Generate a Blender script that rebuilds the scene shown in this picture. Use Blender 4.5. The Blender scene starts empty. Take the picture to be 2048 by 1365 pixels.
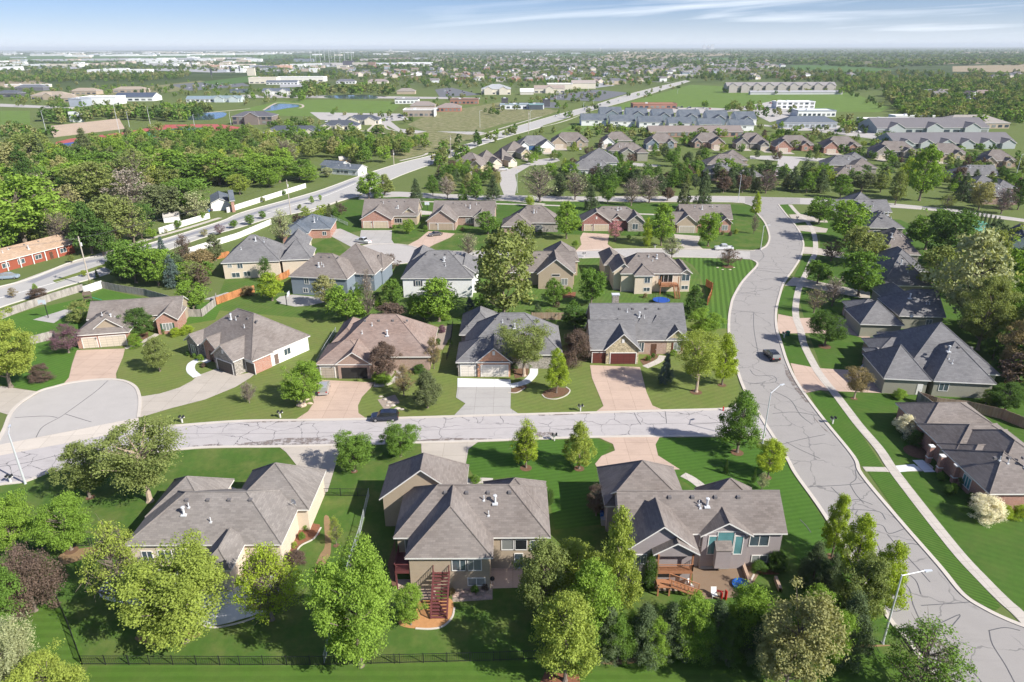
import bpy, math, random
import numpy as np
from mathutils import Vector, Matrix
rnd = random.Random(7)
sc = bpy.context.scene
R = math.radians
# ------------------------------------------------------------ camera, sky, sun, exposure
H, F, PITCH, ROLL = 58.0, 1366.0, math.atan((682.5 - 95) / 1366.0), R(-0.2)
cam = bpy.data.objects.new('camera', bpy.data.cameras.new('camera'))
sc.collection.objects.link(cam); sc.camera = cam
cam.data.sensor_width = 36; cam.data.lens = 36 * F / 2048; cam.data.clip_start = 1; cam.data.clip_end = 120000
cam.matrix_world = Matrix.Translation((0, 0, H)) @ Matrix.Rotation(R(90) - PITCH, 4, 'X') @ Matrix.Rotation(ROLL, 4, 'Z')
SUN_EL, SUN_AZ = R(37), R(120)          # azimuth clockwise from +Y
w = bpy.data.worlds.new('World'); sc.world = w; w.use_nodes = True
nt = w.node_tree; N = nt.nodes; L = nt.links; bg = N['Background']
sky = N.new('ShaderNodeTexSky'); sky.sky_type = 'NISHITA'; sky.sun_disc = False
sky.sun_elevation = SUN_EL; sky.sun_rotation = SUN_AZ; sky.altitude = 400; sky.air_density = 1.0; sky.dust_density = 0.2; sky.ozone_density = 2.5
tc = N.new('ShaderNodeTexCoord'); sx = N.new('ShaderNodeSeparateXYZ'); L.new(tc.outputs['Generated'], sx.inputs[0])
def wm(op, a_, b_):
    n = N.new('ShaderNodeMath'); n.operation = op
    for i_, v_ in enumerate((a_, b_)):
        if isinstance(v_, (int, float)): n.inputs[i_].default_value = v_
        else: L.new(v_, n.inputs[i_])
    return n.outputs[0]
z2 = wm('MULTIPLY', wm('SUBTRACT', sx.outputs[2], wm('MULTIPLY', sx.outputs[0], 0.055)), 34)   # cirrus streaks, low and long
cb = N.new('ShaderNodeCombineXYZ'); L.new(wm('MULTIPLY', sx.outputs[0], 1.5), cb.inputs[0]); L.new(wm('MULTIPLY', sx.outputs[1], 1.5), cb.inputs[1]); L.new(z2, cb.inputs[2])
ns = N.new('ShaderNodeTexNoise'); ns.inputs['Scale'].default_value = 1.5; ns.inputs['Detail'].default_value = 7; ns.inputs['Roughness'].default_value = 0.52; ns.inputs['Distortion'].default_value = 0.5
L.new(cb.outputs[0], ns.inputs['Vector'])
rp = N.new('ShaderNodeValToRGB'); rp.color_ramp.elements[0].position = 0.43; rp.color_ramp.elements[1].position = 0.66
L.new(ns.outputs[0], rp.inputs[0])
mxc = N.new('ShaderNodeMix'); mxc.data_type = 'RGBA'
mr_ = N.new('ShaderNodeMapRange'); L.new(sx.outputs[0], mr_.inputs[0]); mr_.inputs[1].default_value = -0.35; mr_.inputs[2].default_value = 0.25; mr_.inputs[3].default_value = 0.12; mr_.inputs[4].default_value = 0.75
cl_ = wm('MULTIPLY', rp.outputs[0], mr_.outputs[0])
veil = wm('MULTIPLY', wm('EXPONENT', wm('MULTIPLY', wm('MAXIMUM', sx.outputs[2], 0.0), -38), 0), 0.75)     # humid air near the horizon
L.new(wm('MAXIMUM', cl_, veil), mxc.inputs[0])
wb = N.new('ShaderNodeMix'); wb.data_type = 'RGBA'; wb.blend_type = 'MULTIPLY'; wb.inputs[0].default_value = 1; wb.inputs[7].default_value = (0.44, 0.60, 1.0, 1); L.new(sky.outputs[0], wb.inputs[6]); L.new(wb.outputs[2], mxc.inputs[6]); mxc.inputs[7].default_value = (10.2, 10.8, 11.6, 1)
L.new(mxc.outputs[2], bg.inputs[0]); bg.inputs[1].default_value = 0.07
sl = bpy.data.lights.new('sun', 'SUN'); sl.energy = 4.9; sl.angle = R(0.5); sl.color = (1, 0.955, 0.88)
so = bpy.data.objects.new('sun', sl); sc.collection.objects.link(so)
so.rotation_euler = Vector((-math.sin(SUN_AZ) * math.cos(SUN_EL), -math.cos(SUN_AZ) * math.cos(SUN_EL), -math.sin(SUN_EL))).to_track_quat('-Z', 'Y').to_euler()
sc.view_settings.view_transform = 'Standard'; sc.view_settings.look = 'None'; sc.view_settings.exposure = 0.7; sc.view_settings.gamma = 1
sc.cycles.max_bounces = 5; sc.cycles.diffuse_bounces = 2; sc.cycles.glossy_bounces = 2; sc.cycles.transmission_bounces = 3; sc.cycles.volume_bounces = 0
sc.cycles.transparent_max_bounces = 6; sc.cycles.use_adaptive_sampling = True; sc.cycles.adaptive_threshold = 0.02
# ------------------------------------------------------------ picture <-> ground (photograph pixels)
CP, SP, CR, SR = math.cos(PITCH), math.sin(PITCH), math.cos(ROLL), math.sin(ROLL)
def g(px, py, z=0.0):
    x = (px - 1024) / F; y = -(py - 682.5) / F
    x, y = x * CR - y * SR, x * SR + y * CR
    d = (x, CP + y * SP, -SP + y * CP); t = (z - H) / d[2]
    return Vector((d[0] * t, d[1] * t, z))
def proj(p):
    vy, vz = p[1], p[2] - H
    f = vy * CP - vz * SP; x = p[0] / f; y = (vy * SP + vz * CP) / f
    return 1024 + (x * CR + y * SR) * F, 682.5 - (-x * SR + y * CR) * F
def hgt(px, py, ptop):
    b = g(px, py); lo, hi = 0, 60
    for _ in range(30):
        m = (lo + hi) / 2
        if proj((b.x, b.y, m))[1] > ptop: lo = m
        else: hi = m
    return lo
# ------------------------------------------------------------ objects
def link(o, parent=None):
    sc.collection.objects.link(o)
    if parent is not None: o.parent = parent
    return o
def tag(o, label=None, cat=None, group=None, kind=None):
    if label: o['label'] = label
    if cat: o['category'] = cat
    if group: o['group'] = group
    if kind: o['kind'] = kind
    return o
def empty(name, loc, rz=0, label=None, cat=None, group=None):
    o = bpy.data.objects.new(name, None); o.location = loc; o.rotation_euler = (0, 0, rz); link(o)
    return tag(o, label, cat, group)
class MB:
    def __init__(s): s.v = []; s.f = []; s.m = []; s.uv = []
    def face(s, pts, m=0, uv=None):
        i = len(s.v); s.v += [tuple(p) for p in pts]; s.f.append(tuple(range(i, i + len(pts)))); s.m.append(m)
        s.uv.append(uv)
        return s
    def box(s, x0, x1, y0, y1, z0, z1, m=0, bottom=False):
        a = [(x0, y0), (x1, y0), (x1, y1), (x0, y1)]
        for i in range(4):
            p, q = a[i], a[(i + 1) % 4]
            s.face([(p[0], p[1], z0), (q[0], q[1], z0), (q[0], q[1], z1), (p[0], p[1], z1)], m)
        s.face([(p[0], p[1], z1) for p in a], m)
        if bottom: s.face([(p[0], p[1], z0) for p in a[::-1]], m)
        return s
    def bar(s, p, q, r0, r1=None, n=6, m=0, cap=True):
        p, q = Vector(p), Vector(q); r1 = r0 if r1 is None else r1
        d = (q - p).normalized(); a = d.orthogonal().normalized(); b = d.cross(a)
        A = [p + (a * math.cos(2 * math.pi * k / n) + b * math.sin(2 * math.pi * k / n)) * r0 for k in range(n)]
        B = [q + (a * math.cos(2 * math.pi * k / n) + b * math.sin(2 * math.pi * k / n)) * r1 for k in range(n)]
        for k in range(n): s.face([A[k], A[(k + 1) % n], B[(k + 1) % n], B[k]], m)
        if cap: s.face(B, m)
        return s
    def lathe(s, prof, n=12, m=0, c=(0, 0)):
        for (r0, z0), (r1, z1) in zip(prof, prof[1:]):
            for k in range(n):
                a0, a1 = 2 * math.pi * k / n, 2 * math.pi * (k + 1) / n
                s.face([(c[0] + r0 * math.cos(a0), c[1] + r0 * math.sin(a0), z0), (c[0] + r0 * math.cos(a1), c[1] + r0 * math.sin(a1), z0),
                        (c[0] + r1 * math.cos(a1), c[1] + r1 * math.sin(a1), z1), (c[0] + r1 * math.cos(a0), c[1] + r1 * math.sin(a0), z1)], m)
        return s
    def build(s, name, mats, parent=None, uv=False, loc=None, rz=0, smooth=False):
        me = bpy.data.meshes.new(name); me.from_pydata(s.v, [], s.f)
        for m in (mats if isinstance(mats, (list, tuple)) else [mats]): me.materials.append(m)
        me.polygons.foreach_set('material_index', s.m)
        if smooth: me.polygons.foreach_set('use_smooth', [True] * len(s.f))
        if uv:
            l = me.uv_layers.new(name='UVMap'); out = []
            for f, u in zip(s.f, s.uv):
                if u is None:
                    P = [Vector(s.v[i]) for i in f]; n = (P[1] - P[0]).cross(P[2] - P[1])
                    if n.length < 1e-9: n = Vector((0, 0, 1))
                    n.normalize()
                    if abs(n.z) > 0.98: a = Vector((1, 0, 0)); b = Vector((0, 1, 0))
                    else:
                        a = Vector((-n.y, n.x, 0)).normalized(); b = n.cross(a)
                    for p in P: out += [p.dot(a), p.dot(b)]
                else:
                    for q in u: out += [q[0], q[1]]
            l.data.foreach_set('uv', out)
        o = bpy.data.objects.new(name, me)
        if loc is not None: o.location = loc
        o.rotation_euler = (0, 0, rz)
        return link(o, parent)
# ------------------------------------------------------------ materials
MATS = {}
def nodes(name, rough=0.9, spec=0.2):
    m = bpy.data.materials.new(name); m.use_nodes = True; t = m.node_tree
    b = t.nodes['Principled BSDF']; b.inputs['Roughness'].default_value = rough; b.inputs['Specular IOR Level'].default_value = spec
    return m, t, b
def c4(c): return (c[0], c[1], c[2], 1)
def mixc(t, fac, a, b, mode='MIX'):
    n = t.nodes.new('ShaderNodeMix'); n.data_type = 'RGBA'; n.blend_type = mode
    for s, v in ((0, fac), (6, a), (7, b)):
        if hasattr(v, 'is_linked') or isinstance(v, bpy.types.NodeSocket): t.links.new(v, n.inputs[s])
        else: n.inputs[s].default_value = v if s == 0 else c4(v)
    return n.outputs[2]
def noise(t, scale, detail=4, rough=0.55, vec=None, dist=0):
    n = t.nodes.new('ShaderNodeTexNoise'); n.inputs['Scale'].default_value = scale; n.inputs['Detail'].default_value = detail
    n.inputs['Roughness'].default_value = rough; n.inputs['Distortion'].default_value = dist
    if vec is not None: t.links.new(vec, n.inputs['Vector'])
    return n.outputs[0]
def ramp(t, fac, stops):
    n = t.nodes.new('ShaderNodeValToRGB'); e = n.color_ramp.elements
    while len(e) < len(stops): e.new(0.5)
    for k, (p, c) in enumerate(stops): e[k].position = p; e[k].color = c4(c) if not isinstance(c, float) else (c, c, c, 1)
    t.links.new(fac, n.inputs[0]); return n.outputs[0]
def pos(t, scale=None, rot=None):
    n = t.nodes.new('ShaderNodeNewGeometry'); o = n.outputs['Position']
    if scale or rot:
        m = t.nodes.new('ShaderNodeMapping'); t.links.new(o, m.inputs[0])
        if scale: m.inputs['Scale'].default_value = scale
        if rot: m.inputs['Rotation'].default_value = rot
        o = m.outputs[0]
    return o
def uvn(t, scale=None):
    n = t.nodes.new('ShaderNodeUVMap'); o = n.outputs[0]
    if scale:
        m = t.nodes.new('ShaderNodeMapping'); t.links.new(o, m.inputs[0]); m.inputs['Scale'].default_value = scale; o = m.outputs[0]
    return o
def objr(t):
    return t.nodes.new('ShaderNodeObjectInfo').outputs['Random']
def bump(t, b, h, s=0.3, d=0.05):
    n = t.nodes.new('ShaderNodeBump'); n.inputs['Strength'].default_value = s; n.inputs['Distance'].default_value = d
    t.links.new(h, n.inputs['Height']); t.links.new(n.outputs[0], b.inputs['Normal'])
def sc3(c, k): return tuple(min(1, x * k) for x in c)
def math_(t, op, a, b=None):
    n = t.nodes.new('ShaderNodeMath'); n.operation = op
    for i, v in enumerate((a, b)):
        if v is None: continue
        if isinstance(v, (int, float)): n.inputs[i].default_value = v
        else: t.links.new(v, n.inputs[i])
    return n.outputs[0]
def plain(name, c, rough=0.6, spec=0.3, metal=0, var=0.12, vs=3.0):
    if name in MATS: return MATS[name]
    m, t, b = nodes(name, rough, spec); b.inputs['Metallic'].default_value = metal
    o = mixc(t, noise(t, vs, 3, vec=pos(t)), sc3(c, 1 - var), sc3(c, 1 + var)); t.links.new(o, b.inputs['Base Color'])
    MATS[name] = m; return m
def shingle(name, c, sp=0.35):
    m, t, b = nodes(name, 0.95, 0.1); uv = uvn(t)
    br = t.nodes.new('ShaderNodeTexBrick'); t.links.new(uv, br.inputs[0])
    br.inputs['Scale'].default_value = 1; br.inputs['Brick Width'].default_value = 0.62; br.inputs['Row Height'].default_value = 0.25
    br.inputs['Mortar Size'].default_value = 0.014; br.inputs['Mortar Smooth'].default_value = 0.3; br.inputs['Bias'].default_value = 0
    br.inputs['Color1'].default_value = c4(sc3(c, 1 - sp)); br.inputs['Color2'].default_value = c4(sc3(c, 1 + sp)); br.inputs['Mortar'].default_value = c4(sc3(c, 0.5))
    o = mixc(t, 0.55, br.outputs[0], mixc(t, noise(t, 5, 5, 0.75, pos(t)), sc3(c, 0.72), sc3(c, 1.3)))
    o = mixc(t, ramp(t, noise(t, 0.25, 3, vec=pos(t)), [(0.35, 0.0), (0.7, 1.0)]), o, mixc(t, 0.07, o, (0.75, 0.72, 0.68)))
    t.links.new(o, b.inputs['Base Color']); bump(t, b, br.outputs[1], -0.5, 0.03); MATS[name] = m; return m
def siding(name, c, row=0.2):
    m, t, b = nodes(name, 0.7, 0.25); uv = uvn(t)
    sx = t.nodes.new('ShaderNodeSeparateXYZ'); t.links.new(uv, sx.inputs[0])
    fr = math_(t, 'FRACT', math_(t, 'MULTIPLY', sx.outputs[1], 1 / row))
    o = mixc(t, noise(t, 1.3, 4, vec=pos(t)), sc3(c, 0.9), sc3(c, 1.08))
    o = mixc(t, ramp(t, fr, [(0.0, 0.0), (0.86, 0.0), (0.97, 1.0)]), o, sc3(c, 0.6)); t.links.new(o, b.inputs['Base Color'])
    bump(t, b, fr, 0.5, 0.02); MATS[name] = m; return m
def brick(name, c, c2, mortar=(0.45, 0.42, 0.38), w=0.24, h=0.09, patch=None):
    m, t, b = nodes(name, 0.9, 0.15); uv = uvn(t)
    br = t.nodes.new('ShaderNodeTexBrick'); t.links.new(uv, br.inputs[0]); br.inputs['Scale'].default_value = 1
    br.inputs['Brick Width'].default_value = w; br.inputs['Row Height'].default_value = h; br.inputs['Mortar Size'].default_value = 0.012
    br.inputs['Color1'].default_value = c4(c); br.inputs['Color2'].default_value = c4(c2); br.inputs['Mortar'].default_value = c4(mortar)
    o = mixc(t, ramp(t, noise(t, 2.5, 4, vec=pos(t)), [(0.3, 0.0), (0.75, 1.0)]), br.outputs[0], mixc(t, 0.35, br.outputs[0], sc3(c, 0.6)))
    if patch: o = mixc(t, ramp(t, noise(t, 0.9, 2, vec=pos(t)), [(0.64, 0.0), (0.66, 1.0)]), o, patch)
    t.links.new(o, b.inputs['Base Color']); bump(t, b, br.outputs[1], -0.4, 0.02); MATS[name] = m; return m
def stone(name, c):
    m, t, b = nodes(name, 0.9, 0.15); v = t.nodes.new('ShaderNodeTexVoronoi'); v.inputs['Scale'].default_value = 3.2; t.links.new(uvn(t, (1, 1.7, 1)), v.inputs['Vector'])
    v2 = t.nodes.new('ShaderNodeTexVoronoi'); v2.feature = 'DISTANCE_TO_EDGE'; v2.inputs['Scale'].default_value = 3.2; t.links.new(uvn(t, (1, 1.7, 1)), v2.inputs['Vector'])
    s = t.nodes.new('ShaderNodeSeparateColor'); t.links.new(v.outputs['Color'], s.inputs[0])
    o = mixc(t, s.outputs[0], sc3(c, 0.65), sc3(c, 1.3)); o = mixc(t, ramp(t, v2.outputs[0], [(0.0, 1.0), (0.06, 0.0)]), o, sc3(c, 0.55))
    t.links.new(o, b.inputs['Base Color']); MATS[name] = m; return m
def foliage(name, c, var=0.4, trans=0.33):
    c = sc3((c[0] * 1.04, c[1], c[2]), 1.18)
    m = bpy.data.materials.new(name); m.use_nodes = True; t = m.node_tree; t.nodes.clear()
    out = t.nodes.new('ShaderNodeOutputMaterial'); d = t.nodes.new('ShaderNodeBsdfDiffuse'); tr = t.nodes.new('ShaderNodeBsdfTranslucent'); mx = t.nodes.new('ShaderNodeMixShader')
    at = t.nodes.new('ShaderNodeAttribute'); at.attribute_name = 'tint'
    r = objr(t); base = mixc(t, r, sc3(c, 0.86), sc3((c[0] * 1.12, c[1], c[2]), 1.12))
    o = mixc(t, at.outputs['Fac'], sc3(c, 1 - var), sc3((c[0] * 1.15, c[1] * 1.05, c[2]), 1 + var))
    o = mixc(t, 0.5, base, o); t.links.new(o, d.inputs[0])
    t.links.new(mixc(t, 1.0, o, (1.2, 1.15, 0.5), 'MULTIPLY'), tr.inputs[0]); mx.inputs[0].default_value = trans
    t.links.new(d.outputs[0], mx.inputs[1]); t.links.new(tr.outputs[0], mx.inputs[2]); t.links.new(mx.outputs[0], out.inputs[0]); MATS[name] = m; return m
def lawn(name, c, ang=0, stripe=0.0, dry=0.25, drycol=(0.20, 0.17, 0.075), sw=1.1):
    m, t, b = nodes(name, 0.95, 0.1); p = pos(t)
    o = mixc(t, ramp(t, noise(t, 0.09, 4, vec=p), [(0.3, 0.0), (0.7, 1.0)]), sc3(c, 0.82), sc3(c, 1.2))
    if stripe:
        wv = t.nodes.new('ShaderNodeTexWave'); wv.wave_type = 'BANDS'; wv.bands_direction = 'X'; wv.inputs['Scale'].default_value = 0.314 / sw; wv.inputs['Distortion'].default_value = 0.6; wv.inputs['Detail'].default_value = 1
        t.links.new(pos(t, None, (0, 0, R(ang))), wv.inputs[0])
        o = mixc(t, stripe, o, mixc(t, ramp(t, wv.outputs['Fac'], [(0.4, 0.0), (0.6, 1.0)]), sc3(c, 0.6), sc3(c, 1.45)))
    o = mixc(t, math_(t, 'MULTIPLY', ramp(t, noise(t, 0.22, 6, 0.7, p), [(0.44, 0.0), (0.66, 1.0)]), dry), o, drycol)
    o = mixc(t, 0.45, o, mixc(t, noise(t, 9, 5, 0.8, p), sc3(c, 0.5), sc3(c, 1.5))); o = mixc(t, 0.8, o, mixc(t, noise(t, 1.1, 8, 0.75, p), (0.45, 0.45, 0.45), (1, 1, 0.9)), 'MULTIPLY'); o = mixc(t, 1.0, o, (1.28, 1.28, 1.28), 'MULTIPLY')
    t.links.new(o, b.inputs['Base Color']); MATS[name] = m; return m
def concrete(name, c, crack=0.0, joint=None, stain=0.25, cs=0.28, jr=0):
    m, t, b = nodes(name, 0.9, 0.15); p = pos(t)
    o = mixc(t, noise(t, 0.35, 6, 0.6, p), sc3(c, 0.86), sc3(c, 1.1)); o = mixc(t, 0.25, o, mixc(t, noise(t, 14, 4, 0.8, p), sc3(c, 0.6), sc3(c, 1.3)))
    o = mixc(t, math_(t, 'MULTIPLY', ramp(t, noise(t, 0.6, 5, 0.7, pos(t, (0.3, 1, 1))), [(0.52, 0.0), (0.8, 1.0)]), stain), o, sc3(c, 0.55))
    if joint:
        br = t.nodes.new('ShaderNodeTexBrick'); t.links.new(pos(t, None, (0, 0, R(jr))), br.inputs[0]); br.offset = 0; br.inputs['Scale'].default_value = 1
        br.inputs['Brick Width'].default_value = joint; br.inputs['Row Height'].default_value = joint; br.inputs['Mortar Size'].default_value = 0.025; br.inputs['Mortar Smooth'].default_value = 0.4
        br.inputs['Color1'].default_value = c4((1, 1, 1)); br.inputs['Color2'].default_value = c4((0.93, 0.93, 0.93)); br.inputs['Mortar'].default_value = c4((0.55, 0.53, 0.5))
        o = mixc(t, 1.0, o, br.outputs[0], 'MULTIPLY')
    if crack:
        nv = t.nodes.new('ShaderNodeTexNoise'); nv.inputs['Scale'].default_value = 0.5; nv.inputs['Detail'].default_value = 3; t.links.new(p, nv.inputs['Vector'])
        va = t.nodes.new('ShaderNodeVectorMath'); va.operation = 'MULTIPLY_ADD'; t.links.new(nv.outputs['Color'], va.inputs[0]); va.inputs[1].default_value = (2.2, 2.2, 0); t.links.new(p, va.inputs[2])
        vo = t.nodes.new('ShaderNodeTexVoronoi'); vo.feature = 'DISTANCE_TO_EDGE'; vo.voronoi_dimensions = '2D'; vo.inputs['Scale'].default_value = cs; t.links.new(va.outputs[0], vo.inputs['Vector'])
        wd = ramp(t, vo.outputs['Distance'], [(0.0, 1.0), (0.010, 1.0), (0.019, 0.0)])
        ms = ramp(t, noise(t, 0.12, 3, vec=p), [(0.42, 0.0), (0.5, 1.0)])
        o = mixc(t, math_(t, 'MULTIPLY', math_(t, 'MULTIPLY', wd, ms), crack), o, (0.075, 0.075, 0.08))
    t.links.new(o, b.inputs['Base Color']); MATS[name] = m; return m
def fencewood(name, c, c2):
    m, t, b = nodes(name, 0.9, 0.1); uv = uvn(t); sx = t.nodes.new('ShaderNodeSeparateXYZ'); t.links.new(uv, sx.inputs[0])
    bx = math_(t, 'MULTIPLY', sx.outputs[0], 7.0); fr = math_(t, 'FRACT', bx)
    wn = t.nodes.new('ShaderNodeTexWhiteNoise'); wn.noise_dimensions = '1D'; t.links.new(math_(t, 'FLOOR', bx), wn.inputs['W'])
    o = mixc(t, wn.outputs[0], c, c2); o = mixc(t, ramp(t, noise(t, 1.2, 4, vec=pos(t, (1, 1, 0.3))), [(0.4, 0.0), (0.7, 1.0)]), o, sc3(c, 0.6))
    o = mixc(t, ramp(t, fr, [(0.0, 1.0), (0.08, 0.0)]), o, sc3(c, 0.3)); t.links.new(o, b.inputs['Base Color']); MATS[name] = m; return m
# ------------------------------------------------------------ setting: ground, roads, lawns
def cr(pts, n=5, closed=False):
    P = [Vector((p[0], p[1], 0)) for p in pts]; out = []; m = len(P)
    rng = range(m) if closed else range(m - 1)
    for i in rng:
        a = P[(i - 1) % m] if closed or i > 0 else P[0] * 2 - P[1]
        b, c = P[i], P[(i + 1) % m]
        d = P[(i + 2) % m] if closed or i + 2 < m else P[-1] * 2 - P[-2]
        for k in range(n):
            t = k / n
            out.append(0.5 * ((2 * b) + (c - a) * t + (2 * a - 5 * b + 4 * c - d) * t * t + (3 * b - a - 3 * c + d) * t ** 3))
    if not closed: out.append(P[-1])
    return out
def gp(pts, z=0, smooth=0, closed=True):
    w_ = [g(p[0], p[1]) for p in pts]
    if smooth: w_ = cr(w_, smooth, closed)
    return [(p[0], p[1], z) for p in w_]
from mathutils.geometry import tessellate_polygon
def addpoly(mb, P, m=0):
    V = [Vector(p) for p in P]
    for t in tessellate_polygon([V]):
        a, b, c = (V[i] for i in t)
        if (b - a).cross(c - a).z < 0: b, c = c, b
        mb.face([a, b, c], m)
def poly(name, pts, z, mat, smooth=0, kind='structure', parent=None):
    mb = MB(); addpoly(mb, gp(pts, z, smooth)); o = mb.build(name, mat, parent)
    if kind: tag(o, kind=kind)
    return o
def polys(name, lst, z, mat, smooth=0, kind='structure'):
    mb = MB()
    for i, pts in enumerate(lst): addpoly(mb, gp(pts, z + 0.003 * (i % 7), smooth))
    return tag(mb.build(name, mat), kind=kind)
def ribbon(mb, P, wd, z0, z1, m=0, off=0.0):
    P = [Vector((p[0], p[1], 0)) for p in P]; A, B = [], []
    for i, p in enumerate(P):
        d = (P[min(i + 1, len(P) - 1)] - P[max(i - 1, 0)]).normalized(); n = Vector((-d.y, d.x, 0))
        A.append(p + n * (off + wd / 2)); B.append(p + n * (off - wd / 2))
    up = lambda v, z: (v.x, v.y, z)
    for i in range(len(P) - 1):
        mb.face([up(B[i], z1), up(B[i + 1], z1), up(A[i + 1], z1), up(A[i], z1)], m)
        if z1 - z0 > 0.02:
            mb.face([up(A[i], z1), up(A[i + 1], z1), up(A[i + 1], z0), up(A[i], z0)], m)
            mb.face([up(B[i], z0), up(B[i + 1], z0), up(B[i + 1], z1), up(B[i], z1)], m)
def strips(name, lines, wd, z0, z1, mat, smooth=5, kind='structure'):
    mb = MB()
    for pts in lines: ribbon(mb, gp(pts, 0, smooth, False), wd, z0, z1)
    return tag(mb.build(name, mat), kind=kind)

# one ground sheet to the horizon
def ground_mat():
    m, t, b = nodes('ground_grass', 1.0, 0.05); p = pos(t)
    ln = t.nodes.new('ShaderNodeVectorMath'); ln.operation = 'LENGTH'; t.links.new(p, ln.inputs[0])
    near = mixc(t, noise(t, 0.05, 6, 0.6, p), (0.075, 0.125, 0.03), (0.17, 0.19, 0.07))
    near = mixc(t, 0.45, near, mixc(t, noise(t, 6, 5, 0.8, p), (0.05, 0.085, 0.02), (0.2, 0.23, 0.09)))
    v = t.nodes.new('ShaderNodeTexVoronoi'); v.inputs['Scale'].default_value = 0.0016; v.distance = 'CHEBYCHEV'; t.links.new(p, v.inputs['Vector'])
    s = t.nodes.new('ShaderNodeSeparateColor'); t.links.new(v.outputs['Color'], s.inputs[0])
    far = ramp(t, s.outputs[0], [(0.0, (0.06, 0.09, 0.04)), (0.35, (0.09, 0.12, 0.05)), (0.6, (0.10, 0.155, 0.06)), (0.78, (0.22, 0.19, 0.12)), (0.9, (0.05, 0.075, 0.03))])
    far = mixc(t, ramp(t, noise(t, 0.01, 5, 0.7, p), [(0.45, 0.0), (0.6, 1.0)]), far, (0.04, 0.065, 0.028))
    mr = t.nodes.new('ShaderNodeMapRange'); t.links.new(ln.outputs['Value'], mr.inputs[0]); mr.inputs[1].default_value = 900; mr.inputs[2].default_value = 1800
    t.links.new(mixc(t, mr.outputs[0], near, far), b.inputs['Base Color']); return m
mb = MB()
xs = [-60000, -8000, -2000, -500, 500, 2000, 8000, 60000]; ys = [-3000, 0, 300, 900, 2500, 8000, 20000, 90000]
for i in range(7):
    for j in range(7): mb.face([(xs[i], ys[j], 0), (xs[i + 1], ys[j], 0), (xs[i + 1], ys[j + 1], 0), (xs[i], ys[j + 1], 0)])
tag(mb.build('ground', ground_mat()), kind='structure')

M_ROAD = concrete('street_concrete', (0.325, 0.305, 0.287), crack=0.45, stain=0.25, cs=0.17)
M_ROAD2 = concrete('culdesac_concrete', (0.43, 0.405, 0.38), stain=0.12)
M_ART = concrete('arterial_concrete', (0.42, 0.405, 0.38), stain=0.15)
M_CURB = concrete('curb_concrete', (0.55, 0.50, 0.44), stain=0.3)
M_DRV = concrete('driveway_concrete', (0.47, 0.42, 0.36), joint=3.6, stain=0.5)
M_DRVP = concrete('pink_driveway', (0.52, 0.39, 0.31), joint=3.6, stain=0.5)
M_DRVG = concrete('grey_driveway', (0.42, 0.40, 0.375), joint=3.3, stain=0.5)
M_WHT = concrete('new_white_concrete', (0.68, 0.69, 0.70), joint=3.3, stain=0.05)
M_WALK = concrete('sidewalk_concrete', (0.52, 0.475, 0.42), joint=1.5, stain=0.3)
M_ASPH = concrete('car_park_asphalt', (0.15, 0.155, 0.165), stain=0.2)
LW = (0.030, 0.085, 0.012)
M_L1 = lawn('lawn_deep', (0.064, 0.122, 0.024), -14, 0.08, 0.75, (0.20, 0.19, 0.07))
M_L2 = lawn('lawn_striped', (0.06, 0.13, 0.022), 78, 0.32, 0.05, sw=0.8)
M_L3 = lawn('lawn_corner', (0.075, 0.145, 0.028), 14, 0.85, 0.05, sw=1.3)
M_L4 = lawn('lawn_front', (0.135, 0.175, 0.048), 62, 0.2, 0.5)
M_L5 = lawn('lawn_right', (0.06, 0.12, 0.022), -58, 0.18, 0.25)
M_L6 = lawn('lawn_mixed', (0.08, 0.14, 0.03), 20, 0.3, 0.4)
M_L7 = lawn('lawn_back_strip', (0.07, 0.135, 0.022), 90, 0.3, 0.2)
M_DRY = lawn('dry_grass', (0.15, 0.16, 0.07), 0, 0, 1.0, (0.42, 0.35, 0.24))
M_FLD = lawn('green_field', (0.12, 0.19, 0.045), 0, 0, 0.25)
M_TAN = plain('tilled_field', (0.30, 0.25, 0.17), 1, 0.05, 0, 0.25, 0.02)
M_FLG = plain('far_green_field', (0.085, 0.15, 0.05), 1, 0.05, 0, 0.2, 0.01)
M_BED = plain('mulch_bed', (0.16, 0.095, 0.06), 1, 0.05, 0, 0.45, 4)
M_ROCK = plain('rock_bed', (0.33, 0.27, 0.22), 1, 0.1, 0, 0.4, 5)
M_REDM = plain('red_mulch', (0.22, 0.10, 0.06), 1, 0.05, 0, 0.4, 5)
M_SOIL = lawn('worn_soil', (0.26, 0.17, 0.10), 0, 0, 0.4, (0.10, 0.12, 0.04))
M_PAVER = brick('patio_pavers', (0.33, 0.20, 0.13), (0.40, 0.26, 0.18), (0.22, 0.16, 0.11), 0.3, 0.3)
M_SAND = plain('orange_sand', (0.45, 0.23, 0.10), 1, 0.05, 0, 0.25, 2)
M_WATER = None
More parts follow.
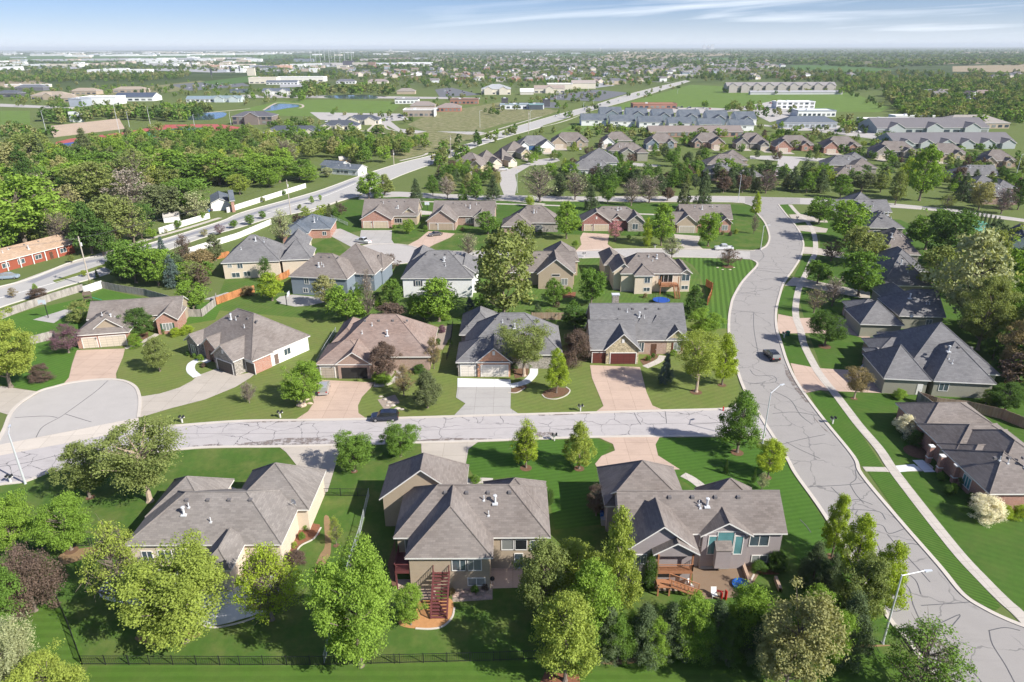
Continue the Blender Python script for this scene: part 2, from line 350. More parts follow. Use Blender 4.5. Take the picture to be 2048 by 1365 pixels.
# big lawn zones (photograph pixels)
polys('front_yards', [[(290, 862), (345, 851), (480, 842), (621, 838), (760, 836), (1000, 829), (1190, 824), (1443, 818), (1480, 800), (1470, 700), (1450, 640), (1300, 650), (1100, 640), (900, 640), (640, 620), (600, 570), (430, 600), (340, 640), (240, 690), (235, 755), (284, 790)]], 0.012, M_L4)
polys('corner_lawn', [[(1359, 515), (1431, 517), (1477, 518), (1508, 522), (1513, 533), (1480, 570), (1466, 595), (1459, 621), (1457, 657), (1400, 660), (1395, 610), (1412, 590), (1400, 550), (1385, 530)]], 0.02, M_L3)
polys('middle_yards', [[(425, 620), (450, 560), (560, 540), (690, 520), (790, 520), (860, 512), (1000, 515), (1164, 517), (1359, 515), (1400, 550), (1400, 640), (1130, 660), (900, 650), (640, 640)]], 0.016, M_L6)
polys('west_yard_lawn', [[(0, 640), (60, 620), (170, 596), (206, 578), (355, 612), (450, 600), (430, 640), (370, 650), (250, 660), (150, 705), (135, 765), (77, 783), (0, 770)]], 0.02, lawn('lawn_west', (0.07, 0.15, 0.025), 35, 0.35, 0.1))
polys('south_yards', [[(0, 972), (113, 943), (240, 917), (390, 899), (560, 895), (680, 893), (960, 884), (1190, 877), (1481, 875), (1572, 916), (1622, 1000), (1762, 1214), (1880, 1368), (-60, 1368), (-40, 1100)]], 0.014, M_L1)
polys('striped_corner_lawn', [[(1316, 876), (1481, 876), (1571, 916), (1621, 1000), (1760, 1214), (1800, 1265), (1700, 1200), (1600, 1130), (1574, 1065), (1400, 985), (1330, 940), (1311, 892)], [(935, 898), (960, 885), (1192, 878), (1222, 890), (1205, 912), (1190, 930), (1195, 960), (1200, 1050), (1110, 1060), (1095, 970), (1020, 955), (950, 958), (932, 925)]], 0.022, M_L2)
polys('rear_strip_lawn', [[(178, 1333), (640, 1331), (1090, 1322), (1300, 1318), (1640, 1300), (1750, 1300), (1840, 1368), (160, 1368)]], 0.024, M_L7)
polys('far_west_lawn', [[(0, 1150), (90, 1170), (115, 1200), (165, 1300), (160, 1368), (-40, 1368)]], 0.022, M_L7)
polys('east_yards', [[(2060, 1250), (2030, 1216), (1914, 1093), (1802, 950), (1765, 899), (1680, 793), (1640, 730), (1615, 660), (1600, 606), (1606, 570), (1640, 520), (1640, 470), (1600, 426), (1800, 440), (2060, 560), (2200, 900)]], 0.014, M_L5)
verge = [[(1725, 935), (1767, 935), (1722, 868), (1674, 800), (1640, 780), (1619, 786), (1640, 830), (1680, 880)], [(1735, 943), (1772, 943), (1783, 950), (1896, 1093), (1957, 1163), (2002, 1214), (1990, 1222), (1970, 1214), (1930, 1187), (1880, 1128), (1800, 1036)],
         [(1606, 732), (1580, 727), (1566, 690), (1562, 668), (1600, 670), (1610, 700), (1632, 736)], [(1558, 628), (1556, 612), (1562, 590), (1572, 573), (1596, 573), (1590, 606), (1590, 636)], [(1588, 554), (1600, 530), (1606, 513), (1628, 508), (1620, 530), (1608, 556)],
         [(1608, 492), (1603, 468), (1606, 463), (1622, 466), (1630, 495)], [(1592, 450), (1586, 440), (1610, 444), (1618, 450)], [(1573, 428), (1558, 410), (1576, 409), (1592, 428)]]
polys('verge_lawn', verge, 0.03, lawn('lawn_verge', (0.06, 0.125, 0.022), -58, 0.85, 0.15, sw=0.5))
polys('north_lawns', [[(720, 395), (700, 400), (640, 430), (600, 440), (640, 460), (700, 466), (723, 462), (860, 466), (1160, 470), (1400, 475), (1500, 500), (1528, 488), (1535, 462), (1525, 442), (1510, 420), (1499, 410), (1249, 406), (960, 398), (800, 388)]], 0.018, M_L5)
polys('north_front_lawns', [[(784, 484), (790, 487), (836, 481), (857, 466), (830, 455), (784, 455)], [(850, 503), (900, 476), (930, 468), (1036, 474), (1046, 498), (1027, 504), (860, 512)], [(664, 473), (697, 503), (720, 505), (640, 525), (618, 520), (600, 500)], [(1396, 489), (1407, 498), (1520, 500), (1534, 484), (1532, 462), (1520, 440), (1470, 430), (1470, 470), (1404, 472)]], 0.026, M_L1)
polys('north_dry_lawns', [[(1062, 478), (1048, 500), (1151, 502), (1163, 490), (1160, 470), (1100, 468)], [(1220, 482), (1216, 489), (1228, 498), (1325, 497), (1350, 497), (1345, 475)]], 0.028, M_L4)
# arterial and streets
road_l = [(1880, 1368), (1814, 1281), (1762, 1214), (1650, 1032), (1592, 950), (1572, 914), (1520, 832), (1488, 778), (1470, 725), (1459, 680), (1458, 640), (1462, 612), (1467, 595), (1482, 568), (1498, 549), (1513, 533), (1514, 526), (1506, 521), (1477, 518)]
road_r = [(2060, 1258), (2018, 1242), (1972, 1220), (1926, 1190), (1878, 1132), (1796, 1038), (1723, 950), (1707, 914), (1645, 837), (1597, 771), (1575, 727), (1563, 690), (1553, 657), (1552, 624), (1559, 592), (1568, 566), (1586, 540), (1601, 515), (1607, 490), (1600, 466), (1588, 448), (1572, 429), (1557, 410), (1570, 406)]
inner_n = [(1520, 500), (1533, 492), (1539, 477), (1535, 458), (1527, 442), (1513, 426), (1504, 413), (1490, 408)]
poly('main_street', road_l[:-2] + [(1510, 521), (1500, 520), (1500, 503)] + inner_n[1:] + [(1490, 393), (1600, 397), (1600, 408)] + road_r[::-1][1:] + [(2060, 1368)], 0.035, M_ROAD)
sroad_u = [(290, 850), (300, 854), (340, 853), (480, 843), (621, 841), (760, 838), (1000, 831), (1190, 826), (1329, 822), (1443, 819), (1466, 815), (1484, 800), (1487, 790)]
sroad_l = [(-40, 982), (0, 970), (53, 963), (113, 941), (240, 916), (389, 897), (551, 894), (680, 891), (842, 886), (960, 883), (1190, 875), (1481, 873), (1520, 878), (1550, 890), (1572, 914)]
poly('side_street', [(279, 858)] + sroad_u + [(1530, 840), (1572, 914)] + sroad_l[::-1][1:] + [(-40, 912)], 0.042, concrete('side_street_concrete', (0.44, 0.41, 0.40), crack=0.75, stain=0.6, cs=0.26))
cul = [(277, 836), (280, 810), (279, 793), (272, 776), (255, 765), (231, 760), (195, 760), (143, 766), (110, 774), (77, 784), (38, 809), (20, 830), (8, 860), (-10, 893)]
poly('cul_de_sac', cul + [(0, 890)], 0.038, M_ROAD2)
poly('concrete_valley_gutter', [(-40, 898), (0, 890), (140, 863), (277, 836), (279, 858), (140, 886), (0, 912), (-40, 920)], 0.047, concrete('valley_gutter_concrete', (0.58, 0.52, 0.45), joint=3.4, stain=0.1, jr=-8))
cul2 = [(700, 507), (713, 497), (732, 491), (753, 489), (796, 489), (832, 495), (850, 503), (856, 510), (845, 520), (812, 527), (764, 530), (728, 522), (705, 514)]
poly('north_cul_de_sac', cul2, 0.036, M_ROAD2)
poly('north_side_street', [(845, 503), (950, 504), (1027, 503), (1151, 503), (1219, 499), (1325, 498), (1402, 499), (1500, 503), (1500, 519), (1431, 517), (1359, 515), (1202, 516), (1164, 517), (1027, 518), (850, 519)], 0.04, concrete('north_street_concrete', (0.43, 0.405, 0.38), crack=0.4, stain=0.2))
poly('cross_street', [(730, 384), (800, 384), (900, 389), (1008, 391), (1196, 394), (1419, 393), (1503, 394), (1640, 397), (1760, 405), (1900, 418), (2060, 440), (2060, 446), (1900, 424), (1760, 414), (1600, 409), (1499, 408), (1461, 405), (1249, 404), (1000, 402), (900, 399), (800, 394), (716, 398)], 0.033, M_ROAD2)
art_u = [(-60, 588), (0, 574), (66, 556), (154, 521), (244, 504), (308, 485), (440, 444), (492, 423), (632, 384), (721, 352), (800, 327), (860, 312), (906, 297), (962, 280), (1000, 264), (1100, 234), (1163, 217), (1184, 212), (1264, 187), (1337, 169), (1372, 161)]
art_l = [(1380, 163), (1343, 175), (1264, 200), (1184, 222), (1132, 242), (1053, 263), (952, 294), (891, 319), (800, 352), (720, 389), (609, 423), (544, 436), (478, 456), (400, 478), (300, 515), (220, 547), (132, 573), (59, 597), (0, 616), (-60, 640)]
poly('arterial_road', art_u + art_l, 0.04, M_ART)
poly('median_grass', [(105, 562), (180, 538), (246, 516), (246, 522), (180, 545), (112, 567)], 0.06, M_L4)
poly('median_grass', [(1085, 252), (1150, 232), (1200, 217), (1200, 219), (1150, 235), (1088, 255)], 0.1, M_L4)
strips('lane_marking', [[(250, 514), (330, 490), (440, 460), (540, 425), (640, 396), (715, 366)], [(-20, 602), (60, 580), (200, 540)], [(860, 328), (960, 290), (1080, 256)]], 0.28, 0, 0.065, plain('road_paint', (0.72, 0.7, 0.66)))
strips('arterial_asphalt_strip', [[(60, 566), (154, 530), (250, 508), (440, 451), (540, 417), (640, 390), (712, 362)]], 2.6, 0, 0.055, plain('worn_asphalt', (0.25, 0.25, 0.27), 0.9))
polys('north_lane', [[(1008, 391), (1030, 391), (1034, 369), (1030, 350), (1060, 332), (1090, 330), (1120, 322), (1112, 315), (1075, 320), (1040, 300), (1025, 304), (1060, 325), (1000, 345), (1000, 370)], [(1548, 352), (1590, 356), (1592, 335), (1600, 322), (1660, 324), (1660, 318), (1560, 312), (1500, 312), (1500, 318), (1556, 322), (1552, 340)],
    [(1500, 250), (1520, 252), (1620, 262), (1680, 270), (1760, 280), (1768, 272), (1740, 262), (1700, 262), (1722, 252), (1712, 250), (1670, 262), (1600, 258), (1530, 250)]], 0.05, M_ROAD2)
mbk = MB()
for ln in (road_l[:-1], road_r[:-1], sroad_u, sroad_l, cul, inner_n): ribbon(mbk, gp(ln, 0, 5, False), 0.55, 0.02, 0.13)
tag(mbk.build('kerb', M_CURB), kind='structure')
strips('kerb', [cul2[:7], cul2[7:], [(1151, 503), (1219, 499), (1325, 498), (1402, 499), (1510, 502)], [(1164, 517), (1202, 516), (1359, 515), (1477, 518)], [(850, 503), (1027, 503)], [(1196, 394), (1419, 393), (1503, 394)], [(1000, 402), (1249, 404), (1461, 405), (1492, 408)]], 0.5, 0.02, 0.12, M_CURB)
strips('kerb', [art_u, art_l], 0.6, 0.02, 0.14, concrete('arterial_kerb', (0.6, 0.57, 0.5)))
# main crack-sealing lines traced on the big street
CRK = [[(1620, 974), (1652, 973), (1700, 970), (1738, 965)], [(1662, 975), (1680, 993), (1690, 1004), (1715, 1000), (1745, 1010)], [(1700, 970), (1712, 990), (1728, 1008)], [(1710, 940), (1712, 958), (1700, 968)], [(1700, 1020), (1730, 1021), (1760, 1025), (1771, 1040)], [(1715, 1022), (1712, 1030), (1728, 1036), (1740, 1038)],
       [(1738, 1048), (1765, 1052), (1778, 1068), (1810, 1058)], [(1740, 1058), (1755, 1090), (1770, 1120), (1800, 1140), (1830, 1160), (1842, 1190)], [(1775, 1070), (1792, 1090), (1812, 1112), (1838, 1140), (1860, 1165)], [(1800, 1093), (1820, 1088), (1838, 1091)], [(1790, 1150), (1818, 1178), (1826, 1210), (1850, 1255), (1878, 1248), (1920, 1230), (1905, 1252)], [(1842, 1212), (1900, 1208), (1940, 1205)],
       [(1850, 1255), (1880, 1285), (1910, 1312), (1950, 1350), (1965, 1368)], [(1878, 1250), (1892, 1278), (1905, 1300), (1890, 1320)], [(1978, 1262), (1985, 1290), (2010, 1330), (2030, 1368)], [(1978, 1262), (2010, 1256), (2040, 1262)], [(1760, 1195), (1775, 1220), (1800, 1222), (1815, 1205)], [(1600, 1040), (1612, 1052), (1622, 1066)],
       [(1462, 622), (1500, 625), (1530, 628)], [(1507, 626), (1508, 660), (1515, 700), (1520, 720)], [(1470, 590), (1530, 580), (1545, 575)], [(1475, 585), (1520, 590)], [(1512, 537), (1560, 540)], [(1545, 828), (1590, 825), (1640, 833)], [(1562, 890), (1600, 880), (1650, 870)], [(1572, 885), (1600, 900), (1640, 918)], [(1520, 500), (1528, 512), (1518, 524)], [(1505, 540), (1550, 545), (1580, 548)],
       [(1500, 740), (1512, 752), (1545, 752), (1550, 765), (1500, 768)], [(1540, 780), (1580, 800), (1600, 830), (1625, 850)], [(1520, 560), (1575, 556)], [(1480, 1000)][:0]]
CRK = [c for c in CRK if len(c) > 1]
strips('crack_sealing', CRK, 0.10, 0, 0.052, plain('crack_tar', (0.11, 0.11, 0.115), 0.7), 4)
strips('crack_sealing', [[(216, 762), (190, 785), (131, 828), (115, 838), (85, 855), (72, 876)], [(115, 836), (90, 833), (30, 836)], [(131, 829), (160, 838), (183, 845)], [(0, 934), (60, 925), (140, 905), (240, 880), (300, 868)], [(1330, 822), (1332, 836), (1333, 848)], [(1268, 826), (1275, 840), (1282, 850)], [(1375, 850), (1443, 846)]], 0.10, 0, 0.056, plain('crack_tar2', (0.10, 0.10, 0.105), 0.7), 4)
def stainmat():
    m, t, b_ = nodes('gutter_silt', 0.95, 0.1); p = pos(t)
    t.links.new(mixc(t, noise(t, 1.5, 5, 0.7, p), (0.16, 0.12, 0.10), (0.30, 0.26, 0.24)), b_.inputs['Base Color']); t.links.new(ramp(t, noise(t, 0.9, 6, 0.75, p), [(0.42, 0.0), (0.6, 0.85)]), b_.inputs['Alpha']); return m
polys('gutter_silt', [[(470, 888), (520, 884), (570, 877), (640, 876), (680, 884), (680, 890), (560, 893), (480, 893)], [(820, 882), (900, 877), (990, 878), (1000, 881), (900, 885), (820, 887)], [(1045, 872), (1070, 864), (1105, 866), (1120, 872), (1080, 877)], [(380, 893), (440, 888), (450, 893), (400, 896)], [(480, 846), (560, 842), (640, 842), (560, 846)], [(1075, 830), (1180, 827), (1180, 829), (1080, 833)], [(1568, 730), (1582, 748), (1600, 778), (1620, 808), (1612, 806), (1590, 780), (1572, 750)], [(1620, 826), (1640, 850), (1660, 868), (1650, 862), (1628, 838)]], 0.058, stainmat())
strips('slab_joint', [[(290, 868), (480, 868), (680, 866), (960, 858), (1190, 851), (1440, 846)]], 0.05, 0, 0.054, plain('joint_line', (0.17, 0.16, 0.16)))  # thin dark line of the lengthwise slab joint
# driveways and walks
D = [('driveway', [(154, 701), (250, 698), (246, 715), (232, 748), (233, 760), (195, 761), (143, 766), (123, 773), (138, 756), (144, 730)], M_DRVP),
     ('driveway', [(431, 739), (470, 752), (518, 742), (500, 757), (471, 775), (410, 800), (340, 818), (300, 830), (279, 836), (282, 794), (320, 788), (359, 776), (385, 762), (395, 752)], M_DRV),
     ('driveway', [(82, 785), (38, 811), (15, 830), (-30, 816), (-60, 770), (0, 773)], M_DRV),
     ('driveway', [(630, 760), (748, 766), (742, 776), (724, 795), (716, 812), (717, 827), (733, 838), (588, 842), (616, 824), (628, 806), (623, 792)], M_DRVP),
     ('driveway', [(915, 775), (1022, 775), (1021, 818), (1041, 831), (906, 834), (931, 808), (912, 796)], M_DRVG),
     ('driveway_apron', [(915, 757), (1021, 760), (1022, 776), (915, 776)], M_WHT),
     ('driveway', [(1180, 731), (1280, 735), (1293, 785), (1305, 812), (1331, 823), (1188, 827), (1207, 813), (1200, 795), (1184, 757)], M_DRVP),
     ('driveway', [(556, 893), (684, 889), (655, 985), (640, 985), (600, 940), (572, 905)], M_DRV),
     ('driveway', [(842, 885), (960, 882), (937, 899), (931, 932), (845, 932)], M_DRV),
     ('driveway', [(1192, 874), (1320, 874), (1311, 890), (1316, 912), (1360, 940), (1198, 942), (1190, 929), (1203, 913), (1230, 902), (1226, 889)], M_DRVP),
     ('driveway', [(1581, 727), (1634, 737), (1748, 744), (1765, 787), (1660, 783), (1641, 781), (1606, 788), (1597, 772)], M_DRVP),
     ('driveway', [(1556, 629), (1598, 637), (1682, 635), (1740, 650), (1740, 680), (1700, 670), (1619, 667), (1561, 668), (1554, 656)], M_DRVP),
     ('driveway', [(1586, 555), (1606, 558), (1740, 585), (1740, 600), (1600, 573), (1569, 572)], M_DRV),
     ('driveway', [(1604, 494), (1631, 496), (1700, 508), (1700, 520), (1628, 509), (1604, 508)], M_DRV), ('driveway', [(1578, 430), (1603, 429), (1652, 438), (1656, 446), (1615, 444), (1588, 447)], M_DRV), ('driveway', [(1594, 452), (1616, 451), (1656, 458), (1652, 466), (1625, 465), (1600, 462)], M_DRV),
     ('driveway', [(664, 459), (681, 458), (722, 476), (718, 500), (697, 505), (707, 497), (664, 474), (650, 466)], M_DRVG), ('driveway', [(722, 461), (784, 461), (783, 480), (789, 489), (752, 491), (718, 488)], M_DRVG),
     ('driveway', [(857, 463), (910, 468), (900, 476), (870, 489), (848, 501), (815, 491), (836, 480)], M_DRVP), ('driveway', [(1036, 474), (1062, 478), (1048, 504), (1028, 504), (1034, 490)], M_DRVP),
     ('driveway', [(1166, 466), (1219, 469), (1215, 489), (1229, 500), (1150, 504), (1163, 490), (1160, 476)], M_DRVP), ('driveway', [(1348, 469), (1402, 473), (1394, 489), (1408, 500), (1354, 500)], M_DRV),
     ('side_court', [(836, 421), (864, 424), (864, 430), (836, 430)], M_WALK)]
for i, (nm, p, m) in enumerate(D): poly(nm, p, 0.05 + 0.003 * (i % 5), m, 0)
strips('garden_walk', [[(250, 697), (270, 692), (288, 683), (306, 674), (315, 668)], [(1838, 922), (1856, 936), (1800, 939)]], 1.3, 0, 0.05, M_WALK)
strips('garden_walk', [[(395, 754), (382, 742), (384, 728), (402, 720), (420, 724)], [(1020, 773), (1050, 765), (1066, 750), (1068, 738)], [(1726, 741), (1738, 728), (1752, 726)], [(1835, 921), (1860, 945)], [(1835, 935), (1780, 940)]], 1.6, 0, 0.055, M_WHT)
strips('garden_walk', [[(748, 772), (775, 768), (795, 755), (800, 738), (793, 728)], [(473, 986), (440, 975)], [(1290, 735), (1318, 722), (1325, 712)], [(1366, 950), (1385, 960), (1405, 975)], [(925, 965), (960, 962), (985, 963)]], 1.4, 0, 0.058, M_WALK)
strips('sidewalk', [[(2075, 1268), (2034, 1225), (2010, 1204), (1969, 1163), (1905, 1093), (1793, 950), (1759, 899), (1718, 851), (1674, 793), (1645, 757), (1630, 734), (1608, 690), (1601, 661), (1592, 635), (1592, 606), (1599, 573), (1612, 548), (1623, 522), (1631, 502), (1628, 469), (1615, 445), (1594, 426), (1580, 410)]], 1.5, 0, 0.07, M_WALK)
strips('sidewalk', [[(1728, 939), (1775, 940)]], 1.2, 0, 0.062, M_WALK)
strips('sidewalk', [[(-40, 582), (20, 571), (145, 526), (248, 495), (300, 478), (380, 455), (440, 436)], [(610, 428), (680, 402), (720, 392)], [(800, 322), (850, 310), (856, 301), (900, 285), (962, 270), (1000, 258), (1100, 228)], [(720, 398), (800, 402), (960, 407), (1120, 412)], [(1320, 430), (1180, 425)], [(1789, 413), (1900, 425), (2060, 445)], [(1000, 400), (1040, 404), (1090, 409)], [(500, 270), (580, 274), (640, 270), (730, 262)], [(735, 262), (760, 240), (770, 245), (790, 262), (960, 268)]], 1.9, 0, 0.05, M_WALK)
poly('office_road', [(735, 238), (780, 242), (800, 258), (850, 263), (960, 264), (970, 266), (960, 270), (850, 268), (800, 266), (775, 252), (740, 245)], 0.06, M_ROAD2)
# yard details
polys('planting_bed', [[(256, 672), (262, 690), (280, 690), (297, 678), (296, 664)], [(1012, 832), (1000, 800)][:0] or [(1084, 790), (1088, 783), (1112, 775), (1136, 777), (1140, 783), (1126, 793), (1098, 798)], [(1022, 778), (1050, 770), (1055, 775), (1040, 785), (1022, 787)], [(1280, 722), (1310, 700), (1316, 715), (1290, 735)], [(1030, 758), (1024, 730), (1060, 728), (1056, 752)], [(785, 1175), (775, 1130), (790, 1080), (795, 1170)]], 0.034, M_BED)
polys('rock_garden', [[(745, 775), (775, 765), (790, 745), (780, 738), (752, 755)], [(755, 800), (790, 790), (800, 806), (770, 822)], [(905, 1170), (985, 1165), (985, 1200), (905, 1205)], [(1312, 1130), (1376, 1130), (1372, 1183), (1312, 1183)], [(870, 680), (882, 655), (905, 650), (903, 672), (885, 700), (870, 700)]], 0.036, M_ROCK)
polys('mulch_strip', [[(400, 1138), (560, 1105), (585, 1065), (612, 1045), (640, 1050), (640, 1070), (600, 1090), (575, 1120), (560, 1150), (470, 1160)], [(1490, 1122), (1540, 1120), (1560, 1150), (1520, 1150)], [(1100, 590), (1115, 585), (1152, 585), (1150, 595), (1110, 598)], [(1160, 1350), (1090, 1345), (1080, 1368), (1160, 1368)]], 0.036, M_REDM)
polys('worn_path', [[(648, 1035), (660, 1040), (662, 1100), (655, 1120), (640, 1145), (628, 1140), (640, 1110), (650, 1090)], [(1000, 1350), (1010, 1352)][:0] or [(120, 1110), (180, 1095), (195, 1105), (130, 1130)], [(270, 1275), (330, 1260), (400, 1265), (380, 1280), (300, 1290)], [(1590, 1310), (1650, 1300), (1790, 1292), (1720, 1290), (1660, 1290)], [(1200, 1325), (1330, 1310), (1330, 1318), (1240, 1330)]], 0.03, M_SOIL, 4)
polys('backyard_patio', [[(200, 1195), (230, 1150), (330, 1140), (470, 1160), (540, 1150), (560, 1170), (545, 1215), (480, 1240), (420, 1252), (380, 1230), (300, 1215)]], 0.04, M_WHT, 3)
polys('backyard_patio', [[(979, 1130), (1045, 1125), (1045, 1176), (979, 1178)], [(790, 1160), (870, 1158), (872, 1200), (838, 1203), (800, 1190)]], 0.04, M_DRVP)
polys('paver_patio', [[(1385, 1124), (1495, 1122), (1520, 1146), (1500, 1176), (1470, 1196), (1378, 1200), (1370, 1183), (1385, 1180)]], 0.044, M_PAVER)
polys('sand_pit', [[(838, 1203), (872, 1200), (900, 1198), (908, 1214), (905, 1232), (880, 1254), (831, 1258), (801, 1252), (800, 1240), (830, 1225)]], 0.044, M_SAND, 3)
polys('backyard_court', [[(66, 640), (148, 614), (152, 618), (108, 647)], [(405, 600), (455, 585), (470, 588), (430, 600)], [(552, 600), (560, 594), (585, 590), (650, 596), (650, 605), (618, 612), (590, 614), (560, 608)], [(1262, 333), (1266, 326), (1322, 331), (1316, 334)]], 0.04, M_DRVG)
polys('sports_court', [[(1925, 440), (1968, 443), (2008, 470), (1962, 466)]], 0.05, plain('court_green', (0.10, 0.32, 0.22)))
strips('court_line', [[(1944, 444), (1985, 468)], [(1940, 453), (1985, 456)], [(1951, 460), (1992, 463)], [(1935, 446), (1978, 449)]], 0.15, 0, 0.07, plain('court_paint', (0.75, 0.75, 0.75)), 1)
# mid-distance fields, ponds, car parks
polys('office_lawn', [[(470, 222), (560, 203), (640, 200), (780, 203), (800, 212), (780, 228), (700, 235), (560, 232)], [(0, 222), (60, 222), (60, 262), (0, 275)], [(1100, 270), (1240, 210), (1380, 170), (1700, 185), (1780, 215), (1760, 225), (1560, 222), (1300, 225), (1180, 262)]], 0.05, M_FLD)
polys('dry_field', [[(815, 250), (860, 228), (1000, 205), (1120, 222), (1090, 232), (1000, 250), (960, 262), (850, 262)], [(770, 280), (860, 262), (960, 272), (880, 300), (800, 320), (740, 300)], [(100, 195), (400, 162), (420, 165), (380, 180), (200, 198)]], 0.06, M_DRY)
polys('bare_field', [[(840, 128), (1100, 118), (1180, 120), (1240, 104), (1500, 108), (1420, 113), (1180, 124), (1000, 124)], [(1500, 120), (1640, 118), (1640, 123), (1500, 124)], [(1800, 122), (1990, 121), (1960, 129), (1800, 127)], [(1905, 133), (2100, 128), (2100, 146), (1905, 144)], [(1930, 105), (2040, 104), (2040, 107), (1930, 107)], [(0, 163), (60, 160), (100, 168), (40, 176), (0, 176)]], 0.25, M_TAN)
polys('crop_field', [[(1580, 131), (1700, 131), (1790, 141), (1740, 145), (1590, 141)], [(0, 112), (220, 112), (260, 125), (0, 124)], [(200, 112), (560, 110), (700, 113), (540, 118), (300, 119)], [(1360, 116), (1500, 116), (1480, 124), (1350, 123)], [(1020, 112), (1300, 103), (1350, 106), (1100, 115)], [(400, 165), (520, 150), (560, 157), (440, 172)]], 0.2, M_FLG)
polys('car_park', [[(870, 180), (900, 175), (960, 190), (880, 196)], [(1100, 192), (1190, 180), (1260, 186), (1200, 203), (1100, 200)], [(1000, 206), (1110, 205), (1120, 217), (1010, 214)], [(340, 170), (470, 160), (500, 172), (380, 182)]], 0.08, M_ASPH)
polys('car_park', [[(620, 225), (800, 228), (820, 240), (740, 246), (640, 240)], [(1200, 222), (1400, 215), (1500, 220), (1420, 228)], [(1480, 215), (1560, 200), (1640, 220), (1540, 245)], [(1545, 250), (1680, 252), (1680, 262), (1560, 262)], [(1700, 262), (1790, 265), (1800, 278), (1720, 275)], [(480, 190), (700, 192), (960, 196), (960, 199), (700, 197), (480, 196)], [(0, 208), (150, 215), (150, 219), (0, 214)]], 0.09, M_ROAD2)
def water():
    m, t, b = nodes('pond_water', 0.12, 0.5); b.inputs['Base Color'].default_value = (0.05, 0.09, 0.13, 1); bump(t, b, noise(t, 0.8, 3, vec=pos(t)), 0.15, 0.05); return m
MW = water()
polys('pond_water', [[(527, 221), (545, 211), (560, 208), (594, 210), (598, 214), (575, 217), (545, 222)], [(365, 232), (372, 229), (445, 225), (450, 233), (420, 240), (370, 240)], [(655, 192), (740, 191), (750, 198), (660, 197)], [(720, 281), (728, 273), (760, 271), (758, 280)]], 0.12, MW, 3)
strips('pond_shore', [[(527, 221), (545, 210), (560, 206), (600, 209), (606, 214), (598, 217)], [(365, 230), (445, 223), (500, 218)], [(690, 272), (720, 262), (770, 268)]], 2.5, 0, 0.13, plain('shore_stone', (0.5, 0.42, 0.33)))
polys('retail_lot', [[(300, 138), (480, 132), (640, 136), (600, 142), (430, 146), (320, 142)], [(0, 138), (160, 134), (170, 138), (0, 143)], [(640, 128), (860, 128), (860, 133), (640, 134)], [(60, 119), (500, 115), (520, 118), (80, 123)], [(560, 170), (640, 165), (660, 172), (560, 176)], [(1150, 170), (1200, 165), (1230, 172), (1180, 178)]], 0.3, concrete('retail_paving', (0.36, 0.36, 0.36), stain=0.3))
strips('estate_road', [[(680, 150), (800, 146), (1000, 150), (1200, 158), (1340, 166)], [(760, 158), (900, 140), (1000, 126)], [(1000, 165), (1060, 145), (1180, 128)], [(1180, 172), (1220, 150), (1330, 130)], [(870, 128), (1100, 128), (1500, 138)], [(900, 120), (1300, 122), (1560, 132)]], 7, 0, 0.35, M_ROAD2, 4)
# running track and field
polys('running_track', [[(112, 285), (108, 308), (150, 309), (160, 300), (180, 292), (420, 262), (470, 262), (480, 255), (440, 249), (330, 250), (250, 265), (140, 278)]], 0.07, plain('track_red', (0.42, 0.10, 0.08)), 0)
polys('football_pitch', [[(128, 296), (150, 288), (310, 262), (370, 255), (410, 256), (400, 263), (200, 290), (150, 301)]], 0.11, plain('pitch_green', (0.05, 0.16, 0.05)))
polys('pitch_end_zone', [[(112, 290), (160, 283), (162, 293), (118, 297)], [(362, 256), (395, 256), (390, 262), (358, 261)]], 0.14, plain('end_zone_blue', (0.05, 0.10, 0.30)))
# ------------------------------------------------------------ houses
TRIM = plain('white_trim', (0.72, 0.70, 0.66), 0.6)
TRIMD = plain('brown_trim', (0.22, 0.16, 0.12), 0.6)
SH = {'grey': shingle('shingle_grey', (0.20, 0.18, 0.165)), 'dgrey': shingle('shingle_dark_grey', (0.155, 0.152, 0.155)), 'brown': shingle('shingle_brown', (0.235, 0.172, 0.145)),
      'slate': shingle('shingle_slate', (0.105, 0.125, 0.15)), 'tan': shingle('shingle_tan', (0.40, 0.28, 0.19)), 'char': shingle('shingle_charcoal', (0.075, 0.082, 0.098)), 'mid': shingle('shingle_mid', (0.18, 0.155, 0.14))}
WL = {'cream': siding('siding_cream', (0.66, 0.56, 0.44)), 'white': siding('siding_white', (0.78, 0.78, 0.76)), 'tan': siding('siding_tan', (0.42, 0.34, 0.25)), 'mauve': siding('siding_mauve', (0.34, 0.30, 0.30)),
      'blue': siding('siding_blue', (0.20, 0.24, 0.28)), 'sage': siding('siding_sage', (0.31, 0.30, 0.24)), 'brick': brick('brick_red', (0.36, 0.14, 0.09), (0.46, 0.20, 0.13)),
      'brickb': brick('brick_brown', (0.34, 0.20, 0.15), (0.42, 0.27, 0.2)), 'bricko': brick('brick_orange', (0.55, 0.20, 0.08), (0.62, 0.30, 0.16), patch=(0.6, 0.55, 0.45)), 'brickr': brick('brick_deep_red', (0.28, 0.06, 0.045), (0.34, 0.09, 0.06)),
      'stone': stone('stone_tan', (0.50, 0.42, 0.28)), 'stoneg': stone('stone_grey', (0.34, 0.31, 0.27)), 'red': siding('siding_red', (0.31, 0.085, 0.05)), 'navy': siding('siding_navy', (0.05, 0.11, 0.22)), 'green': siding('siding_green', (0.36, 0.38, 0.38))}
def glassmat(n, c):
    m, t, b = nodes(n, 0.08, 0.6); o = mixc(t, noise(t, 0.7, 2, vec=pos(t)), sc3(c, 0.5), sc3(c, 1.5)); o = mixc(t, ramp(t, objr(t), [(0.55, 0.0), (0.56, 0.7)]), o, (0.30, 0.31, 0.29)); t.links.new(o, b.inputs['Base Color']); return m
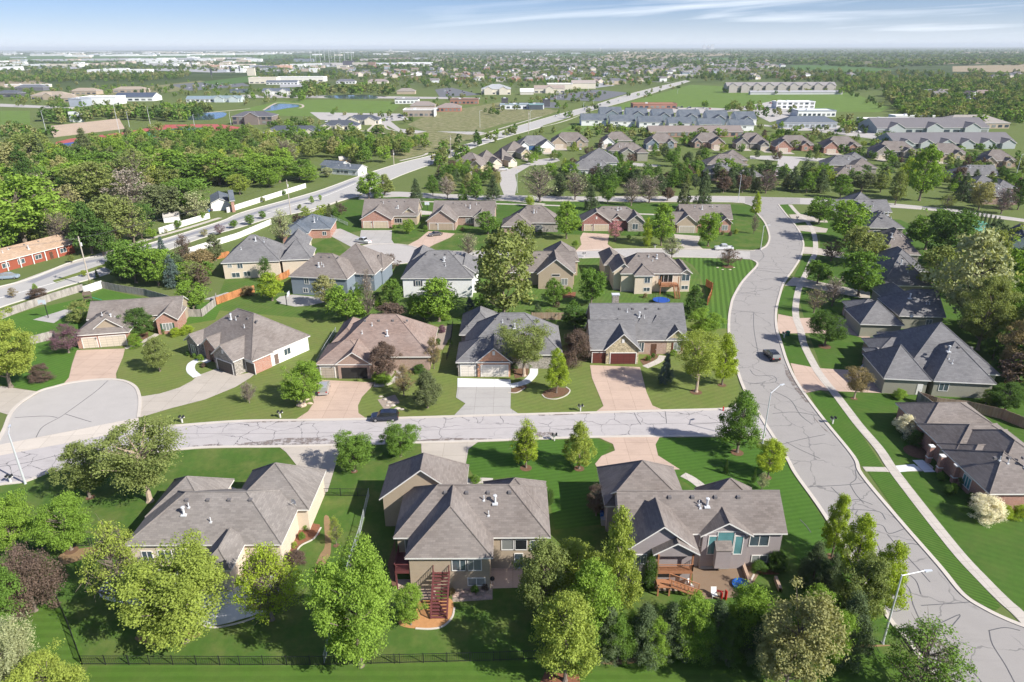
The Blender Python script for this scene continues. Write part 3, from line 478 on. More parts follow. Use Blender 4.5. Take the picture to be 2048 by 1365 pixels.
GLS = glassmat('window_glass', (0.06, 0.085, 0.10)); GLD = glassmat('dark_glass', (0.02, 0.022, 0.025)); GLT = glassmat('teal_glass', (0.10, 0.24, 0.25))
GD = {}
def garmat(c):
    if c in GD: return GD[c]
    m, t, b = nodes('garage_door_paint', 0.6, 0.3); uv = uvn(t); br = t.nodes.new('ShaderNodeTexBrick'); t.links.new(uv, br.inputs[0]); br.offset = 0; br.inputs['Scale'].default_value = 1
    br.inputs['Brick Width'].default_value = 1.2; br.inputs['Row Height'].default_value = 0.54; br.inputs['Mortar Size'].default_value = 0.025
    br.inputs['Color1'].default_value = c4(c); br.inputs['Color2'].default_value = c4(sc3(c, 0.96)); br.inputs['Mortar'].default_value = c4(sc3(c, 0.55)); t.links.new(br.outputs[0], b.inputs['Base Color'])
    GD[c] = m; return m
OH = 0.4; RT = 0.16
def wing_rect(Mi, A, B, D, ze, axis, pitch):
    a = Mi @ g(A[0], A[1], ze); u0, v0 = a.x, a.y
    if isinstance(B, tuple): b = Mi @ g(B[0], B[1], ze); u1 = b.x; v0 = (a.y + b.y) / 2
    else: u1 = u0 + B
    if u1 < u0: u0, u1 = u1, u0
    if isinstance(D, tuple) and D[0] == 'E':      # far eave seen at this height in the photograph
        MM = Mi.inverted(); lo, hi = 1.0, 40.0
        for _ in range(30):
            h = (lo + hi) / 2
            if proj(MM @ Vector(((u0 + u1) / 2, v0 + h, ze)))[1] > D[1]: lo = h
            else: hi = h
        D = lo
    elif isinstance(D, tuple) and axis == 'y':
        MM = Mi.inverted(); hw = (u1 - u0) / 2; lo, hi = 0.0, 40.0
        for _ in range(30):
            h = (lo + hi) / 2; p = MM @ Vector(((u0 + u1) / 2, v0 + h, ze + pitch * hw))
            if proj(p)[1] > D[1]: lo = h
            else: hi = h
        D = max(2 * hw if len(D) < 3 and D[0] == 'H' else 2.0, lo + (hw if D[0] == 'H' else 0))
    elif isinstance(D, tuple):
        MM = Mi.inverted(); lo, hi = 1.0, 14.0
        for _ in range(30):
            h = (lo + hi) / 2; p = MM @ Vector(((u0 + u1) / 2, v0 + h, ze + pitch * h))
            if proj(p)[1] > D[1]: lo = h
            else: hi = h
        D = 2 * lo
    return u0, u1, v0, v0 + D
def add_wing(rf, wl, r, ze, axis, ends, pitch, wm, j, zb=0.0):
    u0, u1, v0, v1 = r
    if axis == 'y': T = lambda p: (u0 + (p[1] - v0), v0 + (p[0] - u0), p[2])
    # work in a frame where the ridge runs along the first coordinate
    if axis == 'x': a0, a1, b0, b1 = u0, u1, v0, v1; T = lambda a, b, z: (a, b, z)
    else: a0, a1, b0, b1 = v0, v1, u0, u1; T = lambda a, b, z: (b, a, z)
    hb = (b1 - b0) / 2; bm = (b0 + b1) / 2; zr = ze + pitch * hb
    L_ = a1 - a0; hl = min(hb, L_ / 2) if ends[0] == 'h' else 0; hr = min(hb, L_ / 2) if ends[1] == 'h' else 0
    if ends == 'hh' and L_ < 2 * hb: hl = hr = L_ / 2
    ra, rb = a0 + hl, a1 - hr
    def F_(pts, mb, m, flip=False):
        P = [T(*p) for p in pts]
        if (axis == 'y') != flip: P = P[::-1]
        mb.face(P, m)
    S = [[(a0, b0, ze), (a1, b0, ze), (rb, bm, zr), (ra, bm, zr)], [(a1, b1, ze), (a0, b1, ze), (ra, bm, zr), (rb, bm, zr)]]
    if ends[0] == 'h': S.append([(a0, b1, ze), (a0, b0, ze), (ra, bm, zr)])
    if ends[1] == 'h': S.append([(a1, b0, ze), (a1, b1, ze), (rb, bm, zr)])
    for s in S:
        F_(s, rf, 0); F_([(x, y, z - RT) for x, y, z in s], rf, 1, True)
    cap = [((ra, bm, zr), (rb, bm, zr))] if rb - ra > 0.3 else []
    if ends[0] == 'h': cap += [((a0, b0, ze), (ra, bm, zr)), ((a0, b1, ze), (ra, bm, zr))]
    if ends[1] == 'h': cap += [((a1, b0, ze), (rb, bm, zr)), ((a1, b1, ze), (rb, bm, zr))]
    for p, q in cap: rf.bar(T(*p), T(*q), 0.10, n=6, m=0, cap=False)
    E_ = [((a0, b0, ze), (a1, b0, ze)), ((a1, b1, ze), (a0, b1, ze))]
    E_ += [((a0, b1, ze), (a0, b0, ze))] if ends[0] == 'h' else [((a0, b1, ze), (a0, bm, zr)), ((a0, bm, zr), (a0, b0, ze))]
    E_ += [((a1, b0, ze), (a1, b1, ze))] if ends[1] == 'h' else [((a1, b0, ze), (a1, bm, zr)), ((a1, bm, zr), (a1, b1, ze))]
    for p, q in E_: F_([(p[0], p[1], p[2] - RT - 0.04), (q[0], q[1], q[2] - RT - 0.04), q, p], rf, 1)
    o = OH + 0.013 * (j % 5); A0, A1, B0, B1 = a0 + o, a1 - o, b0 + o, b1 - o; zt = ze + pitch * o - RT - 0.02
    if B1 - B0 < 0.5 or A1 - A0 < 0.3: return
    zg = ze + pitch * hb - RT - 0.02
    F_([(A0, B0, zb), (A1, B0, zb), (A1, B0, zt), (A0, B0, zt)], wl, wm); F_([(A1, B1, zb), (A0, B1, zb), (A0, B1, zt), (A1, B1, zt)], wl, wm)
    F_([(A0, B1, zb), (A0, B0, zb), (A0, B0, zt)] + ([(A0, bm, zg)] if ends[0] == 'g' else []) + [(A0, B1, zt)], wl, wm)
    F_([(A1, B0, zb), (A1, B1, zb), (A1, B1, zt)] + ([(A1, bm, zg)] if ends[1] == 'g' else []) + [(A1, B0, zt)], wl, wm)
def wall_frame(r, side, o):
    u0, u1, v0, v1 = r; u0 += o; u1 -= o; v0 += o; v1 -= o
    if side == 'f': return (u0, v0), (1, 0), (0, -1), u1 - u0
    if side == 'b': return (u1, v1), (-1, 0), (0, 1), u1 - u0
    if side == 'l': return (u0, v1), (0, -1), (-1, 0), v1 - v0
    return (u1, v0), (0, 1), (1, 0), v1 - v0
def obox(mb, o, d, n, s0, s1, z0, z1, t0, t1, m=0):
    P = lambda s, t, z: (o[0] + d[0] * s + n[0] * t, o[1] + d[1] * s + n[1] * t, z)
    a = [(s0, t1), (s1, t1), (s1, t0), (s0, t0)]
    for i in (0, 1, 3):
        p, q = a[i], a[(i + 1) % 4]; mb.face([P(p[0], p[1], z0), P(q[0], q[1], z0), P(q[0], q[1], z1), P(p[0], p[1], z1)], m)
    mb.face([P(s, t, z1) for s, t in a], m); mb.face([P(s, t, z0) for s, t in a[::-1]], m)
def add_window(root, fr, s, z, w_, h_, nm=2, frame=TRIM, glass=GLS, shut=None):
    o, d, n, _ = fr; mb = MB(); q = 0.09
    for a, b, c, e in ((s, s + w_, z - q, z), (s, s + w_, z + h_, z + h_ + q), (s - q, s, z - q, z + h_ + q), (s + w_, s + w_ + q, z - q, z + h_ + q)): obox(mb, o, d, n, a, b, c, e, -0.02, 0.07)
    for k in range(1, nm): x = s + w_ * k / nm; obox(mb, o, d, n, x - 0.04, x + 0.04, z, z + h_, -0.02, 0.055)
    wo = mb.build('window', frame, root)
    g_ = MB(); obox(g_, o, d, n, s, s + w_, z, z + h_, -0.02, 0.025); g_.build('pane', glass, wo)
    if shut:
        for x in (s - q - 0.4, s + w_ + q): mb = MB(); obox(mb, o, d, n, x, x + 0.38, z - 0.05, z + h_ + 0.05, 0.0, 0.06); mb.build('shutter', shut, wo)
DOOR = plain('entry_door', (0.10, 0.05, 0.03)); VENT = plain('vent_metal', (0.62, 0.63, 0.64), 0.4, 0.5); VENTD = plain('roof_vent_grey', (0.16, 0.15, 0.15), 0.7)
HOUSES = []; DEBUG = False
def house(label, roof, wall, wings, feats=(), ang=None, group='houses of the neighbourhood', garage=(0.60, 0.52, 0.42), trim=TRIM, vents=True, name='house', auto=False, cat='house'):
    W0 = wings[0]; A, B, ze = W0[1], W0[2], W0[4]; p = g(A[0], A[1], ze)
    if ang is None: q = g(B[0], B[1], ze); ang = math.atan2(q.y - p.y, q.x - p.x)
    else: ang = R(ang)
    root = empty(name, (p.x, p.y, 0), ang, label, cat, group)
    M = Matrix.Translation((p.x, p.y, 0)) @ Matrix.Rotation(ang, 4, 'Z'); Mi = M.inverted()
    wmats = [WL[wall]]; rf, wl = MB(), MB(); rects = []
    for j, W in enumerate(wings):
        axis, A, B, D, ze, ends = W[:6]; wm = W[6] if len(W) > 6 and W[6] else wall; pitch = W[7] if len(W) > 7 else 0.62
        if WL[wm] not in wmats: wmats.append(WL[wm])
        r = wing_rect(Mi, A, B, D, ze, axis, pitch) if A[0] != 'm' else (A[1], A[1] + B, A[2], A[2] + D)
        if DEBUG:
            hb = (r[3] - r[2]) / 2 if axis == 'x' else (r[1] - r[0]) / 2; um, vm, zr = (r[0] + r[1]) / 2, (r[2] + r[3]) / 2, ze + pitch * hb
            e = [(r[0] + (hb if ends[0] == 'h' else 0), vm, zr), (r[1] - (hb if ends[1] == 'h' else 0), vm, zr)] if axis == 'x' else [(um, r[2] + (hb if ends[0] == 'h' else 0), zr), (um, r[3] - (hb if ends[1] == 'h' else 0), zr)]
            print('WING', label[:22], j, axis, [tuple(round(t) for t in proj(M @ Vector(q))) for q in e], 'WxD %.1f %.1f zr %.1f' % (r[1] - r[0], r[3] - r[2], zr))
        rects.append((r, ze, axis, ends, pitch)); add_wing(rf, wl, r, ze + 0.004 * j, axis, ends, pitch, wmats.index(WL[wm]), j, W[8] if len(W) > 8 else 0.0)
    ro = rf.build('roof', [SH[roof], trim], root, uv=True); wl.build('wall', wmats, root, uv=True)
    feats = list(feats)
    if auto:
        r, ze = rects[0][0], rects[0][1]; n = max(2, int((r[1] - r[0]) / 4)); hi = ze > 4.4
        for k in range(n):
            feats.append(('w', 0, 'f', (k + 0.5) / n, 1.5 if k % 2 else 2.2, 1.2, ze - 2.2))
            if hi: feats.append(('w', 0, 'f', (k + 0.5) / n, 1.4, 0.8, 0.9))
        for sd in 'lr': feats.append(('w', 0, sd, 0.5, 1.2, 1.1, ze - 2.1))
    for f in feats:
        k, wi, side, t = f[:4]
        r, ze, axis, ends, pitch = rects[wi]; fr = wall_frame(r, side, OH + 0.013 * (wi % 5)); o, d, n, Ln = fr
        if k == 'w':
            w_, h_, z = f[4:7]; w_ = min(w_, Ln * 0.92); add_window(root, fr, t * Ln - w_ / 2, z, w_, h_, f[7] if len(f) > 7 else 2, TRIM, f[8] if len(f) > 8 and f[8] else GLS, f[9] if len(f) > 9 else None)
        elif k == 'g':
            w_, h_ = f[4:6]; s = t * Ln - w_ / 2; c = f[6] if len(f) > 6 else garage; mb = MB(); obox(mb, o, d, n, s, s + w_, 0.06, h_, -0.02, 0.04); gd = mb.build('garage_door', garmat(c), root, uv=True)
            mb = MB(); obox(mb, o, d, n, s - 0.15, s, 0.06, h_ + 0.15, -0.02, 0.09); obox(mb, o, d, n, s + w_, s + w_ + 0.15, 0.06, h_ + 0.15, -0.02, 0.09); obox(mb, o, d, n, s, s + w_, h_, h_ + 0.15, -0.02, 0.09); mb.build('door_frame', TRIM, gd)
            mb = MB(); obox(mb, o, d, n, s - 0.75, s - 0.5, 2.0, 2.35, 0, 0.2); mb.build('lantern', VENTD, root)
        elif k == 'd':
            w_, h_ = f[4:6]; z0 = f[6] if len(f) > 6 else 0.1; s = t * Ln - w_ / 2; mb = MB(); obox(mb, o, d, n, s, s + w_, z0, z0 + h_, -0.02, 0.05); dd = mb.build('door', f[7] if len(f) > 7 else DOOR, root)
            mb = MB(); obox(mb, o, d, n, s + w_ - 0.15, s + w_ - 0.08, z0 + 1.0, z0 + 1.1, 0.05, 0.12); mb.build('handle', VENT, dd)
        elif k == 'o':   # open garage: flat dark panel, the inside shade put into its colour
            w_, h_ = f[4:6]; s = t * Ln - w_ / 2; mb = MB(); obox(mb, o, d, n, s, s + w_, 0.06, h_, -0.02, 0.03); mb.build('garage_shade_panel', plain('garage_inside_shade', (0.03, 0.028, 0.026), 0.9), root)
        elif k == 'l':   # gable louvre
            mb = MB(); obox(mb, o, d, n, t * Ln - 0.25, t * Ln + 0.25, f[4], f[4] + 0.8, 0, 0.08); mb.build('gable_louvre', TRIM, root)
    if vents:
        r, ze, axis, ends, pitch = rects[0]; u0, u1, v0, v1 = r; rr = random.Random(int(p.x * 10) & 255)
        def vz(u, v):   # roof height of the main wing
            hb = (v1 - v0) / 2 if axis == 'x' else (u1 - u0) / 2
            return ze + pitch * min((hb - abs(v - (v0 + v1) / 2)) if axis == 'x' else (hb - abs(u - (u0 + u1) / 2)), hb)
        nv = 4 if u1 - u0 > 14 else 3; v_ = v0 + (v1 - v0) * 0.42
        for k in range(nv):
            u = u0 + (u1 - u0) * (0.32 + 0.42 * k / (nv - 1)); z = vz(u, v_); mb = MB(); mb.box(u - 0.2, u + 0.2, v_ - 0.2, v_ + 0.2, z - 0.1, z + 0.22); mb.build('roof_vent', VENTD, ro)
        for k in range(3):
            u = u0 + (u1 - u0) * rr.uniform(0.3, 0.72); v = v0 + (v1 - v0) * rr.uniform(0.2, 0.4); z = vz(u, v); big = k == 0
            mb = MB(); h = 1.0 if big else 0.55; rd = 0.14 if big else 0.06; mb.lathe([(rd, z - 0.2), (rd, z + h), (rd * (1.7 if big else 1.0), z + h), (rd * (1.7 if big else 1.0), z + h + 0.15), (0.001, z + h + 0.2)], 8, c=(u, v)); mb.box(u - rd * 2.4, u + rd * 2.4, v - rd * 2.4, v + rd * 2.4, z - 0.1, z + 0.07); mb.build('vent_pipe', VENT, ro)
    HOUSES.append((root, M, rects)); return root, M, Mi, rects
def rail_mb(mb, pts, h=0.95, gap=0.14, post=0.07, m=0, pr=0.02):
    for a, b in zip(pts, pts[1:]):
        a, b = Vector(a), Vector(b); L_ = (b - a).length; n = max(1, int(L_ / gap))
        up = Vector((0, 0, h))
        for k in range(n + 1):
            p = a.lerp(b, k / n); mb.bar(p, p + up, post if k in (0, n) else pr, n=4, m=m)
        mb.bar(a + up, b + up, 0.05, n=4, m=m); mb.bar(a + up * 0.12, b + up * 0.12, 0.035, n=4, m=m)
def stairs_mb(mb, a, b, wdir, wd, n, m=0):
    a, b, wdir = Vector(a), Vector(b), Vector(wdir).normalized()
    for k in range(n):
        p = a.lerp(b, (k + 0.5) / n); d = (b - a); d.z = 0; d = d.normalized() * 0.15
        c = [p - d, p + d, p + d + wdir * wd, p - d + wdir * wd]
        mb.face(c, m); mb.face([x - Vector((0, 0, 0.05)) for x in c[::-1]], m); mb.face([c[1] - Vector((0, 0, 0.05)), c[2] - Vector((0, 0, 0.05)), c[2], c[1]], m); mb.face([c[0] - Vector((0, 0, 0.05)), c[1] - Vector((0, 0, 0.05)), c[1], c[0]], m)
    for s in (0, wd): mb.bar(a + wdir * s, b + wdir * s, 0.1, n=4, m=m)
# ---- front row (nearest the camera)
DECKR = plain('maroon_deck_wood', (0.135, 0.045, 0.045), 0.8, 0.15); DECKB = plain('cedar_deck_wood', (0.36, 0.17, 0.09), 0.8, 0.15)
rB = house('beige house with hipped grey roof behind the round yellow-green tree', 'grey', 'cream', [
    ('x', (250, 1088), (562, 1092), ('R', 985), 3.6, 'hh'), ('y', (457, 1020), (618, 1020), ('E', 941), 3.6, 'hh', None, 0.8), ('y', (395, 1141), (462, 1141), ('R', 1056), 3.6, 'hg', None, 0.8), ('y', (290, 1035), (420, 1035), ('H', 963), 3.6, 'hh', None, 0.8)],
    [('w', 0, 'f', 0.22, 1.6, 1.4, 1.0), ('w', 0, 'f', 0.36, 2.6, 1.4, 1.2, 3), ('w', 0, 'f', 0.1, 1.2, 1.3, 1.0), ('d', 0, 'f', 0.6, 1.0, 2.1), ('w', 1, 'f', 0.5, 1.6, 1.3, 1.0)], ang=0)
rC = house('taupe house with big hipped bay and maroon deck, middle of the nearest three', 'mid', 'tan', [
    ('x', (787, 1073), (1102, 1078), ('R', 970), 5.0, 'hh', None, 0.8), ('y', (809, 1117), (986, 1116), ('R', 971), 5.0, 'hg', None, 0.8), ('y', (758, 999), (931, 999), ('E', 931), 4.6, 'gh', None, 0.8), ('y', (962, 1040), (1098, 1040), ('E', 964), 4.98, 'hh', None, 0.8)],
    [('w', 1, 'f', 0.63, 1.7, 1.5, 2.9), ('w', 1, 'f', 0.80, 1.7, 1.5, 2.9), ('w', 1, 'f', 0.83, 1.9, 1.0, 0.7), ('w', 0, 'f', 0.74, 1.5, 1.4, 2.9, 1, GLD), ('w', 0, 'f', 0.82, 1.5, 1.4, 2.9, 1, GLD), ('w', 0, 'f', 0.81, 0.9, 2.1, 0.15, 1), ('w', 0, 'f', 0.08, 1.0, 1.7, 2.7, 1, GLD), ('d', 2, 'f', 0.28, 1.0, 2.1, 0.1), ('w', 0, 'f', 0.93, 1.5, 1.3, 2.9)], ang=0)
rD = house('mauve grey gabled house with arched window and paver patio', 'mid', 'mauve', [
    ('x', (1240, 1070), (1575, 1066), ('R', 982), 5.2, 'gg', None, 0.8), ('y', (1250, 1100), (1399, 1104), ('R', 995), 5.2, 'gg', None, 0.8), ('y', (1307, 1110), (1401, 1110), ('R', 1067), 5.2, 'gg', None, 0.6, 4.6), ('y', (1402, 1074), (1508, 1072), ('R', 1012), 5.25, 'gg', None, 0.6),
    ('y', (1210, 1015), (1376, 1010), ('E', 935), 4.4, 'hh', None, 0.74), ('y', (1406, 1018), (1523, 1014), ('E', 977), 4.4, 'hh', None, 0.8)],
    [('w', 3, 'f', 0.22, 0.9, 2.6, 2.3, 1, GLT), ('w', 3, 'f', 0.5, 1.9, 2.9, 2.6, 1, GLT), ('w', 3, 'f', 0.8, 0.9, 2.6, 2.3, 1, GLT), ('w', 0, 'f', 0.86, 2.2, 1.5, 3.1, 2), ('w', 0, 'f', 0.52, 1.1, 1.6, 3.1, 1), ('w', 0, 'f', 0.88, 1.8, 0.9, 0.7), ('w', 0, 'f', 0.68, 1.8, 0.9, 0.6), ('w', 1, 'f', 0.2, 1.2, 1.3, 3.0)], ang=0)
root, M, Mi, rects = rD
u0, u1, v0, v1 = rects[3][0]; mb = MB(); um = (u0 + u1) / 2 - 0.3; mb.box(um - 0.9, um + 0.9, v0 - 0.5, v0 + 0.4, 0.9, 3.6); mb.build('fireplace_bump', WL['mauve'], root, uv=True)
mb = MB(); mb.face([(um - 1, v0 - 0.6, 3.6), (um + 1, v0 - 0.6, 3.6), (um + 1, v0 + 0.4, 4.3), (um - 1, v0 + 0.4, 4.3)]); mb.face([(um - 1, v0 - 0.6, 3.5), (um + 1, v0 - 0.6, 3.5), (um + 1, v0 - 0.6, 3.6), (um - 1, v0 - 0.6, 3.6)]); mb.build('bump_roof', SH['mid'], root, uv=True)
# arch over the tall window
mb = MB(); n = 14
for k in range(n):
    a0, a1 = math.pi * k / n, math.pi * (k + 1) / n; X = lambda a, r: (um + 0.3 + math.cos(a) * r, v0 + 0.30, 5.05 + math.sin(a) * r * 0.28)
    mb.face([X(a0, 2.6), X(a1, 2.6), X(a1, 2.35), X(a0, 2.35)])
mb.build('arch_trim', TRIM, root)
# decks
def deck(root, rect, z, mat, name='deck', rails=(), posts=(), stair=None):
    u0, u1, v0, v1 = rect; mb = MB(); n = int((v1 - v0) / 0.16)
    for k in range(n): mb.box(u0, u1, v0 + k * 0.16, v0 + k * 0.16 + 0.145, z - 0.05, z)
    mb.box(u0, u1, v0 - 0.04, v0, z - 0.35, z + 0.01); mb.box(u0 - 0.04, u0, v0, v1, z - 0.35, z + 0.01); mb.box(u1, u1 + 0.04, v0, v1, z - 0.35, z + 0.01)
    d = mb.build(name, mat, root)
    mb = MB()
    for r_ in rails: rail_mb(mb, r_)
    mb.build('railing', mat, d)
    for (x, y, z1) in posts: mb = MB(); mb.box(x - 0.09, x + 0.09, y - 0.09, y + 0.09, 0, z1); mb.build('deck_post', mat, d)
    if stair:
        mb = MB(); stairs_mb(mb, *stair[:5]); a, b, wd, w_ = Vector(stair[0]), Vector(stair[1]), Vector(stair[2]), stair[3]
        rail_mb(mb, [a, b]); rail_mb(mb, [a + wd * w_, b + wd * w_]); mb.build('stairs', mat, d)
    return d
root, M, Mi, rects = rC; u0, u1, v0, v1 = rects[1][0]; um = u0 + 6.0
def LP(Mi, x, y, z): return Mi @ g(x, y, z)
z = 2.7; a = LP(Mi, 790, 1140, z); b = LP(Mi, 900, 1140, z); fu, fv = a.x, a.y - 0.2
wallv = v0 + 1.0
deck(root, (fu, b.x, fv, fv + 3.2), z, DECKR, rails=[[(fu, fv + 3.2, z), (fu, fv, z), (b.x - 1.9, fv, z)], [(b.x - 0.02, fv, z), (b.x - 0.02, fv + 2.2, z)]], posts=[(fu + 0.1, fv + 0.1, z), (um - 2.4, fv + 0.1, 4.9), (b.x - 1.9, fv + 0.1, 4.9), (fu + 0.1, fv + 3, z)],
     stair=((b.x - 1.85, fv - 0.05, z), (b.x - 1.85, fv - 4.6, 0.1), (1, 0, 0), 1.8, 14))
root, M, Mi, rects = rD; z = 2.6; a = LP(Mi, 1313, 1143, z); b = LP(Mi, 1385, 1143, z); fu, fv = a.x, a.y
deck(root, (fu, b.x, fv, fv + 4), z, DECKB, 'covered_deck', rails=[[(fu, fv + 3.5, z), (fu, fv, z), (b.x, fv, z), (b.x, fv + 3.5, z)]], posts=[(fu + 0.1, fv + 0.1, 4.9), (b.x - 0.1, fv + 0.1, 4.9), (fu + 1.4, fv - 1.1, 1.5), (fu + 0.1, fv - 1.1, 1.5)],
     stair=((fu + 1.5, fv - 1.3, 1.5), (fu + 5.0, fv - 1.5, 0.1), (0, 1, 0), 1.1, 8))
mb = MB(); mb.box(fu, fu + 1.5, fv - 1.4, fv - 0.05, 1.4, 1.5); mb.build('landing', DECKB, root)
# ---- second row
r1 = house('brick house with dutch gable garage, westmost beside the round cul-de-sac', 'mid', 'brickb', [
    ('y', (145, 672), (258, 664), 11.5, 3.2, 'hh', 'brick', 0.55), ('x', (172, 640), (362, 627), ('R', 598), 3.3, 'gg', 'tan', 0.6), ('y', (184, 660), (246, 653), ('R', 610), 4.0, 'gg', 'tan', 0.75), ('y', (306, 643), (356, 639), 8, 3.4, 'gg', 'brick', 0.75), ('y', (258, 634), (290, 631), 6, 3.5, 'gg', 'tan', 0.8)],
    [('g', 0, 'f', 0.235, 2.7, 2.3), ('g', 0, 'f', 0.68, 5.0, 2.4), ('w', 3, 'f', 0.5, 1.9, 1.6, 0.9, 3, None, plain('green_shutter', (0.04, 0.09, 0.06))), ('d', 1, 'f', 0.6, 1.2, 2.2)])
r2 = house('light grey roofed house turned diagonally with stone gables and white side wall', 'mid', 'white', [
    ('x', (365, 683), (516, 716), ('R', 622), 3.2, 'hh', None, 0.8), ('y', (416, 710), (471, 722), 9, 3.3, 'gg', 'stoneg', 0.75), ('y', (398, 690), (433, 698), 8, 3.4, 'gg', 'brick', 0.8), ('y', (363, 682), (398, 689), 8, 3.3, 'gg', 'stoneg', 0.75), ('x', (470, 721), (517, 718), 5, 3.1, 'gh', 'brick', 0.5)],
    [('g', 1, 'f', 0.5, 4.6, 2.4, (0.10, 0.085, 0.075)), ('g', 4, 'f', 0.55, 2.5, 2.3, (0.10, 0.085, 0.075)), ('w', 3, 'f', 0.5, 1.5, 1.7, 0.8, 2, None, plain('dark_shutter', (0.05, 0.05, 0.06))), ('d', 2, 'f', 0.5, 1.1, 2.2), ('w', 0, 'r', 0.6, 1.5, 1.3, 1.1), ('d', 0, 'r', 0.4, 0.95, 2.1, 0.1, plain('brown_side_door', (0.16, 0.11, 0.09))), ('l', 1, 'f', 0.5, 4.0)], ang=-33)
r3 = house('brown roofed brick house with one garage door standing open', 'brown', 'brickb', [
    ('x', (655, 716), (862, 712), ('R', 629), 3.2, 'hh', None, 0.8), ('x', (631, 729), (743, 729), 9.5, 3.1, 'hh', 'cream', 0.62), ('y', (669, 730), (743, 729), 13, 3.2, 'gh', 'brickb', 0.72), ('y', (786, 697), (852, 697), 10, 3.3, 'gh', 'white', 0.68), ('y', (660, 690), (720, 690), 12, 3.1, 'hh', None, 0.8)],
    [('g', 1, 'f', 0.17, 2.6, 2.3, (0.42, 0.36, 0.29)), ('o', 2, 'f', 0.5, 4.9, 2.35), ('w', 3, 'f', 0.62, 1.6, 1.6, 0.9, 2, None, plain('brown_shutter', (0.13, 0.05, 0.03))), ('d', 3, 'f', 0.12, 1.0, 2.1)], ang=0)
r4 = house('house with orange brick garage gable and dark grey hipped roof', 'dgrey', 'stoneg', [
    ('x', (925, 712), (1126, 708), ('R', 626), 3.2, 'hh', None, 0.8), ('x', (911, 725), (1020, 725), 9.5, 3.2, 'hh', 'stoneg', 0.66), ('y', (950, 726), (1025, 726), ('R', 640), 3.2, 'gh', 'bricko', 0.85), ('y', (1040, 705), (1095, 705), 9, 3.2, 'gh', 'brick', 0.7), ('y', (918, 670), (1000, 670), 12, 3.2, 'hh', None, 0.8)],
    [('g', 1, 'f', 0.2, 2.7, 2.4, (0.70, 0.64, 0.56)), ('g', 2, 'f', 0.52, 5.0, 2.45, (0.72, 0.66, 0.58)), ('w', 3, 'f', 0.5, 1.5, 1.6, 0.9), ('l', 2, 'f', 0.5, 4.6)], ang=0)
r5 = house('stone gabled house with twin dormers and dark red garage doors', 'dgrey', 'brickb', [
    ('x', (1183, 681), (1377, 681), ('R', 607), 3.3, 'gg', None, 0.8), ('x', (1180, 700), (1275, 700), ('R', 640), 3.1, 'gg', 'brickb', 0.72), ('y', (1209, 701), (1283, 701), ('R', 637), 3.2, 'gg', 'stone', 0.95), ('y', (1331, 681), (1378, 681), ('R', 645), 3.3, 'gg', 'stone', 0.95)],
    [('g', 1, 'f', 0.18, 2.7, 2.3, (0.13, 0.04, 0.03)), ('g', 2, 'f', 0.53, 5.0, 2.4, (0.13, 0.035, 0.03)), ('w', 0, 'f', 0.51, 1.5, 2.0, 0.6, 3), ('d', 0, 'f', 0.66, 1.1, 2.2), ('w', 3, 'f', 0.55, 1.3, 1.7, 0.8, 2, None, plain('brown_shutter2', (0.13, 0.05, 0.03))), ('l', 2, 'f', 0.5, 4.6), ('w', 0, 'f', 0.3, 1.2, 1.4, 1.0)], ang=0)
root, M, Mi, rects = r5
for px in (1284, 1313):
    a = LP(Mi, px, 657, 4.6); mb = MB(); x, y = a.x, a.y + 0.1
    mb.box(x - 0.8, x + 0.8, y, y + 2.2, 4.0, 5.9); d = mb.build('dormer', WL['stoneg'], root, uv=True)
    mb = MB(); e = 1.05; zt = 5.85; zp = 7.1
    for s in (-1, 1):
        q = [(x + s * e, y - 0.25, zt), (x, y - 0.25 + 0.9, zp), (x, y + 3.6, zp), (x + s * e, y + 2.4, zt)]
        mb.face(q if s > 0 else q[::-1])
    mb.face([(x - e, y - 0.25, zt), (x + e, y - 0.25, zt), (x, y + 0.65, zp)]); mb.build('dormer_roof', SH['dgrey'], d, uv=True)
    add_window(root, ((x - 0.6, y), (1, 0), (0, -1), 1.2), 0, 4.75, 1.2, 0.85, 2, TRIM, GLD)
a = LP(Mi, 1231, 606, 7.5); mb = MB(); mb.box(a.x - 0.7, a.x + 0.7, a.y, a.y + 0.9, 3, 9.2); c = mb.build('chimney', WL['stoneg'], root, uv=True); mb = MB(); mb.box(a.x - 0.85, a.x + 0.85, a.y - 0.12, a.y + 1.0, 9.2, 9.4); mb.build('chimney_cap', VENT, c)
# ---- east side of the main street
rG = house('large sage house with many-hipped dark roof east of the main street', 'dgrey', 'sage', [
    ('x', (1862, 757), (2000, 774), 13, 3.2, 'hh', None, 0.8), ('x', (1764, 753), (1868, 766), 11.0, 3.2, 'hh', None, 0.8), ('y', (1758, 735), (1800, 737), 9, 3.1, 'hh', 'brickb', 0.5), ('x', (1805, 735), (2009, 757), ('R', 645), 3.25, 'hh', None, 0.8), ('x', (1750, 707), (1850, 715), 8, 3.1, 'hh', 'brickb', 0.5), ('x', (1782, 695), (1880, 700), 8, 3.1, 'hh', None, 0.5)],
    [('w', 0, 'f', 0.18, 1.5, 1.4, 1.2), ('d', 1, 'f', 0.85, 0.95, 2.1, 0.1, TRIM), ('g', 2, 'l', 0.5, 4.8, 2.3, (0.3, 0.25, 0.2)), ('w', 3, 'l', 0.4, 1.6, 1.5, 0.9)], ang=-7)
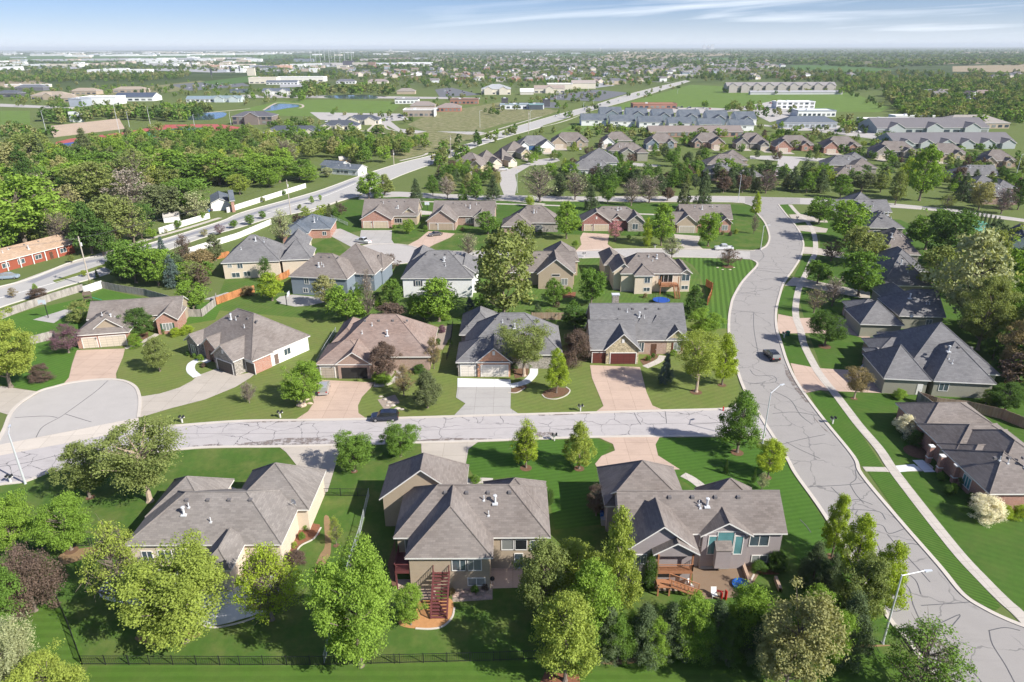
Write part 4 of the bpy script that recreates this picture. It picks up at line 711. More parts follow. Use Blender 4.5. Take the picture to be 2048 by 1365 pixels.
rH = house('sage house with satellite dish between the street trees and the large hipped house', 'dgrey', 'sage', [
    ('x', (1792, 627), (1900, 640), 12, 3.2, 'hg', None, 0.72), ('x', (1716, 644), (1815, 656), 9.5, 3.1, 'hh', None, 0.8), ('x', (1706, 624), (1790, 632), 8, 3.1, 'hh', 'brickb', 0.5), ('y', (1785, 612), (1850, 618), ('H', 565), 3.3, 'hh', None, 0.8)],
    [('w', 0, 'f', 0.7, 1.2, 1.1, 1.2), ('g', 2, 'l', 0.5, 4.8, 2.3, (0.3, 0.25, 0.2))], ang=-5)
rF = house('brick house with columned porch and stepped hipped grey roof by the white bushes', 'mid', 'brickb', [
    ('x', (1979, 988), (2120, 988), 11, 3.1, 'hh', 'brick', 0.55), ('x', (1905, 914), (2080, 914), 9.5, 3.1, 'hh', 'brick', 0.55), ('x', (1847, 858), (2000, 858), 8.5, 3.1, 'hh', 'brick', 0.55), ('y', (1990, 965), (2150, 965), ('H', 860), 3.4, 'hh', 'brick', 0.6), ('x', (1930, 940), (2060, 940), 7, 3.05, 'hh', 'sage', 0.55)],
    [('w', 0, 'l', 0.55, 1.6, 1.6, 0.8, 3, GLT), ('w', 2, 'l', 0.6, 1.0, 1.5, 0.8), ('d', 1, 'l', 0.45, 1.1, 2.2)], ang=0)
root, M, Mi, rects = rF
for x, y in ((1855, 925), (1876, 945), (1905, 965)):
    p = Mi @ g(x, y); mb = MB(); mb.box(p.x - 0.3, p.x + 0.3, p.y - 0.3, p.y + 0.3, 0.05, 2.95); c = mb.build('porch_column', WL['brick'], root, uv=True); mb = MB(); mb.box(p.x - 0.36, p.x + 0.36, p.y - 0.36, p.y + 0.36, 0.9, 1.05); mb.box(p.x - 0.36, p.x + 0.36, p.y - 0.36, p.y + 0.36, 2.8, 2.97); mb.build('column_cap', TRIM, c)
R1 = house('house with tan gable at the north end of the east side street trees', 'dgrey', 'tan', [('x', (1668, 424), (1785, 425), 12, 3.2, 'gg', None, 0.55), ('y', (1704, 430), (1750, 430), 12, 3.3, 'gg', None, 0.75), ('y', (1700, 412), (1760, 412), 12, 3.6, 'hh', None, 0.7)], [('w', 1, 'f', 0.5, 1.6, 1.2, 1)], ang=-3, auto=True)
R2 = house('dark roofed hipped house just south of the tan gabled one', 'dgrey', 'stoneg', [('y', (1737, 456), (1810, 457), 12, 3.2, 'hh', None, 0.7), ('x', (1735, 450), (1800, 452), 10, 3.1, 'hh', None, 0.8)], ang=-5, auto=True)
R3 = house('hipped house half hidden behind the east street trees', 'mid', 'stoneg', [('x', (1765, 507), (1845, 512), 14, 3.2, 'hh', None, 0.8), ('y', (1770, 480), (1830, 485), 10, 3.3, 'hh', None, 0.7)], ang=-6, auto=True)
R4 = house('hipped house with tree shade dappling its dark roof', 'dgrey', 'sage', [('x', (1760, 566), (1872, 578), 15, 3.2, 'hh', None, 0.8), ('y', (1770, 540), (1860, 545), 14, 3.2, 'hh', None, 0.8)], ang=-6, auto=True)
R5 = house('dark roofed white house at the east edge beside the green court', 'char', 'white', [('y', (2008, 494), (2080, 500), 18, 3.4, 'gg', None, 0.8)], [('w', 0, 'l', k / 5, 1.3, 1.3, 1.0) for k in (1, 2, 3, 4)], ang=-30)
# ---- middle row, seen from behind
r6 = house('white walkout house with solar panels on its roof', 'dgrey', 'cream', [
    ('x', (441, 527), (560, 522), ('R', 470), 4.6, 'hh', None, 0.8), ('x', (558, 524), (624, 515), 11, 4.6, 'hh', None, 0.8), ('y', (475, 528), (556, 519), 16, 4.6, 'hh', None, 0.8), ('y', (560, 500), (615, 496), 12, 4.5, 'hg', None, 0.8)],
    [('w', 0, 'f', 0.12, 1.0, 0.8, 3.2), ('w', 0, 'f', 0.3, 1.3, 1.5, 2.9), ('w', 0, 'f', 0.4, 1.6, 1.2, 0.6), ('w', 0, 'f', 0.2, 2.0, 1.2, 0.4), ('w', 2, 'f', 0.6, 1.4, 1.4, 2.9)])
root, M, Mi, rects = r6; r, ze, axis, ends, pitch = rects[2]; u0, u1, v0, v1 = r
mb = MB(); hb = (u1 - u0) / 2
for a in range(4):
    for b in range(7):
        s0, s1 = 0.5 + a * 1.15, 0.5 + a * 1.15 + 1.08; y0 = v0 + hb * 0.75 + b * 1.5; P = lambda s, y: (u0 + s * 0.86, y, ze + pitch * s * 0.86 + 0.08)
        if s1 * 0.86 < hb - 0.2: mb.face([P(s0, y0 + 1.42), P(s0, y0), P(s1, y0), P(s1, y0 + 1.42)])
mb.build('solar_panel', glassmat('solar_cell', (0.03, 0.05, 0.10)), root)
r7 = house('slate blue house with wide grey roof and half-round court', 'mid', 'blue', [
    ('x', (580, 551), (692, 561), ('R', 507), 4.9, 'hh', None, 0.8), ('y', (640, 545), (750, 549), 15, 4.6, 'hh', None, 0.8), ('x', (735, 545), (771, 537), 9, 4.0, 'hh', None, 0.8)],
    [('w', 0, 'f', 0.28, 1.1, 1.5, 3.0), ('w', 0, 'f', 0.62, 1.6, 1.5, 3.0), ('w', 0, 'f', 0.24, 1.2, 1.1, 0.7), ('w', 0, 'f', 0.55, 1.4, 1.1, 0.7), ('w', 2, 'f', 0.5, 1.0, 1.3, 1.8, 1)], ang=-9)
r8 = house('bright white walkout house with grey hipped roof', 'dgrey', 'white', [
    ('x', (801, 558), (947, 556), ('R', 501), 5.2, 'hh', None, 0.8), ('y', (900, 548), (955, 549), 14, 5.2, 'gh', None, 0.7), ('y', (815, 530), (860, 530), 14, 5.1, 'hh', None, 0.8)],
    [('w', 0, 'f', 0.22, 1.2, 1.3, 3.1, 2, None, plain('dark_shutter2', (0.04, 0.04, 0.05))), ('w', 0, 'f', 0.24, 1.6, 0.9, 0.6), ('w', 1, 'f', 0.7, 1.8, 1.4, 3.0), ('w', 1, 'f', 0.7, 1.8, 0.8, 0.6), ('w', 0, 'f', 0.5, 2.4, 1.8, 2.7, 3, GLD)], ang=0)
deck(r8[0], (7.2, 11.6, -2.0, 0.6), 2.5, DECKB, rails=[[(7.2, 0.4, 2.5), (7.2, -2, 2.5), (11.6, -2, 2.5)]], posts=[(7.3, -1.9, 2.5), (11.5, -1.9, 2.5)])
r9 = house('tan house with small gable behind the tall pale birch', 'mid', 'tan', [
    ('x', (1020, 545), (1152, 545), ('R', 503), 3.6, 'gg', None, 0.8), ('y', (1074, 549), (1150, 548), 9, 4.2, 'gg', None, 0.8), ('y', (1090, 520), (1160, 526), 12, 4.2, 'hh', None, 0.8)],
    [('w', 1, 'f', 0.5, 2.0, 0.5, 3.5, 1, GLD), ('w', 1, 'f', 0.75, 1.6, 1.7, 1.1)], ang=0)
r10 = house('cream walkout house with angled bay and wooden deck stairs beside the striped corner lawn', 'mid', 'cream', [
    ('x', (1240, 547), (1372, 548), ('R', 506), 5.0, 'hh', None, 0.8), ('y', (1268, 552), (1310, 552), 8, 5.0, 'hh', None, 0.75), ('y', (1360, 547), (1386, 548), 11, 5.0, 'gh', None, 0.7), ('y', (1207, 530), (1248, 530), 12, 4.6, 'hh', None, 0.8), ('y', (1225, 545), (1270, 545), 12, 4.9, 'gh', None, 0.8)],
    [('w', 1, 'f', 0.7, 1.3, 1.4, 3.0), ('w', 1, 'f', 0.7, 1.5, 0.9, 0.8), ('w', 2, 'f', 0.5, 1.9, 1.6, 3.0), ('w', 2, 'f', 0.5, 1.6, 0.9, 0.7), ('w', 4, 'f', 0.6, 1.5, 1.5, 2.9), ('w', 4, 'f', 0.55, 1.4, 1.0, 0.5), ('w', 0, 'f', 0.72, 3.4, 1.9, 2.6, 3, GLD)], ang=0)
u0, u1, v0, v1 = r10[3][0][0]; s = u0 + (u1 - u0) * 0.6
deck(r10[0], (s, s + 4.6, v0 - 2.2, v0 + 0.5), 2.5, DECKB, rails=[[(s, v0, 2.5), (s, v0 - 2.2, 2.5), (s + 2.8, v0 - 2.2, 2.5)]], posts=[(s + 0.1, v0 - 2, 4.8), (s + 4.5, v0 - 2, 4.8)], stair=((s + 3.2, v0 - 2.2, 2.5), (s + 3.2, v0 - 5.2, 0.1), (1, 0, 0), 1.2, 10))
# ---- north side of the second cul-de-sac
GA = (0.58, 0.47, 0.35)
n1 = house('brick house with cream gables at the head of the north cul-de-sac', 'mid', 'brick', [('x', (722, 434), (836, 431), ('R', 398), 3.3, 'gg', 'tan', 0.66), ('y', (719, 440), (784, 439), 10, 3.2, 'gg', 'brick', 0.6), ('y', (799, 431), (837, 431), 9, 3.3, 'gg', 'stone', 0.75)], [('g', 1, 'f', 0.2, 2.7, 2.4, GA), ('g', 1, 'f', 0.65, 4.9, 2.4, GA), ('w', 2, 'f', 0.6, 1.6, 1.6, 0.9), ('w', 0, 'f', 0.65, 2.5, 1.5, 0.8, 3, GLD)], garage=GA, ang=0)
n2 = house('brown brick house with a grey saloon parked on its pink drive', 'mid', 'brickb', [('x', (862, 435), (990, 431), ('R', 402), 3.3, 'gg', 'brickb', 0.66), ('y', (852, 442), (912, 444), 11, 3.2, 'gg', 'brickb', 0.72), ('y', (945, 436), (978, 436), 9, 3.3, 'gg', 'stoneg', 0.75)], [('g', 1, 'f', 0.22, 2.7, 2.4, (0.45, 0.35, 0.26)), ('g', 1, 'f', 0.66, 4.9, 2.4, (0.45, 0.35, 0.26)), ('w', 0, 'f', 0.6, 2.5, 1.6, 0.8, 3, GLD)], ang=-3)
n3 = house('grey brick house with hipped roof west of the tall bright green twin tree', 'mid', 'stoneg', [('x', (1020, 446), (1118, 446), ('R', 411), 3.3, 'hh', None, 0.8), ('y', (1003, 452), (1064, 455), 11, 3.2, 'hh', 'brickb', 0.62)], [('g', 1, 'f', 0.68, 4.7, 2.3, (0.36, 0.35, 0.33)), ('w', 0, 'f', 0.6, 2, 1.6, 0.8)], ang=-2)
n4 = house('deep red brick house with stone wing behind the pink redbud', 'mid', 'brickr', [('x', (1175, 440), (1285, 440), ('R', 413), 3.3, 'hh', 'brickr', 0.66), ('y', (1162, 444), (1224, 446), 11, 3.2, 'gh', 'brickr', 0.7), ('y', (1224, 440), (1247, 440), 7, 3.4, 'gg', 'brickr', 0.8), ('y', (1254, 444), (1292, 446), 9, 3.3, 'gg', 'stoneg', 0.8)], [('g', 1, 'f', 0.22, 2.6, 2.3, GA), ('g', 1, 'f', 0.68, 4.8, 2.3, GA), ('w', 3, 'f', 0.45, 1.8, 1.8, 0.8), ('l', 1, 'f', 0.5, 4.2)], ang=-2)
n5 = house('gabled house with tan garage front and red brick wing facing the striped lawn', 'mid', 'tan', [('x', (1360, 437), (1468, 440), ('R', 409), 3.4, 'gg', 'brick', 0.7), ('y', (1352, 447), (1398, 449), 11, 3.3, 'gg', 'tan', 0.8), ('x', (1345, 448), (1400, 449), 10, 3.1, 'gg', 'brick', 0.6), ('y', (1438, 446), (1467, 448), 8, 3.3, 'gg', 'brick', 0.85)], [('g', 1, 'f', 0.5, 4.8, 2.3, (0.45, 0.40, 0.33)), ('w', 3, 'f', 0.45, 1.8, 1.6, 0.9)], ang=-2)
n6 = house('low brick house among bushes west of the pickup drive', 'slate', 'brick', [('x', (575, 462), (663, 456), 14, 3.2, 'hh', None, 0.5), ('y', (560, 470), (618, 466), 14, 3.1, 'hh', 'brick', 0.5)], [('w', 1, 'f', 0.8, 1.2, 1.2, 1), ('w', 0, 'f', 0.85, 1.2, 1.2, 1)], ang=5)
rb = house('long low red ranch house with tan roof by the arterial road', 'tan', 'red', [('x', (-60, 540), (150, 486), 11, 3.1, 'gg', None, 0.4)], [('w', 0, 'f', t, 1.8, 1.2, 1.1) for t in (0.3, 0.45, 0.62, 0.88)] + [('d', 0, 'f', 0.75, 1, 2.1)])
u0, u1, v0, v1 = rb[3][0][0]
for k in range(7): mb = MB(); x = u0 + 2 + k * (u1 - u0 - 8) / 6; mb.box(x - 0.12, x + 0.12, v0 - 0.02, v0 + 0.22, 0, 3.0); mb.build('porch_post', TRIM, rb[0])
gw = house('white house with attached garage behind the far wall of the arterial', 'slate', 'white', [('y', (421, 407), (459, 404), 17, 3.2, 'gg', None, 0.45), ('x', (459, 402), (470, 402), 14, 4.5, 'gg', 'brick', 0.4)], [('g', 0, 'f', 0.5, 6.6, 2.6, (0.75, 0.76, 0.76))], vents=False)
wh = house('small white house with blue-grey roof in the clearing by the arterial', 'slate', 'white', [('x', (650, 336), (716, 340), 9, 3.0, 'gg', None, 0.4), ('x', (640, 330), (680, 333), 9, 3.1, 'gg', None, 0.4)], [('w', 0, 'f', 0.5, 1.4, 1.1, 1)], auto=True)
# ------------------------------------------------------------ trees
npr = np.random.RandomState(11)
FOL = {k: foliage('leaves_' + k, *v) for k, v in {
    'lime': ((0.26, 0.37, 0.045),), 'bright': ((0.175, 0.30, 0.05),), 'green': ((0.12, 0.225, 0.045),), 'deep': ((0.08, 0.155, 0.04),), 'olive': ((0.185, 0.245, 0.08),), 'pale': ((0.29, 0.35, 0.19),), 'yellow': ((0.25, 0.335, 0.07),),
    'dark': ((0.085, 0.13, 0.06), 0.3, 0.15), 'blue': ((0.09, 0.14, 0.125), 0.3, 0.15), 'cedar': ((0.12, 0.155, 0.07), 0.3, 0.15), 'purple': ((0.125, 0.10, 0.08), 0.4, 0.25), 'plum': ((0.15, 0.09, 0.12), 0.4, 0.25), 'pink': ((0.42, 0.22, 0.26), 0.3, 0.3),
    'brown': ((0.23, 0.20, 0.10), 0.4, 0.25), 'tan': ((0.26, 0.285, 0.125), 0.3, 0.3), 'white': ((0.62, 0.64, 0.50), 0.3, 0.3), 'grey': ((0.25, 0.24, 0.20), 0.3, 0.2), 'gold': ((0.45, 0.36, 0.05),)}.items()}
BARK = plain('bark', (0.19, 0.155, 0.125), 0.95, 0.05, 0, 0.35, 3); BARKP = plain('pale_bark', (0.42, 0.33, 0.25), 0.95, 0.05, 0, 0.3, 3)
def envelope(kind, t):
    if kind == 'round': return math.sqrt(max(0, 1 - (2 * t - 1) ** 2)) ** 0.8
    if kind == 'oval': return math.sin(math.pi * min(1, max(0, t)) ** 0.75) ** 0.7
    if kind == 'vase': return (0.35 + 0.75 * t) * math.sqrt(max(0, 1 - max(0, (t - 0.6) / 0.4) ** 2))
    if kind == 'cone': return (1 - t) ** 0.85 * (0.9 + 0.1 * math.cos(t * 40)) + 0.02
    if kind == 'bush': return math.sqrt(max(0, 1 - t ** 2.2))
    if kind == 'column': return 0.95 * math.sin(math.pi * min(1, t * 0.9 + 0.1)) ** 0.4
    if kind == 'pyr': return max(0.02, (1 - t) ** 0.6 * min(1, 0.45 + t * 3))
    return 1
KIN = {  # envelope, clusters, leaf count factor, crown start, limbs/twigs, cluster radius
    'round': ('round', 200, 1.0, 0.16, 30, 0.095), 'oval': ('oval', 180, 0.8, 0.16, 30, 0.095), 'vase': ('vase', 150, 0.5, 0.27, 36, 0.095), 'cone': ('cone', 190, 1.0, 0.04, 8, 0.085), 'bush': ('bush', 120, 0.9, 0.02, 10, 0.13),
    'column': ('column', 90, 0.8, 0.03, 6, 0.16), 'pyr': ('pyr', 190, 0.8, 0.14, 30, 0.09), 'sparse': ('oval', 90, 0.30, 0.18, 70, 0.11), 'bare': ('round', 90, 0.05, 0.15, 90, 0.12), 'willow': ('vase', 110, 0.9, 0.1, 24, 0.10)}
PH, PW = 8.0, 6.0
def crown_arrays(kind, nleaf, lsize, seed):
    env, ncl, lf, cs, nl, cr_ = KIN[kind]; rs = np.random.RandomState(seed); n = int(nleaf * lf)
    ncl = int(ncl if nleaf > 5000 else ncl * 0.6 if nleaf > 1000 else max(10, ncl * 0.22))
    c = []
    wob = [(rs.uniform(0, 6.28), rs.uniform(0, 6.28)) for _ in range(3)]
    lob = []
    if kind in ('round', 'oval', 'vase', 'bush', 'willow'):
        for i in range(11):
            t = rs.uniform(0.12, 0.85); a = i * 2.4 + rs.uniform(-0.4, 0.4); r = envelope(env, t) * rs.uniform(0.3, 0.72); lob.append((math.cos(a) * r, math.sin(a) * r, t * 1.7, rs.uniform(0.34, 0.50)))
    tries = 0
    while len(c) < ncl:
        tries += 1
        t = rs.uniform(0.01, 1); a = rs.uniform(0, 6.283)
        R_ = envelope(env, t) * (1 + 0.15 * math.sin(3 * a + wob[0][0] + 3 * t) + 0.11 * math.sin(5 * a + wob[1][0] - 4 * t))
        if rs.uniform() > R_ * 0.9 + 0.15: continue
        r = R_ * rs.uniform(0.05, 1) ** 0.42 * (1 - cr_ * 0.9)
        if lob and tries < 40000:
            m_ = min(math.sqrt((math.cos(a) * r - l[0]) ** 2 + (math.sin(a) * r - l[1]) ** 2 + (t * 1.7 - l[2]) ** 2) / l[3] for l in lob)
            if m_ > 1.0 and rs.uniform() > 0.10: continue
        z0 = cs * PH
        c.append((math.cos(a) * r * PW / 2, math.sin(a) * r * PW / 2, z0 + (PH - z0) * (0.03 + 0.93 * t)))
    c = np.array(c); k = rs.randint(0, ncl, n); rad = cr_ * PW * rs.uniform(0.55, 1.45, ncl)[k]
    d = rs.normal(size=(n, 3)); d /= np.linalg.norm(d, axis=1)[:, None] + 1e-9
    rr = rs.uniform(0, 1, n) ** 0.45
    p = c[k] + d * (rad * rr)[:, None] * np.array([1, 1, 0.75])
    if kind == 'willow': p[:, 2] -= np.abs(rs.normal(size=n)) * 1.1; p[:, 2] = np.maximum(p[:, 2], 0.5)
    # leaf quads facing outwards and upwards
    nn = d * 0.9 + np.array([0, 0, 0.5]) + rs.normal(size=(n, 3)) * 0.8; nn /= np.linalg.norm(nn, axis=1)[:, None]
    a = np.cross(nn, rs.normal(size=(n, 3))); a /= np.linalg.norm(a, axis=1)[:, None] + 1e-9; b = np.cross(nn, a)
    s = lsize * rs.uniform(0.6, 1.35, n)[:, None]; asp = 0.62 if kind not in ('willow', 'cone') else 0.4
    q = np.stack([p - a * s * 0.5, p + b * s * asp * 0.5, p + a * s * 0.5, p - b * s * asp * 0.5], 1)
    tint = np.clip(rs.uniform(0, 1, ncl)[k] * 0.55 + rs.uniform(0, 0.45, n), 0, 1)
    return q, tint, c
def quads_mesh(name, q, tint, mat):
    n = len(q); me = bpy.data.meshes.new(name); me.vertices.add(n * 4); me.vertices.foreach_set('co', q.reshape(-1).astype(np.float32))
    me.loops.add(n * 4); me.loops.foreach_set('vertex_index', np.arange(n * 4, dtype=np.int32)); me.polygons.add(n)
    me.polygons.foreach_set('loop_start', np.arange(0, n * 4, 4, dtype=np.int32)); me.polygons.foreach_set('loop_total', np.full(n, 4, dtype=np.int32))
    me.materials.append(mat); me.update(calc_edges=True)
    at = me.attributes.new('tint', 'FLOAT', 'FACE'); at.data.foreach_set('value', tint.astype(np.float32)); return me
def trunk_mesh(kind, c, seed, twigs, bark):
    rs = random.Random(seed); mb = MB(); env, _, _, cs, nl, _c = KIN[kind]; zt = PH * (0.9 if kind in ('cone', 'column', 'pyr') else 0.62)
    r0 = 0.17; pts = [(0, 0, 0)]; nst = 5
    for i in range(1, nst + 1): pts.append((rs.uniform(-0.12, 0.12) * i / 2, rs.uniform(-0.12, 0.12) * i / 2, zt * i / nst))
    mb.bar((0, 0, 0), (0, 0, 0.25), r0 * 1.5, r0, 8, cap=False)
    for i in range(nst): mb.bar(pts[i], pts[i + 1], r0 * (1 - 0.17 * i), r0 * (1 - 0.17 * (i + 1)), 7, cap=False)
    cl = [tuple(x) for x in c]; rs.shuffle(cl)
    for q in cl[:nl]:
        z0 = max(cs * PH * 0.8, min(zt * 0.95, q[2] - abs(math.hypot(q[0], q[1])) * 0.9)); s = Vector((pts[-1][0] * z0 / zt, pts[-1][1] * z0 / zt, z0)); e = Vector(q); m_ = s.lerp(e, 0.5) + Vector((0, 0, -0.15))
        mb.bar(s, m_, 0.06, 0.04, 4, cap=False); mb.bar(m_, e, 0.04, 0.015, 4, cap=False)
        for k in range(twigs):
            d = Vector((rs.gauss(0, 1), rs.gauss(0, 1), rs.gauss(0.5, 0.8))).normalized() * rs.uniform(0.6, 1.3); o = s.lerp(e, rs.uniform(0.5, 1)); mb.bar(o, o + d, 0.022, 0.008, 3, cap=False)
    o = mb.build('trunk', bark); me = o.data; bpy.data.objects.remove(o); return me
PROTO = {}
def proto(kind, lod, v):
    key = (kind, lod, v)
    if key not in PROTO:
        n, s = {'big': (42000, 0.13), 'near': (24000, 0.165), 'mid': (6500, 0.30), 'far': (700, 0.85)}[lod]
        if kind == 'cone': n = int(n * 1.2)
        seed = sum(ord(ch) for ch in kind) * 31 + v * 7
        q, t, c = crown_arrays(kind, n, s, seed)
        tw = {'bare': 14, 'sparse': 7}.get(kind, 0); tw = tw if lod in ('near', 'big') else tw // 2
        PROTO[key] = (quads_mesh('crown', q, t, FOL['green']), trunk_mesh(kind, c, seed, tw, BARK), trunk_mesh(kind, c, seed, tw, BARKP) if kind in ('vase',) else None)
    return PROTO[key]
def solve_h(x, y, yt, wm, cs):
    b = g(x, y); lo, hi = 0.3, 40
    for _ in range(28):
        h = (lo + hi) / 2; bb = h * (1 - cs) / 2; cz = h - bb; d = math.hypot(b.x, b.y); th = math.atan2(H - cz, d)
        px, py = proj((b.x, b.y, cz)); dist = math.hypot(d, H - cz); off = math.sqrt((bb * math.cos(th)) ** 2 + (0.8 * wm / 2 * math.sin(th)) ** 2) / dist * F
        if py - off > yt: lo = h
        else: hi = h
    return h
TREES = []
def tree(x, y, yt, wpx, kind, col, label=None, group='trees of the neighbourhood', lod=None, cat='tree', name=None, bark=None, n=[0]):
    b = g(x, y); fz = b.y * CP + H * SP; wm = wpx * fz / F * (1.12 if kind in ('round', 'oval', 'vase', 'bush', 'willow') else 1.03); h = solve_h(x, y, yt, wm, KIN[kind][3]); n[0] += 1
    lod = lod or (('big' if wm > 8.5 else 'near') if fz < 150 else 'mid'); v = n[0] % (3 if lod != 'far' else 2); cm, tm, tp = proto(kind, lod, v)
    name = name or ('conifer' if kind == 'cone' and col in ('dark', 'blue', 'cedar', 'green') else 'shrub' if kind == 'bush' else 'tree')
    if cat == 'tree' and kind == 'bush': cat = 'shrub'
    e = empty(name, (b.x, b.y, 0), rnd.uniform(0, 6.28), label, cat, group); sx = wm / PW; e.scale = (sx, sx, h / PH)
    c = bpy.data.objects.new('crown', cm); link(c, e); c.material_slots[0].link = 'OBJECT'; c.material_slots[0].material = FOL[col]
    t = bpy.data.objects.new('trunk', tp if (tp and bark) else tm); link(t, e)
    TREES.append((b.x, b.y, wm, h)); return e
